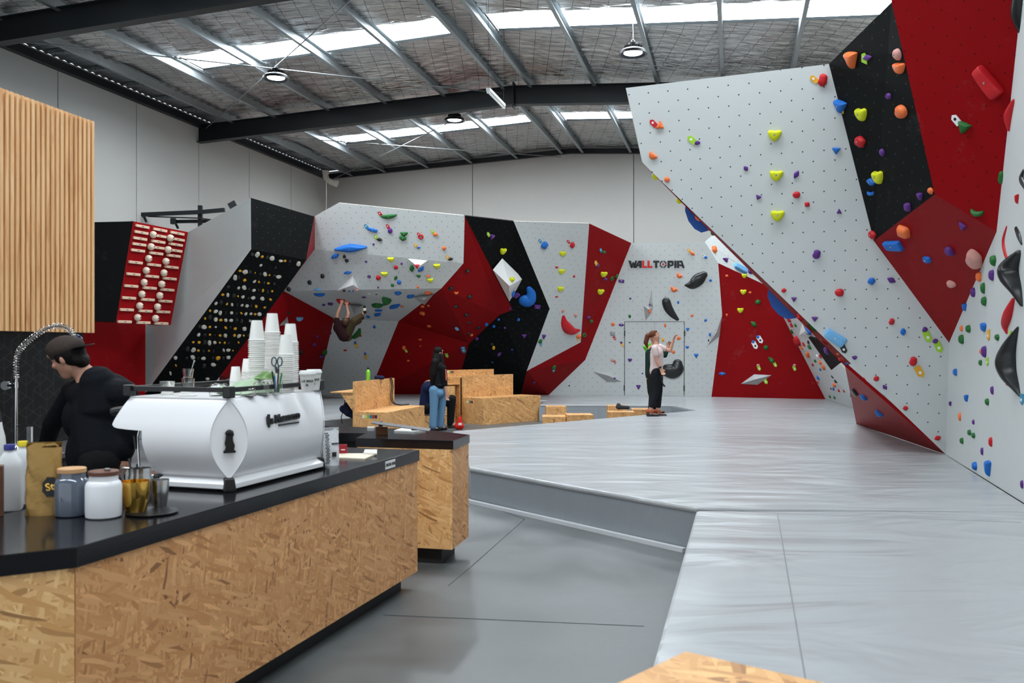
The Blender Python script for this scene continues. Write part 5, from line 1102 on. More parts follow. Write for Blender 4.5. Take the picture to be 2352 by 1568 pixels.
# glasses and tins on the tray
def glass(px, Z, r, h, lb, m=clearg, up=True, name='drinking_glass', z=None):
    c = P(px, 800, Z); c.z = ztop if z is None else z
    pr_ = [(r * .8, 0), (r, h), (r * .93, h), (r * .74, .006), (.001, .006)] if up else [(r, 0), (r * .97, h * .85), (r * .8, h), (.001, h), (.001, h - .004), (r * .76, h - .006), (r * .9, h * .8), (r * .93, 0)]
    o = lathe_obj(name, pr_, c, m); return tag(o, lb, 'glass' if 'glass' in name else 'tin')
glass(384, 4.85, .040, .072, 'short clear glass with a metallic shine beside the rail, nearest the barista', mat('silvered_glass', (.75, .75, .72), .08, .8))
glass(432, 4.95, .036, .085, 'tall clear glass holding a spoon on the machine tray'); glass(432, 4.95, .031, .05, 'small cup of clear glass stacked under the tall glass', z=ztop + .088)
mb = MB(); c = P(436, 800, 4.95); mb.tube([(c.x, c.y, ztop + .10), (c.x + .02, c.y, ztop + .17), (c.x + .024, c.y, ztop + .185)], [.002, .003, .007], 6); tag(mb.build('teaspoon', steel, None, smooth=60), 'steel teaspoon standing in the tall glass', 'spoon')
glass(502, 4.75, .048, .066, 'upturned clear tumbler on the tray above the leaf-shaped corner', up=False); glass(600, 4.85, .042, .07, 'upturned clear tumbler half covered by the green cloth', up=False); glass(570, 4.72, .04, .045, 'low clear glass behind the machine rail', up=False)
c = P(432, 800, 4.72); c.z = ztop; tag(lathe_obj('cup_lid', [(.046, 0), (.047, .008), (.040, .012), (.038, .022), (.034, .024), (.001, .022)], c, white_plastic), 'white plastic cup lid lying on the machine tray', 'lid')
# green cloth
def cloth(px, Z, w_, d_, h_, seed, lb, c_):
    c = P(px, 800, Z); c.z = ztop + .004; rg = random.Random(seed); nx, ny = 26, 18; vs = []; fs = []
    ph = [rg.uniform(0, 6) for _ in range(6)]
    for j in range(ny + 1):
        for i in range(nx + 1):
            x, y = i / nx * 2 - 1, j / ny * 2 - 1; e = max(0, 1 - (x * x) ** 1.2) * max(0, 1 - (y * y) ** 1.5)
            z = h_ * e * (.62 + .25 * math.sin(5 * x + ph[0]) + .18 * math.sin(7 * y + 3 * x + ph[1]) + .3 * x)
            vs.append(MM.to_3x3() @ Vector((x * w_ + .01 * math.sin(6 * y + ph[2]), y * d_ + .01 * math.sin(5 * x + ph[3]), max(.0, z))) + c)
    for j in range(ny):
        for i in range(nx): a = j * (nx + 1) + i; fs.append((a, a + 1, a + nx + 2, a + nx + 1))
    mb = MB(); mb.add(vs, fs); o = mb.build('cleaning_cloth', c_, None, smooth=180); s_ = o.modifiers.new('Solid', 'SOLIDIFY'); s_.thickness = .004; return tag(o, lb, 'cloth')
cloth(568, 4.98, .17, .10, .075, 3, 'pale green cleaning cloth bunched on the machine tray', mat('pale_green_cloth', (.42, .56, .38), .9, bump=.5, bscale=300, sheen=.3))
o = cloth(611, 5.02, .05, .06, .04, 8, 'folded moss green cloth resting on the pale green one', mat('moss_green_cloth', (.20, .34, .12), .9, bump=.5, bscale=300, sheen=.3)); o.location.z += .075
# pens and scissors in a holder
c = P(636, 800, 4.93); c.z = ztop; ph_ = lathe_obj('pen_pot', [(.030, 0), (.032, .07), (.029, .07), (.027, .004), (.001, .004)], c, clearg); tag(ph_, 'clear pot holding scissors and pens on the machine tray', 'pot')
for k, (dx, cc_, hh, lb) in enumerate(((-.016, (.01, .01, .01), .125, 'black pen in the clear pot, the shorter'), (.018, (.01, .22, .07), .115, 'green marker pen in the clear pot'), (-.004, (.01, .01, .01), .15, 'black pen in the clear pot, the taller'), (.008, (.05, .02, .02), .14, 'dark brown pen in the clear pot'), (-.010, (.02, .20, .40), .10, 'blue pen in the clear pot'))):
    mb = MB(); mb.tube([c + Vector((dx * .5, .006 * (k % 3 - 1), .008)), c + Vector((dx * 1.5, .01 * (k % 3 - 1), hh))], .0045, 8); p_ = mb.build('pen', mat('pen_%d' % k, cc_, .35), None, smooth=50); tag(p_, lb, 'pen', 'pens in the clear pot')
sc_o = thing('scissors', c + Vector((0, 0, .05)), 'dark teal handled scissors standing in the clear pot', 'scissors')
tm = mat('teal_handle', (.015, .05, .075), .35)
for s_ in (-1, 1):
    mb = MB(); mb.tube([c + Vector((s_ * .016 + .013 * math.cos(a), 0, .178 + .024 * math.sin(a))) for a in [q * math.pi / 10 for q in range(21)]], .0036, 8); mb.tube([c + Vector((s_ * .010, 0, .155)), c + Vector((s_ * .002, 0, .115))], .0045, 8); mb.build('handle', tm, sc_o, smooth=60)
    mb = MB(); mb.prism([c + Vector((s_ * .001, s_ * .001, .115)), c + Vector((s_ * .008, s_ * .001, .11)), c + Vector((0, s_ * .001, .02))], (0, .002, 0)); mb.build('blade', steel, sc_o)
# ---------------------------------------------------------------- things on the near end of the counter
def on_c(px, py): return ctr(px, py)
glaze_w = mat('white_ceramic', (.78, .79, .82), .18); wood_p = mat('pale_wood_lid', (.55, .31, .14), .5, var=.1, bscale=12); wood_d = mat('walnut_lid', (.13, .05, .03), .45, var=.2, bscale=14)
def jar(px, py, r, h, m, ml, lb, extra=None):
    c = on_c(px, py); o = thing('storage_jar', c, lb, 'jar', 'jars on the counter')
    lathe_obj('jar_body', [(r * .86, 0), (r * .97, .006), (r, .03), (r * 1.0, h * .72), (r * .93, h * .80), (r * .80, h * .84), (r * .78, h * .97), (r * .70, h * .97), (r * .70, h * .9)], c, m, o, n=40)
    lathe_obj('lid', [(r * .80, h * .955), (r * .84, h * .965), (r * .84, h * 1.045), (r * .80, h * 1.06), (.001, h * 1.06)], c, ml, o, n=40); return o, c
jar(165, 1183, .0700, .196, mat('smoky_grey_glass', (.09, .11, .15), .12, spec=.8, coat=.5), wood_p, 'smoky grey storage jar with a pale wooden lid')
o, c = jar(238, 1187, .0745, .190, glaze_w, wood_d, 'white ceramic storage jar with a walnut lid')
mb = MB(); mb.ball(c + Vector((.02, -.01, .207)), (.016, .010, .007), 10, 6); mb.build('lid_knob', mat('pewter', (.2, .2, .2), .4, .7), o, smooth=180)
gold = mat('polished_gold', (.80, .48, .10), .10, 1.0)
def tumbler(px, py, r, h, m, lb, name='metal_cup'):
    c = on_c(px, py); o = lathe_obj(name, [(r * .66, 0), (r * .72, .004), (r * .95, h * .6), (r, h), (r * .96, h), (r * .90, h * .6), (r * .66, .008), (.001, .006)], c, m, n=36); return tag(o, lb, 'cup')
tumbler(312, 1176, .062, .140, gold, 'polished gold metal cup on a black tray'); tumbler(367, 1166, .042, .130, steel, 'polished silver metal cup beside the gold cup')
cp = on_c(322, 1148); pt = thing('milk_pitcher', cp, 'stainless steel milk pitcher with two thermometers behind the gold cup', 'pitcher')
lathe_obj('pitcher_body', [(.058, 0), (.064, .01), (.062, .07), (.050, .125), (.052, .155), (.049, .155), (.047, .125), (.058, .07), (.058, .01), (.001, .008)], cp, steel, pt, n=36)
mb = MB(); mb.tube([cp + Vector((-.050, 0, .15)), cp + Vector((-.085, 0, .155)), cp + Vector((-.092, 0, .13)), cp + Vector((-.075, 0, .06)), cp + Vector((-.060, 0, .04))], .006, 8); mb.build('handle', steel, pt, smooth=60)
mb = MB(); mb.prism([cp + Vector((.045, -.012, .15)), cp + Vector((.075, 0, .162)), cp + Vector((.045, .012, .15)), cp + Vector((.047, 0, .125))], (0, 0, .002)); mb.build('spout', steel, pt)
for k, (dx, ex, h_) in enumerate(((-.02, -.05, .20), (.005, -.012, .175))):
    mb = MB(); mb.tube([cp + Vector((dx, 0, .03)), cp + Vector((ex, -.01, h_))], [.003, .005], 8); tag(mb.build('bar_spoon', mat('dark_steel', (.12, .12, .12), .3, .9), None, smooth=60), ['dark long spoon leaning in the steel pitcher, the taller', 'dark spoon handle standing in the steel pitcher, the shorter'][k], 'spoon')
tp = on_c(362, 1178); mb = MB(); mb.lathe([(.075, 0), (.108, .003), (.112, .008), (.106, .006), (.001, .004)], 40, tp + Vector((-.025, 0, 0))); o = mb.build('serving_tray', black_gloss, None, smooth=40); o.location.z -= .0; tag(o, 'thin black tray under the metal cups', 'tray')
# lift the cups by the tray thickness
# kraft coffee bag with black stamp
bg = on_c(102, 1180); kraft = mat('gold_kraft_foil', (.34, .20, .055), .38, .35, bump=.6, bscale=16)
def pouch(name, c, w_, d_, h_, m, lb, cat, yaw, fold=True, seed=1):
    rg = random.Random(seed); o = thing(name, c, lb, cat); M_ = Matrix.Translation(c) @ Matrix.Rotation(yaw, 4, 'Z'); vs = []; fs = []; nx, nz = 12, 16
    ring = []
    for j in range(nz + 1):
        t_ = j / nz; z = h_ * t_; dd = d_ * (1 - t_ ** 2.2 * .93); ww = w_ * (1 - .06 * math.sin(math.pi * t_))
        k = []
        for i in range(24):
            a = 2 * math.pi * i / 24; ca, sa = math.cos(a), math.sin(a); x = ww / 2 * (abs(ca) ** .45) * (1 if ca > 0 else -1); y = dd / 2 * (abs(sa) ** .6) * (1 if sa > 0 else -1)
            wr = .004 * math.sin(9 * t_ + 3 * a + seed) + .003 * math.sin(23 * t_ + 5 * a); k.append((x + wr * .5, y + wr, z + (.012 * math.sin(3 * a) * t_ ** 4)))
        vs += k
    for j in range(nz):
        for i in range(24): fs.append((j * 24 + i, j * 24 + (i + 1) % 24, (j + 1) * 24 + (i + 1) % 24, (j + 1) * 24 + i))
    fs += [tuple(range(24))[::-1], tuple(nz * 24 + i for i in range(24))]; mb = MB(M_); mb.add(vs, fs); mb.build('bag_body', m, o, smooth=60)
    return o, M_
o, M_ = pouch('coffee_bag', bg, .150, .085, .305, kraft, 'gold kraft coffee bag with a black stamp beside the smoky jar', 'bag', R(12), seed=3)
mb = MB(M_); pts = [(math.cos(a) * .032 * (1.12 if q % 2 else 1), math.sin(a) * .042 * (1.12 if q % 2 else 1)) for q, a in enumerate([k * math.pi / 8 for k in range(16)])]
mb.prism([(.038 + x, -.0485 + z * .06, .125 + z) for x, z in pts], (0, -.002, 0)); mb.build('stamp', black_matt, o)
vs, fs = text_mesh('St', .045, M_ @ Matrix.Translation((.036, -.052, .125)) @ Matrix.Rotation(R(90), 4, 'X') @ Matrix.Rotation(R(12), 4, 'Z'), .0008, .0008); mb = MB(); mb.v = vs; mb.f = fs; mb.fm = [0] * len(fs); mb.build('stamp_lettering', gold, o)
# milk bottles
hdpe = mat('milky_plastic', (.72, .74, .76), .4, trans=.15)
def milk(px, py, w_, d_, h_, cap, lb):
    c = on_c(px, py); o = thing('milk_bottle', c, lb, 'bottle', 'milk bottles on the counter'); mb = MB(Matrix.Translation(c) @ Matrix.Rotation(R(20), 4, 'Z'))
    sec = [(0, .94), (.01, 1), (h_ * .66, 1), (h_ * .74, .94), (h_ * .86, .52), (h_ * .90, .38), (h_ * .93, .36)]; vs = []; fs = []
    for z, s_ in sec:
        for i in range(28):
            a = 2 * math.pi * i / 28; ca, sa = math.cos(a), math.sin(a); p_ = .35 if s_ > .6 else .9; vs.append((w_ / 2 * s_ * abs(ca) ** p_ * (1 if ca > 0 else -1), d_ / 2 * s_ * abs(sa) ** p_ * (1 if sa > 0 else -1), z))
    for j in range(len(sec) - 1):
        for i in range(28): fs.append((j * 28 + i, j * 28 + (i + 1) % 28, (j + 1) * 28 + (i + 1) % 28, (j + 1) * 28 + i))
    fs += [tuple(range(28))[::-1], tuple((len(sec) - 1) * 28 + i for i in range(28))]; mb.add(vs, fs); mb.build('bottle_body', hdpe, o, smooth=50)
    lathe_obj('cap', [(w_ * .215, h_ * .915), (w_ * .22, h_ * .93), (w_ * .22, h_ * .99), (w_ * .2, h_), (.001, h_)], c, cap, o); return o, c
milk(22, 1170, .105, .09, .295, mat('cap_navy', (.02, .03, .22), .4), 'plastic milk bottle with a navy blue cap at the counter end')
milk(52, 1155, .095, .085, .292, mat('cap_yellow', (.75, .60, .02), .4), 'plastic milk bottle with a yellow cap')
c = on_c(-4, 1110); o = thing('spray_bottle', c, 'white squeeze bottle with a dark top behind the blue capped milk', 'bottle')
lathe_obj('bottle_body', [(.035, 0), (.038, .01), (.038, .20), (.034, .25), (.022, .30), (.018, .33)], c + Vector((0, 0, .0)), white_plastic, o); lathe_obj('cap', [(.017, .33), (.014, .36), (.008, .40), (.001, .40)], c, mat('cap_charcoal', (.03, .03, .035), .4), o)
mb = MB(Matrix.Translation(on_c(-10, 1185)) @ Matrix.Rotation(R(25), 4, 'Z')); mb.box((0, 0, .11), (.06, .06, .22)); o = mb.build('tea_carton', mat('brown_carton', (.10, .035, .015), .5, var=.5, bscale=30), None, bevel=.003); tag(o, 'dark brown printed carton at the very end of the counter', 'carton')
# striped white coffee bags by the machine
dotm = mat('printed_black', (.02, .02, .02), .5); wbag = mat('white_bag_film', (.74, .75, .77), .35, bump=.4, bscale=22)
c = M0 + ax_ * 1.045 - bx_ * .0; c = Vector((c.x - .008, c.y + .01, ZC)); o, M_ = pouch('coffee_bag', c, .098, .08, .222, wbag, 'white coffee bag with small black dots beyond the espresso machine', 'bag', R(28), seed=5)
for k in range(34):
    zz = .02 + (k // 2) * .0112; xx = -.040 + (k % 2) * .012 + (.006 if (k // 2) % 2 else 0); mb = MB(M_); mb.box((xx, -.040 * (1 - (zz / .222) ** 2.2 * .93) - .003, zz), (.006, .009, .006)); mb.build('printed_dot', dotm, o)
mb = MB(M_); mb.box((.008, -.042, .07), (.026, .006, .028)); mb.build('black_label', dotm, o)
vs, fs = text_mesh('MARKE', .015, M_ @ Matrix.Translation((.018, -.0365, .135)) @ Matrix.Rotation(R(76), 4, 'X'), .003, .0005); mb = MB(); mb.v = vs; mb.f = fs; mb.fm = [0] * len(fs); mb.build('lettering', dotm, o)
c2 = M0 + ax_ * 1.03 + bx_ * .13; o, _ = pouch('coffee_bag', c2, .09, .07, .15, wbag, 'second white coffee bag half hidden behind the machine end', 'bag', R(30), seed=7)
# red card, receipts board, tile
c = on_c(788, 1044); M_ = Matrix.Translation(c) @ Matrix.Rotation(R(12), 4, 'Z'); mb = MB(M_); mb.box((0, 0, .035), (.055, .012, .07)); o = mb.build('red_card_box', mat('deep_red_card', (.30, .01, .02), .4), None, bevel=.002); tag(o, 'small deep red card box standing by the white coffee bag', 'box')
mb = MB(M_); mb.box((0, -.0066, .035), (.026, .0012, .007)); mb.build('faint_print', white_plastic, o)
mb = MB(); a = [on_c(770, 1053), on_c(838, 1056), on_c(866, 1044), on_c(775, 1044)]; mb.poly([(p.x, p.y) for p in a], ZC, ZC + .010); o = mb.build('menu_board', mat('cream_card', (.66, .58, .45), .5), None, bevel=.001); tag(o, 'cream menu board lying on the black counter by the order sign', 'board')
mb = MB(); a = [on_c(835, 1046), on_c(866, 1047), on_c(866, 1039), on_c(838, 1039)]; mb.poly([(p.x, p.y) for p in a], ZC + .0105, ZC + .022); o = mb.build('card_stack', white_plastic, None, bevel=.001); tag(o, 'small stack of white cards on the cream menu board', 'cards')
# register counter: tablet on a wooden block, clipboard, papers
c = on_c(877, 998); tb = thing('tablet_stand', c, 'dark tablet tilted on a dark wooden block on the register counter', 'tablet')
mb = MB(Matrix.Translation(c) @ Matrix.Rotation(R(8), 4, 'Z')); mb.box((0, 0, .035), (.10, .08, .07)); mb.build('block', mat('teak_block', (.16, .06, .02), .5, var=.2, bscale=18), tb, bevel=.003)
mb = MB(Matrix.Translation(c + Vector((-.01, 0, .075))) @ Matrix.Rotation(R(8), 4, 'Z')); mb.box((0, .0, .012), (.035, .04, .05)); mb.build('card_reader', black_gloss, tb, bevel=.003)
mb = MB(); p, q = P(852, 973, 7.25), P(985, 991, 7.0); dd = (q - p).normalized(); sd_ = Vector((0, 1, 0)).cross(dd) ; mb.prism([p, q, q + Vector((0, .17, .004)), p + Vector((0, .17, .004))], Vector((0, 0, .005))); mb.build('screen', mat('tablet_dark', (.06, .06, .065), .3, .3), tb)
mb = MB(); a = [on_c(905, 991), on_c(950, 993), on_c(978, 989), on_c(925, 985)]; mb.poly([(p.x, p.y) for p in a], ZC, ZC + .012); o = mb.build('paper_pad', white_plastic, None, bevel=.001); tag(o, 'pad of white paper under the tablet on the register counter', 'paper')
mb = MB(Matrix.Translation(on_c(952, 991) + Vector((0, 0, .020)))); mb.box((0, 0, 0), (.05, .04, .015)); o = mb.build('bulldog_clip', black_matt, None, bevel=.002); tag(o, 'black bulldog clip on the pad of white paper', 'clip')
mb = MB(Matrix.Translation(on_c(852, 984))); mb.box((0, 0, .008), (.06, .05, .016)); o = mb.build('receipt_pad', white_plastic, None, bevel=.002); tag(o, 'small white pad behind the dark wooden block', 'paper')
# ---------------------------------------------------------------- sink side: spring tap, tap lever, dishes
zb = .90
def on_b(px, Z): p = P(px, 800, Z); p.z = zb; return p
fz = 6.95; f0_ = on_b(36, fz); tap = thing('spring_tap', f0_, 'tall chrome spring hose tap arching over the sink', 'tap')
chrome = mat('chrome', (.72, .72, .72), .10, 1.0)
lathe_obj('tap_base', [(.035, 0), (.035, .02), (.018, .04), (.014, .06)], f0_, chrome, tap)
mb = MB(); mb.tube([f0_ + Vector((0, 0, .04)), P(37, 868, fz)], .013, 12); mb.build('riser', chrome, tap, smooth=60)
arc = [P(*q, fz) for q in ((37, 868), (36, 845), (38, 820), (48, 800), (64, 784), (84, 768), (106, 755), (130, 748), (152, 752), (166, 766), (174, 785), (178, 800))]
def resample(pts, n):
    out = []
    for k in range(n + 1):
        s = k / n * (len(pts) - 1); i = min(len(pts) - 2, int(s)); f = s - i; p = [pts[max(0, min(len(pts) - 1, i + q - 1))] for q in range(4)]
        out.append(.5 * ((2 * p[1]) + (p[2] - p[0]) * f + (2 * p[0] - 5 * p[1] + 4 * p[2] - p[3]) * f * f + (3 * p[1] - p[0] - 3 * p[2] + p[3]) * f ** 3))
    return out
fa = resample(arc, 60); mb = MB(); mb.tube(fa, .009, 10); mb.build('hose', mat('grey_hose', (.25, .25, .26), .4), tap, smooth=60)
fc = resample(arc, 620); sp_ = []
for k, p in enumerate(fc):
    d = (fc[min(k + 1, 620)] - fc[max(k - 1, 0)]).normalized(); u_ = d.cross(Vector((0, 1, 0))).normalized(); v_ = Vector((0, 1, 0)); a = k / 620 * 2 * math.pi * (44 if k > 0 else 44); sp_.append(p + u_ * math.cos(a) * .022 + v_ * math.sin(a) * .022)
mb = MB(); mb.tube(sp_, .0028, 5); mb.build('coil_spring', chrome, tap, smooth=60)
mb = MB(); mb.tube([P(178, 800, fz), P(179, 850, fz)], [.014, .018], 12); mb.build('spray_head', black_gloss, tap, smooth=60)
mb = MB(); mb.tube([P(16, 885, 7.02), P(37, 884, fz)], .012, 10); mb.cyl(P(16, 885, 7.03), .035, .03, 20, axis=(0, -1, 0)); mb.cyl(P(37, 890, fz), .018, .045, 14); mb.build('wall_bracket', chrome, tap, smooth=40)
mb = MB(); mb.tube([P(37, 978, fz), P(65, 979, fz - .05)], .007, 8); mb.build('hook_arm', chrome, tap, smooth=40)
pz = on_b(68, 6.75); t2 = thing('mixer_tap', pz, 'square chrome mixer tap beside the tall spring tap', 'tap')
mb = MB(); mb.box(pz + Vector((0, 0, .105)), (.034, .034, .21)); mb.build('tap_column', chrome, t2, bevel=.003); mb = MB(); mb.box(pz + Vector((.04, -.03, .012)), (.12, .05, .02)); mb.build('deck_plate', chrome, t2, bevel=.003)
rk = on_b(170, 6.35)
for k, (dx, dz, r, lb) in enumerate(((0, 0, .045, 'lowest of the white cups stacked on the bench by the barista'), (0, .06, .045, 'middle of the white cups stacked on the bench by the barista'), (.01, .12, .042, 'topmost of the white cups stacked on the bench by the barista'))):
    c = rk + Vector((dx, 0, dz)); tag(lathe_obj('ceramic_cup', [(r * .6, 0), (r * .95, .03), (r, .055), (r * .92, .055), (r * .85, .03), (.001, .008)], c, glaze_w), lb, 'cup', 'white cups stacked on the bench')
# ---------------------------------------------------------------- people: continuous bodies grown from tapered limbs
def _prims(prims):
    mb = MB()
    for p in prims:
        if p[0] == 'e': mb.ball(p[1], p[2], 16, 12, p[3] if len(p) > 3 else None)
        elif p[0] == 'm':                     # ellipsoid in a frame
            M_, r = p[1], p[2]; o = MB(M_); o.ball((0, 0, 0), r, 16, 12); mb.v += o.v; k = len(mb.v) - len(o.v); mb.f += [[i + k for i in f] for f in o.f]; mb.fm += [0] * len(o.f)
        else:
            a, b, r1, r2 = p; a, b = Vector(a), Vector(b); d = b - a; L_ = d.length
            if L_ < 1e-5: continue
            prof = [(r1 * math.cos(t_), r1 * math.sin(t_)) for t_ in [R(-85), R(-55), R(-25)]] + [(r1, 0), ((r1 + r2) / 2, L_ / 2), (r2, L_)] + [(r2 * math.cos(t_), L_ + r2 * math.sin(t_)) for t_ in [R(25), R(55), R(85)]]
            mb.lathe(prof, 14, a, True, d)
    return mb
def grow(name, prims, m, parent, voxel=.008, smooth_it=3):
    mb = _prims(prims); o = mb.build(name, m, parent)
    r = o.modifiers.new('Remesh', 'REMESH'); r.mode = 'VOXEL'; r.voxel_size = voxel; r.use_smooth_shade = True
    if smooth_it: s = o.modifiers.new('Smooth', 'SMOOTH'); s.factor = .5; s.iterations = smooth_it
    dg = bpy.context.evaluated_depsgraph_get(); dg.update(); me = bpy.data.meshes.new_from_object(o.evaluated_get(dg)); old = o.data; o.modifiers.clear(); o.data = me; me.name = name
    if not me.materials: me.materials.append(m)
    bpy.data.meshes.remove(old); me.polygons.foreach_set('use_smooth', [True] * len(me.polygons)); return o
def frame(o, f, u):
    f = Vector(f).normalized(); u = Vector(u); s = f.cross(u).normalized(); u = s.cross(f).normalized(); M_ = Matrix((s, f, u)).transposed().to_4x4(); M_.translation = o; return M_   # x right, y forward, z up
def head(M_, k=1.0):
    e = lambda c, r: ('m', M_ @ Matrix.Translation(Vector(c) * k), tuple(x * k for x in r))
    return [e((0, -.01, .03), (.074, .092, .090)), e((0, .015, -.02), (.064, .075, .085)), e((0, .045, -.075), (.042, .042, .035)), e((0, .085, .055), (.05, .018, .02)), e((0, .104, -.005), (.011, .020, .016)), e((0, .094, .018), (.008, .014, .024)),
            e((0, .082, -.045), (.022, .014, .008)), e((0, .080, -.056), (.020, .013, .008)), e((.072, -.005, -.005), (.010, .018, .030)), e((-.072, -.005, -.005), (.010, .018, .030)), e((.040, .070, -.012), (.022, .018, .02)), e((-.040, .070, -.012), (.022, .018, .02))]
def eyes(M_, parent, k=1.0):
    for s in (-1, 1):
        mb = MB(M_); mb.ball(Vector((s * .030, .082, .018)) * k, .011 * k, 12, 8); e_ = mb.build('eye', mat('eye_white', (.7, .68, .65), .2), parent, smooth=180)
        mb = MB(M_); mb.ball(Vector((s * .030, .0895, .018)) * k, .0055 * k, 10, 6); mb.build('iris', mat('eye_brown', (.03, .015, .01), .1), e_, smooth=180)
def hand(w_, f, s, curl=.3, k=1.0, spread=.12):
    """palm from the wrist along f, thumb on the s side; fingers bend towards -n"""
    f = Vector(f).normalized(); s = (Vector(s) - f * Vector(s).dot(f)).normalized(); n = s.cross(f); w_ = Vector(w_); out = []
    for q in (-.026, -.009, .009, .026): out.append((w_ + s * q * .6 * k, w_ + f * .075 * k + s * q * k, .014 * k, .0125 * k))
    for j, (q, L_) in enumerate(((.029, .070), (.010, .078), (-.010, .072), (-.028, .056))):
        p = w_ + f * .078 * k + s * q * k; d = (f + s * spread * (1.5 - j)).normalized()
        for seg, (fr, r) in enumerate(((.42, .0092), (.32, .0085), (.26, .0076))):
            a = curl * (1.0 + .25 * seg + .12 * j); d = (d * math.cos(a) - n * math.sin(a)).normalized(); q2 = p + d * L_ * fr * k; out.append((p, q2, r * k, r * .93 * k)); p = q2
            n_ = n
    p = w_ + f * .022 * k + s * .024 * k; d = (f * .7 + s * .7 - n * .25 * min(1, curl * 2)).normalized(); q1 = p + d * .036 * k; out.append((p, q1, .0125 * k, .0105 * k)); d = (d + f * .5 - n * curl * .6).normalized(); out.append((q1, q1 + d * .030 * k, .0102 * k, .0085 * k)); return out
skin = mat('skin', (.50, .26, .18), .55, spec=.35); skin2 = mat('skin_warm', (.42, .20, .13), .55, spec=.35)
hair_b = mat('auburn_hair', (.10, .028, .012), .5, bump=.6, bscale=90, spec=.2); hair_k = mat('black_hair', (.008, .006, .006), .5, bump=.5, bscale=90, spec=.12)
def fabric(n, c, r=.85): return mat(n, c, r, bump=.25, bscale=45, var=.10, spec=.15)
# --- barista bending over the sink, back to the counter
bz = 5.75; ph = lambda x, y, z=0.0: P(x, y, bz + z)
bar = thing('person', (ph(215, 1000).x, bz, 0), 'person in a black shirt and dark cap bending over the sink behind the coffee machine', 'person')
HB = frame(ph(158, 822, .02), (-.92, .18, -.42), (-.30, -.05, .95)); kk = 1.13
neck0 = ph(198, 862, .05)
bprims = head(HB, kk) + [(ph(172, 835, .03), neck0, .058, .066), (neck0, ph(222, 930, .05), .07, .12)]
shR, shL = ph(284, 905, -.02), ph(172, 900, .26)
arms = [(shR, ph(292, 1010, .02), .055, .045), (ph(292, 1010, .02), ph(205, 1062, .35), .045, .03), (shL, ph(120, 975, .34), .055, .045), (ph(120, 975, .34), ph(98, 1045, .55), .043, .03)]
hipB = Vector((ph(240, 1110).x, bz + .02, .98)); legs = []
for s_ in (-1, 1):
    hp = hipB + Vector((-.02, s_ * .10, -.02)); kn = Vector((hp.x - .02, hp.y, .52)); an = Vector((hp.x + .03, hp.y, .10)); legs.append((hp, kn, an))
bprims += arms + [(ph(222, 940, .05), hipB, .13, .15)] + [x for a, b, c in legs for x in ((a, b, .085, .055), (b, c, .052, .036))] + hand(ph(205, 1062, .35), (-.7, .4, -.5), (0, -1, .2), .5) + hand(ph(98, 1045, .55), (-.5, .3, -.8), (.4, -1, 0), .5)
grow('body', bprims, skin, bar, .009)
shirt = fabric('black_shirt', (.006, .007, .010)); c_neck = ph(218, 868, .06)
tors = [(ph(205, 868, .06), ph(232, 900, .05), .078, .135), (ph(226, 880, .02), ph(236, 930, .05), .115, .17), ('m', frame(ph(232, 905, .08), (0, 1, 0), (0, 0, 1)), (.225, .14, .15)), ('m', frame(ph(230, 960, .10), (0, 1, 0), (0, 0, 1)), (.245, .16, .21)), (ph(225, 950, .08), hipB + Vector((-.02, 0, .05)), .175, .175), ('m', frame(ph(225, 1040, .05), (0, 1, 0), (0, 0, 1)), (.205, .145, .22)),
        (shR, ph(294, 1010, .02), .086, .066), (ph(294, 1010, .02), ph(225, 1050, .30), .066, .05), (shL, ph(120, 975, .34), .082, .064), (ph(120, 975, .34), ph(104, 1030, .52), .062, .05), (shL, ph(222, 905, .10), .09, .12), (shR, ph(222, 905, .10), .095, .12), ('m', frame(hipB + Vector((0, 0, .08)), (0, 1, 0), (0, 0, 1)), (.185, .14, .14))]
grow('shirt', tors, shirt, bar, .011)
grow('trousers', [(a + Vector((0, 0, .02)), b, .105, .075) for a, b, c in legs] + [(b, c + Vector((0, 0, .02)), .073, .058) for a, b, c in legs] + [(hipB + Vector((0, -.07, .0)), hipB + Vector((0, .07, 0)), .13, .13)], fabric('black_trousers', (.008, .008, .009)), bar, .012)
for a, b, c in legs: grow('shoe', [(c + Vector((.03, 0, -.055)), c + Vector((-.17, 0, -.062)), .042, .034), (c, c + Vector((.02, 0, -.05)), .045, .045)], fabric('dark_shoe', (.012, .012, .012)), bar, .01)
Mh = lambda c, r: ('m', HB @ Matrix.Translation(Vector(c) * kk), tuple(x * kk for x in r))
grow('hair', [Mh((0, -.030, .015), (.080, .078, .085)), Mh((0, -.065, -.035), (.066, .036, .055)), Mh((.066, .005, .015), (.014, .035, .04)), Mh((-.066, .005, .015), (.014, .035, .04)), Mh((0, .03, .07), (.06, .055, .035))], hair_k, bar, .008, 2)
capm = fabric('brown_cap', (.050, .038, .034)); cap_o = grow('cap', [Mh((0, -.005, .058), (.086, .104, .068)), Mh((0, .01, .075), (.080, .095, .06)), Mh((0, -.03, .05), (.084, .088, .058))], capm, bar, .008, 2)
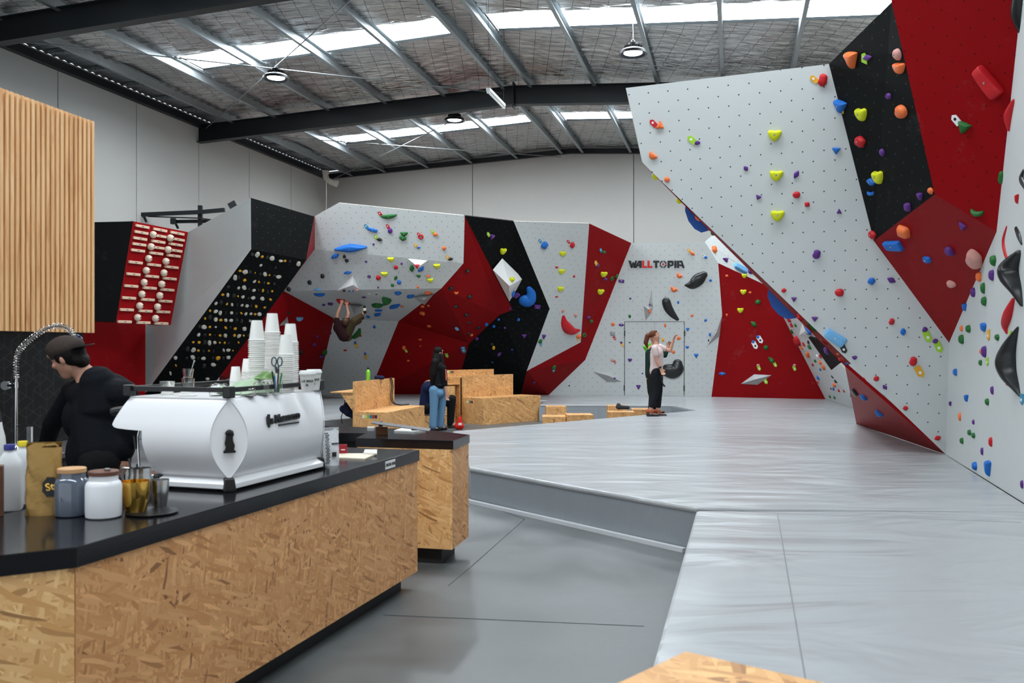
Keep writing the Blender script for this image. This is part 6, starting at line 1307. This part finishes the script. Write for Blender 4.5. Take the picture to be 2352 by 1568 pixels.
# the peak points backwards over the neck: the cap is worn back to front
mb = MB(HB); pk_ = []
for k in range(13):
    a = math.pi * k / 12; pk_.append((math.cos(a) * .080 * kk, (-.085 - math.sin(a) * .085) * kk, (.030 - .02 * math.sin(a)) * kk))
mb.prism(pk_, (0, 0, .005)); mb.build('cap_peak', mat('cap_black', (.012, .011, .011), .7), cap_o, smooth=50)
mb = MB(HB); q_c = Matrix.Translation(Vector((.062, -.062, .085)) * kk)
pm = [HB @ (Vector((.0786 * math.cos(a) , -.005 - .1 * math.sin(a), .10 - 0.0)) * kk) for a in (R(35), R(62), R(62), R(35))]
def patch_pt(a, z): rr = math.sqrt(max(.05, 1 - ((z - .068) / .075) ** 2)); return HB @ (Vector((.090 * rr * math.cos(a), -.008 - .109 * rr * math.sin(a), z)) * kk)
for k, (z0_, z1_, cc_) in enumerate(((.074, .088, (.5, .5, .5)), (.088, .098, (.05, .09, .45)), (.098, .108, (.45, .50, .62)))):
    mb = MB(); A_ = [patch_pt(R(a), z0_) for a in (8, 22, 36, 50)]; B_ = [patch_pt(R(a), z1_) for a in (50, 36, 22, 8)]; n8 = A_ + B_; c_ = HB @ Vector((0, -.005 * kk, .07 * kk))
    out_ = [p + (p - c_).normalized() * .004 for p in n8]; mb.add(n8 + out_, [tuple(range(8))[::-1], tuple(range(8, 16))] + [(i, (i + 1) % 8, (i + 1) % 8 + 8, i + 8) for i in range(8)]); mb.build('cap_badge_stripe', mat('badge_%d' % k, cc_, .6), cap_o)
# --- woman in a pale pink tee pointing out a route, on the mat
wz = 17.0; pw_ = lambda x, y, z=0.0: P(x, y, wz + z); zs_ = lambda x, y: (1400 + x / 3.266, 520 + y / 3.266)
W = lambda x, y, z=0.0: P(*zs_(x, y), wz + z)
wo = thing('person', (W(340, 1420).x, wz, MATZ), 'woman in a pale pink tee and black leggings reaching towards the wall', 'person')
HW = frame(W(336, 822), (1, -.05, .20), (-.18, 0, 1)); kw_ = .93
nk = W(345, 880); chest = W(355, 930); waist = W(350, 1050); hipc = W(352, 1110)
aR, eR, hR = W(340, 915, -.16), W(352, 1000, -.18), W(385, 1068, -.20); aL, eL, hL = W(380, 905, .14), W(455, 932, .12), W(482, 845, .08)
lg = [(W(350, 1120, -.08), W(350, 1240, -.09), W(304, 1385, -.09)), (W(366, 1120, .08), W(372, 1240, .09), W(362, 1385, .09))]
wp = head(HW, kw_) + [(W(340, 850), nk, .048, .05), (nk, chest, .06, .09), (chest, waist, .10, .095), (waist, hipc, .10, .12), (chest, aR, .06, .05), (chest, aL, .06, .05), (aR, eR, .044, .036), (eR, hR, .036, .025), (aL, eL, .044, .035), (eL, hL, .035, .024)]
wp += hand(hR, (hR - eR) + Vector((.02, 0, -.05)), (1, 0, .3), .35, .95) + hand(hL, W(512, 800) - hL + Vector((0, 0, .05)), (-.3, -1, .6), .35, .95, .2)
for a, b, c in lg: wp += [(a, b, .082, .052), (b, b.lerp(c, .45), .050, .054), (b.lerp(c, .45), c, .052, .033), (c, c + Vector((.0, 0, -.05)), .034, .034), (c + Vector((-.02, 0, -.055)), c + Vector((.12, 0, -.068)), .030, .022)]
grow('body', wp, skin, wo, .0075, 2); eyes(HW, wo, kw_)
tee = fabric('pale_pink_tee', (.58, .46, .45))
grow('tee', [(W(347, 905), W(352, 935), .085, .125), ('m', frame(W(356, 950), (1, 0, 0), (0, 0, 1)), (.155, .112, .14)), (W(355, 960), W(352, 1060), .130, .118), (W(352, 1050), W(350, 1085), .122, .128), (aR, aR.lerp(eR, .5), .070, .060), (aL, aL.lerp(eL, .38), .068, .058), ('m', frame(W(352, 1080), (1, 0, 0), (0, 0, 1)), (.15, .118, .05))], tee, wo, .008)
blk = fabric('black_leggings', (.010, .011, .014)); grow('leggings', [x for a, b, c in lg for x in ((a, b, .095, .066), (b, b.lerp(c, .72), .064, .056))] + [(W(356, 1100, -.07), W(356, 1100, .07), .115, .115), ('m', frame(W(345, 1125), (1, 0, 0), (0, 0, 1)), (.15, .12, .10))], blk, wo, .008)
for k, (a, b, c) in enumerate(lg): grow('climbing_shoe', [(c + Vector((-.04, 0, -.062)), c + Vector((.15, 0, -.078)), .036, .024), (c + Vector((-.03, 0, -.03)), c + Vector((-.03, 0, -.07)), .036, .036)], fabric('grey_climbing_shoe', (.05, .045, .05)), wo, .007)
for k, (a, b, c) in enumerate(lg): grow('shoe_strap', [(c + Vector((-.045, 0, .004)), c + Vector((.035, 0, -.012)), .040, .038)], fabric('orange_strap', (.35, .09, .04)), wo, .007)
mH = lambda c, r: ('m', HW @ Matrix.Translation(Vector(c) * kw_), tuple(x * kw_ for x in r))
grow('hair', [mH((0, -.022, .040), (.080, .090, .084)), mH((0, .03, .085), (.065, .050, .030)), mH((.066, -.01, .02), (.016, .035, .035)), mH((-.066, -.01, .02), (.016, .035, .035)), (W(312, 805), W(285, 820), .04, .045), (W(285, 820), W(272, 870), .048, .045), (W(272, 870), W(285, 910), .042, .014)], hair_b, wo, .008, 2)
mb = MB(); dw = (hR - eR).normalized(); mb.tube([hR - dw * .045, hR - dw * .02], .033, 16); wt = mb.build('watch_strap', black_matt, wo, smooth=60); mb = MB(); mb.cyl(hR - dw * .032 + Vector((-.005, -.030, 0)), .019, .012, 16, axis=(0, -1, 0)); mb.build('watch_case', black_gloss, wt)
mb = MB(); mb.tube([W(385, 1150, -.02), W(400, 1182, -.05), W(415, 1200, -.05)], [.02, .016, .018], 8); tag(mb.build('chalk_brush', black_matt, None, smooth=60), 'dark climbing brush hanging at the hip of the woman in pink', 'brush')
# --- person beside her, mostly hidden
g = thing('person', (W(320, 1400, .75).x, wz + .75, MATZ), 'person in dark green with a lime hood, hidden behind the woman in pink', 'person')
G_ = lambda x, y: P(*zs_(x, y), wz + .75)
HG = frame(G_(338, 845), (1, .2, .15), (-.1, 0, 1)); gl = [(G_(318, 1130) + Vector((0, s_ * .09, 0)), G_(318, 1240) + Vector((.0, s_ * .1, 0)), G_(325 + s_ * 22, 1370) + Vector((0, s_ * .1, 0))) for s_ in (-1, 1)]
ga = (G_(350, 925), G_(415, 965), G_(440, 900))
gp = head(HG, .95) + [(G_(335, 870), G_(320, 920), .05, .07), (G_(320, 930), G_(318, 1120), .12, .12), (ga[0], ga[1], .05, .042), (ga[1], ga[2], .040, .028), (G_(312, 930) + Vector((0, -.14, 0)), G_(300, 1010) + Vector((0, -.17, 0)), .048, .04), (G_(300, 1010) + Vector((0, -.17, 0)), G_(330, 1080) + Vector((0, -.2, 0)), .04, .028)] + hand(ga[2], (.3, 0, 1), (-1, 0, .1), .6, .9)
for a, b, c in gl: gp += [(a, b, .085, .058), (b, c, .056, .036), (c, c + Vector((.15, 0, -.07)), .036, .026)]
grow('body', gp, skin2, g, .009); dgreen = fabric('dark_green_top', (.010, .030, .022))
grow('jumper', [('m', frame(G_(325, 950), (1, 0, 0), (0, 0, 1)), (.18, .13, .16)), (G_(322, 950), G_(318, 1110), .145, .135), (ga[0], ga[1], .068, .055), (ga[1], ga[1].lerp(ga[2], .7), .052, .044), (G_(312, 930) + Vector((0, -.14, 0)), G_(300, 1010) + Vector((0, -.17, 0)), .068, .055)], dgreen, g, .01)
grow('hood', [(G_(270, 905), G_(300, 925), .05, .06), (G_(285, 925), G_(330, 935), .055, .06), (G_(300, 890), G_(318, 910), .045, .05)], fabric('lime_hood', (.09, .38, .03)), g, .009)
grow('trousers', [x for a, b, c in gl for x in ((a, b, .10, .074), (b, b.lerp(c, .9), .072, .055))] + [(G_(318, 1110) + Vector((0, -.07, 0)), G_(318, 1110) + Vector((0, .07, 0)), .12, .12)], fabric('charcoal_trousers', (.012, .016, .014)), g, .01)
for a, b, c in gl: grow('shoe', [(c + Vector((-.04, 0, -.06)), c + Vector((.17, 0, -.072)), .038, .028)], fabric('brown_shoe', (.05, .035, .03)), g, .009)
# --- long haired person in jeans standing on the concrete
jz = 18.0; J = lambda x, y, z=0.0: P(700 + x / 3.137, 800 + y / 3.137, jz + z)
jw = thing('person', (J(960, 590).x, jz, 0), 'long-haired person in a black top and blue jeans standing by the benches', 'person')
HJ = frame(J(962, 32), (.75, .62, -.12), (0, 0, 1)); kj = .96
jl = [(J(935, 300, -.06), Vector((J(932, 430).x, jz - .08, .50)), Vector((J(925, 560).x, jz - .10, .09))), (J(985, 300, .07), Vector((J(985, 430).x, jz + .09, .50)), Vector((J(970, 560).x, jz + .10, .09)))]
ja = (J(1000, 140, -.10), J(1008, 235, -.08), J(1022, 330, -.10))
jp = head(HJ, kj) + [(J(960, 65), J(955, 95), .05, .055), (J(955, 110), J(958, 290), .11, .11), (J(955, 120), ja[0], .07, .05), (ja[0], ja[1], .045, .037), (ja[1], ja[2], .036, .025), (J(925, 140, .10), J(922, 235, .14), .045, .037), (J(922, 235, .14), J(940, 310, .2), .036, .025)] + hand(ja[2], (.1, .1, -1), (.8, .6, 0), .3, .95) + hand(J(940, 310, .2), (.1, .1, -1), (.8, .6, 0), .3, .95)
for a, b, c in jl: jp += [(a, b, .085, .056), (b, c, .055, .036), (c, c + Vector((.10, .10, -.055)), .036, .026)]
grow('body', jp, skin, jw, .009); grow('top', [('m', frame(J(958, 130), (.75, .62, 0), (0, 0, 1)), (.185, .12, .13)), (J(958, 140), J(960, 270), .135, .125), ('m', frame(J(962, 265), (.75, .62, 0), (0, 0, 1)), (.155, .13, .05)), (ja[0], ja[1], .066, .056), (ja[1], ja[1].lerp(ja[2], .25), .055, .052), (J(925, 140, .10), J(922, 235, .14), .066, .055)], fabric('black_top', (.010, .010, .012)), jw, .01)
mb = MB(); M_ = frame(J(1003, 165, -.16), (1, -.5, 0), (0, 0, 1))
denim = fabric('blue_denim', (.12, .24, .38)); grow('jeans', [x for a, b, c in jl for x in ((a, b, .108, .082), (b, c + Vector((0, 0, .02)), .080, .075))] + [(J(935, 305, -.05), J(985, 305, .06), .115, .115), ('m', frame(J(960, 320), (.75, .62, 0), (0, 0, 1)), (.165, .14, .12))], denim, jw, .01)
for a, b, c in jl: grow('shoe', [(c + Vector((-.03, -.03, -.05)), c + Vector((.12, .10, -.06)), .038, .028)], fabric('dark_shoe', (.012, .012, .012)), jw, .009)
mJ = lambda c, r: ('m', HJ @ Matrix.Translation(Vector(c) * kj), tuple(x * kj for x in r))
grow('hair', [mJ((0, -.015, .045), (.086, .096, .088)), (J(955, 40), J(945, 110, -.05), .085, .10), (J(942, 100, -.08), J(925, 190, -.10), .09, .075), (J(925, 190, -.10), J(915, 255, -.10), .07, .035), (J(985, 50, -.05), J(995, 120, -.1), .045, .03)], hair_k, jw, .009, 2)
mb = MB(); a = J(1012, 150, -.16); mb.prism([a, a + Vector((.02, 0, -.0)), a + Vector((.03, 0, -.22)), a + Vector((.01, 0, -.22))], (0, .008, 0)); mb.build('sleeve_print', mat('coral_print', (.65, .12, .08), .6), jw)
# --- person seated behind, dark clothes, leaning forward
sz = 18.75; S_ = lambda x, y, z=0.0: P(700 + x / 3.137, 800 + y / 3.137, sz + z)
se = thing('person', (S_(900, 560).x, sz, 0), 'person in navy and black sitting on a plywood stool beyond the jeans', 'person')
HS = frame(S_(945, 195), (.9, .1, -.35), (.25, 0, 1)); kn_ = S_(1060, 400, 0); sl = [(S_(900, 430, s_ * .12), Vector((S_(1058, 0).x, sz + s_ * .12, .60)), Vector((S_(1050, 0).x, sz + s_ * .13, .10))) for s_ in (-1, 1)]
sp2 = head(HS, .98) + [(S_(930, 225), S_(905, 255), .055, .06), (S_(895, 270), S_(880, 430), .13, .13)]
for a, b, c in sl: sp2 += [(a, b, .085, .06), (b, c, .058, .038), (c, c + Vector((.14, 0, -.06)), .036, .026)]
for s_ in (-1, 1): sp2 += [(S_(905, 275, s_ * .17), S_(950, 360, s_ * .2), .05, .042), (S_(950, 360, s_ * .2), S_(1025, 375, s_ * .08), .04, .028)] + hand(S_(1025, 375, s_ * .08), (1, 0, -.2), (0, -s_, .5), .5)
grow('body', sp2, skin2, se, .01); grow('navy_jacket', [('m', frame(S_(893, 285), (1, 0, 0), (0, 0, 1)), (.22, .14, .16)), (S_(893, 290), S_(880, 420), .165, .165)] + [x for s_ in (-1, 1) for x in ((S_(905, 275, s_ * .17), S_(950, 360, s_ * .2), .07, .058), (S_(950, 360, s_ * .2), S_(1010, 373, s_ * .1), .056, .045))], fabric('navy_jacket', (.010, .014, .045)), se, .011)
grow('trousers', [x for a, b, c in sl for x in ((a, b, .11, .09), (b, c, .088, .066))] + [(sl[0][0], sl[1][0], .12, .12)], fabric('black_trousers', (.008, .008, .009)), se, .011)
for a, b, c in sl: grow('shoe', [(c + Vector((-.03, 0, -.05)), c + Vector((.17, 0, -.058)), .04, .03)], fabric('olive_shoe', (.05, .05, .035)), se, .009)
grow('hair', [('m', HS @ Matrix.Translation((0, -.018, .04)), (.082, .092, .085))], hair_k, se, .009, 2)
# --- climber hanging under the white cave roof
cz = 20.9; C_ = lambda x, y, z=0.0: P(640 + x / 3.92, 450 + y / 3.92, cz + z)
cl = thing('person', C_(575, 1290), 'climber in a maroon tee and brown trousers hanging from red holds under the cave roof', 'person')
HCm = frame(C_(606, 1128, -.12), (.15, .75, .62), (.1, -.62, .75))
h1, h2 = C_(566, 968, .1), C_(614, 985, .1); e1, e2 = C_(528, 1062), C_(628, 1060); s1_, s2_ = C_(522, 1132), C_(612, 1120)
pel = C_(608, 1262, .05); k1_, f1_ = C_(680, 1120, -.18), C_(756, 1072, .12); k2_, f2_ = C_(668, 1150, .25), C_(738, 1120, .5)
cprims = head(HCm, .98) + [(C_(598, 1145), C_(582, 1165), .055, .06), (C_(570, 1170), pel, .125, .13), (C_(560, 1160), s1_, .07, .052), (C_(575, 1160), s2_, .07, .052), (s1_, e1, .046, .038), (e1, h1, .037, .026), (s2_, e2, .046, .038), (e2, h2, .037, .026)] + hand(h1, (0, .3, 1), (1, 0, 0), .75) + hand(h2, (0, .3, 1), (-1, 0, 0), .75)
cprims += [(pel, k1_, .09, .06), (k1_, f1_, .056, .038), (f1_, C_(772, 1000, .12), .036, .026), (pel, k2_, .09, .06), (k2_, f2_, .056, .038), (f2_, C_(752, 1075, .6), .036, .026)]
grow('body', cprims, skin2, cl, .009)
grow('tee', [('m', frame(C_(566, 1185), (0, 1, 0), (.1, 0, 1)), (.20, .14, .17)), (C_(562, 1190), C_(590, 1255), .165, .15), ('m', frame(C_(588, 1245), (0, 1, 0), (.5, 0, 1)), (.17, .14, .14)), (s1_, s1_.lerp(e1, .3), .075, .062), (s2_, s2_.lerp(e2, .3), .075, .062), (s1_, C_(560, 1180), .08, .12), (s2_, C_(575, 1180), .08, .12)], fabric('maroon_tee', (.022, .007, .008)), cl, .01)
grow('trousers', [(pel, k1_, .115, .085), (k1_, k1_.lerp(f1_, .85), .083, .062), (pel, k2_, .115, .085), (k2_, k2_.lerp(f2_, .85), .083, .062), ('m', frame(pel, (0, 1, 0), (.5, 0, 1)), (.15, .13, .12))], fabric('brown_trousers', (.055, .038, .018)), cl, .01)
for k, (a, b) in enumerate(((f1_ + Vector((.05, 0, .07)), C_(772, 995, .12)), (f2_ + Vector((.04, 0, .06)), C_(752, 1060, .62)))): sh_ = grow('climbing_shoe', [(a, b, .045, .030)], fabric('black_climbing_shoe', (.012, .012, .012)), cl, .008); grow('shoe_stripe', [(a.lerp(b, .35), a.lerp(b, .55), .0465, .0425)], fabric('cream_stripe', (.5, .45, .35)), sh_, .008, 1)
mC = lambda c, r: ('m', HCm @ Matrix.Translation(Vector(c)), r)
grow('hair', [mC((0, -.022, .035), (.082, .090, .085)), mC((0, -.05, -.02), (.07, .05, .06))], mat('brown_hair', (.075, .032, .014), .5, bump=.6, bscale=90), cl, .009, 2)
# ---------------------------------------------------------------- plywood benches and boxes in the bay between the mats
osbb = osb_mat('bench_strand_board', (.74, .42, .17), (.52, .25, .085), (.18, .07, .02), .6)
ZSB = .58
def seat(px, py): return G(px, py, ZSB)
SWC = [(.75, .75, .72), (.65, .60, .10), (.20, .45, .06), (.02, .15, .35), (.45, .02, .02), (.03, .03, .03)]
def swatches(parent, p, dx, n_out, sz=.055, hh=.055):
    for k, c in enumerate(SWC):
        mb = MB(); a = p + dx * (k * sz); mb.prism([a, a + dx * sz * .94, a + dx * sz * .94 + Vector((0, 0, hh)), a + Vector((0, 0, hh))], n_out * .003); mb.build('grade_swatch', mat('swatch_%d' % k, c, .5), parent)
def bench(a, b, c, zback, lb, bl=1.0, shelf=None):
    """a, b: ends of the front edge of the seat; c: back corner behind a"""
    a, b, c = [Vector((p.x, p.y, 0)) for p in (a, b, c)]; L_ = b - a; D_ = c - a; d = L_.normalized(); e = (D_ - d * D_.dot(d)); c = a + e; e_ = e.normalized()
    o = thing('storage_bench', a, lb, 'bench', 'strand board benches between the mats'); T_ = .02
    def brd(nm, pts, off): mb = MB(); mb.prism(pts, off); mb.build(nm, osbb, o, bevel=.002)
    up = lambda p, z: Vector((p.x, p.y, z))
    brd('seat', [up(a, ZSB - T_), up(b, ZSB - T_), up(b + e, ZSB - T_), up(c, ZSB - T_)], (0, 0, T_))
    brd('front_panel', [up(a, 0), up(b, 0), up(b, ZSB - T_), up(a, ZSB - T_)], e_ * T_); brd('side_panel', [up(a + e_ * T_, 0), up(c, 0), up(c, ZSB - T_), up(a + e_ * T_, ZSB - T_)], d * T_); brd('side_panel', [up(b + e_ * T_, 0), up(b + e, 0), up(b + e, ZSB - T_), up(b + e_ * T_, ZSB - T_)], -d * T_)
    brd('backrest', [up(c, 0), up(c + L_ * bl, 0), up(c + L_ * bl, zback), up(c, zback)], e_ * .04)
    if shelf:
        z0, wd = shelf; q0, q1 = c + e_ * .041, c + L_ * bl + e_ * .041; brd('shelf', [up(q0, z0), up(q1, z0), up(q1 + e_ * wd, z0), up(q0 + e_ * wd, z0)], (0, 0, .02))
        for s_ in (.02, .5, .96): m0 = q0 + (q1 - q0) * s_; brd('bracket', [up(m0, z0), up(m0 + e_ * wd * .6, z0), up(m0, z0 - wd * .8)], d * .02)
    return o, a, b, c, d, e_
A1_, B1_, Cb1 = seat(891, 947), seat(975, 931), seat(818, 945)
o, a, b, c, d, e_ = bench(A1_, B1_, Cb1, 1.10, 'strand board bench with the green bottle standing on its backrest', shelf=(.90, .42))
swatches(o, Vector((c.x, c.y, ZSB - .105)) + (a - c).normalized() * .14, (a - c).normalized(), -d, .046, .055)
b1 = (c, d, e_)
A2_, B2_, Cb2 = seat(1108, 914.7), seat(1242, 907.7), seat(1065, 911.6)
o, a, b, c, d, e_ = bench(A2_, B2_, Cb2, 1.06, 'strand board bench with coloured squares in the middle of the bay', bl=.86)
swatches(o, Vector((c.x, c.y, ZSB - .12)) + (a - c).normalized() * .14, (a - c).normalized(), -d, .035, .05)
# taller shelf unit behind the second bench
un = thing('shelf_unit', c + e_ * .2, 'tall strand board shelf unit behind the middle bench', 'shelves'); c2_ = c + e_ * .06 - d * .04
up = lambda p, z: Vector((p.x, p.y, z))
def brd(nm, pts, off, par=un): mb = MB(); mb.prism(pts, off); return mb.build(nm, osbb, par, bevel=.002)
brd('back_board', [up(c2_ + e_ * .5, 0), up(c2_ + e_ * .5 + d * 1.45, 0), up(c2_ + e_ * .5 + d * 1.45, 1.17), up(c2_ + e_ * .5, 1.17)], e_ * .02)
brd('end_board', [up(c2_, 0), up(c2_ + e_ * .5, 0), up(c2_ + e_ * .5, 1.0), up(c2_, 1.0)], d * .02)
brd('top_shelf', [up(c2_ - d * .0, 1.0), up(c2_ + d * 1.4, 1.0), up(c2_ + d * 1.4 + e_ * .5, 1.0), up(c2_ + e_ * .5, 1.0)], (0, 0, .02)); brd('side_ledge', [up(c2_ - d * .30, .86), up(c2_ - d * .005, .86), up(c2_ - d * .005 + e_ * .45, .86), up(c2_ - d * .30 + e_ * .45, .86)], (0, 0, .02))
swatches(un, up(c2_ + e_ * .497, 1.10) + d * .04, d, -e_, .03, .045)
def crate(pts, z1, lb, z0=0.0, name='plywood_box', par=None):
    p = [Vector((q.x, q.y, 0)) for q in pts]; cc_ = sum(p, Vector((0, 0, 0))) / 4; o = thing(name, (cc_.x, cc_.y, z0), lb, 'box', 'strand board boxes'); up = lambda q, z: Vector((q.x, q.y, z))
    mb = MB(); mb.prism([up(q, z1 - .02) for q in p], (0, 0, .02)); mb.build('lid', osbb, o, bevel=.002)
    for k in range(4):
        q, r = p[k], p[(k + 1) % 4]; i_ = (cc_ - (q + r) / 2).normalized(); t_ = (r - q).normalized() * .0101; mb = MB(); nn = Vector((-(r - q).y, (r - q).x, 0)).normalized(); nn = nn if nn.dot(i_) > 0 else -nn
        mb.prism([up(q + t_ * (2 if k % 2 else 0), z0), up(r - t_ * (2 if k % 2 else 0), z0), up(r - t_ * (2 if k % 2 else 0), z1 - .0205), up(q + t_ * (2 if k % 2 else 0), z1 - .0205)], nn * .02); mb.build('side', osbb, o)
    return o
def sq(px, py, w_, dp, z1, yaw=0.0):
    a = G(px, py, z1); e1_ = Vector((math.cos(yaw), math.sin(yaw), 0)); e2_ = Vector((-e1_.y, e1_.x, 0)); return [a, a + e1_ * w_, a + e1_ * w_ + e2_ * dp, a + e2_ * dp]
crate(sq(1255, 934, .42, .5, .45, .02), .45, 'plywood box next to the end of the middle bench, the one farther back')
crate(sq(1246, 957, .45, .55, .35, -.02), .35, 'low plywood box against the mat edge beside the middle bench')
crate(sq(1304, 953, .50, .5, .40, .05), .40, 'plywood box between the middle bench and the dark shoes')
crate(sq(1396, 932, .40, .42, .47, -.05), .47, 'plywood box behind the one carrying the dark shoes')
bx = crate(sq(1397, 946, .52, .40, .42, -.04), .42, 'plywood box with a pair of dark shoes on top')
crate(sq(1452, 940, .40, .42, .42, -.06), .42, 'plywood box at the heels of the woman in pink')
sx = S_(884, 0).x; crate([Vector((sx - .2, sz - .2, 0)), Vector((sx + .2, sz - .2, 0)), Vector((sx + .2, sz + .2, 0)), Vector((sx - .2, sz + .2, 0))], .26, 'low plywood stool under the seated person')
q_s = G(1021, 887, .83); crate([q_s, q_s + Vector((.22, 0, 0)), q_s + Vector((.22, .35, 0)), q_s + Vector((0, .35, 0))], .83, 'tall narrow strand board stand beside the shelf unit', name='display_stand')
p = G(1432, 940, .42); sh_o = thing('climbing_shoes', p, 'pair of dark climbing shoes lying on a plywood box', 'shoes')
for s_ in (-1, 1): grow('shoe', [(p + Vector((-.10, .05 * s_ + .08, .045)), p + Vector((.10, .05 * s_ + .08, .035)), .045, .033), (p + Vector((-.1, .05 * s_ + .08, .045)), p + Vector((-.09, .05 * s_ + .08, .09)), .04, .036)], fabric('grey_shoe_mix', (.04, .045, .055)), sh_o, .008)
# near box on the mat
fb = G(1575, 1495, .80); r1, r2 = G(1900, 1569, .80), G(1418, 1568, .80); e1_ = (r1 - fb); e2_ = (r2 - fb); e1_ = e1_.normalized() * .75; e2_ = e2_.normalized() * .5
crate([fb, fb + e1_, fb + e1_ + e2_, fb + e2_], .80, 'strand board box standing on the near crash mat', z0=MATZ)
# small belongings
c, d, e_ = b1
q = c + d * .62 + e_ * .02; q.z = 1.10; bt = thing('water_bottle', q, 'lime green metal water bottle standing on the bench backrest', 'bottle')
lathe_obj('bottle_body', [(.034, 0), (.036, .004), (.036, .15), (.030, .175), (.018, .19), (.016, .20)], q, mat('lime_bottle', (.22, .65, .04), .3, .2), bt); lathe_obj('cap', [(.018, .198), (.018, .225), (.008, .23), (.001, .23)], q, black_gloss, bt)
mb = MB(); mb.tube([q + Vector((.016 * math.cos(a), 0, .235 + .016 * math.sin(a))) for a in [k * math.pi / 8 for k in range(17)]], .003, 6); mb.build('cap_loop', black_gloss, bt, smooth=60)
q2 = c + d * 1.15 + e_ * .02; q2.z = 1.10; grow('chalk_pouch', [(q2 + Vector((-.06, 0, .035)), q2 + Vector((.06, 0, .03)), .042, .035)], fabric('navy_pouch', (.015, .018, .05)), None, .01); o = bpy.context.scene.objects.get('chalk_pouch'); tag(o, 'small navy pouch lying on the bench backrest beside the green bottle', 'pouch')
s0_ = c + d * 1.58; mb = MB(); n_e = -e_
for dx in (0.0, .07):
    pts = [up(s0_ + d * dx + n_e * .012, 1.11), up(s0_ + d * (dx + .04) + n_e * .03, .95), up(s0_ + d * (dx - .02) + n_e * .035, .78), up(s0_ + d * (dx + .03) + n_e * .05, .64), up(s0_ + d * (dx + .1) + n_e * .16, ZSB + .012), up(s0_ + d * (dx + .28) + n_e * .26, ZSB + .012)]
    mb.tube(resample(pts, 24), .010, 6)
mb.tube([up(s0_ + n_e * .012, 1.11), up(s0_ + d * .07 + n_e * .012, 1.112)], .010, 6); o = mb.build('bag_strap', black_matt, None, smooth=60); tag(o, 'black webbing strap hung over the bench backrest', 'strap')
hb = c + d * .35 + e_ * .30; hg = thing('hanging_bag', up(hb, .45), 'small navy bag hanging from the bench shelf by its strap', 'bag')
grow('bag_body', [(up(hb, .66), up(hb + e_ * -.03, .56), .07, .10), (up(hb + e_ * .08, .60), up(hb + e_ * -.1, .50), .07, .07)], fabric('navy_bag', (.012, .014, .035)), hg, .012)
for dx in (-.03, .03): mb = MB(); mb.tube([up(hb + e_ * dx, .895), up(hb + e_ * dx * 2, .66)], .008, 6); mb.build('strap', black_matt, hg, smooth=60)
mb = MB(); mb.tube([up(hb + e_ * .08, .56), up(hb + e_ * .12, .45), up(hb + e_ * .10, .34)], .008, 6); mb.build('strap', black_matt, hg, smooth=60)
rb_ = P(1055, 978, 18.35); rb_.z = 0.0; ro = thing('carrier_bag', rb_, 'red carrier bag on the floor beside the middle bench', 'bag')
grow('bag_body', [(rb_ + Vector((-.03, 0, .07)), rb_ + Vector((.03, 0, .07)), .075, .07), (rb_ + Vector((0, 0, .08)), rb_ + Vector((.01, 0, .22)), .075, .045), (rb_ + Vector((.0, 0, .2)), rb_ + Vector((.03, 0, .29)), .03, .012)], fabric('red_bag', (.60, .02, .015), .5), ro, .01)
mb = MB(); mb.box(rb_ + Vector((.02, -.078, .12)), (.07, .004, .05)); mb.build('white_print', white_plastic, ro)
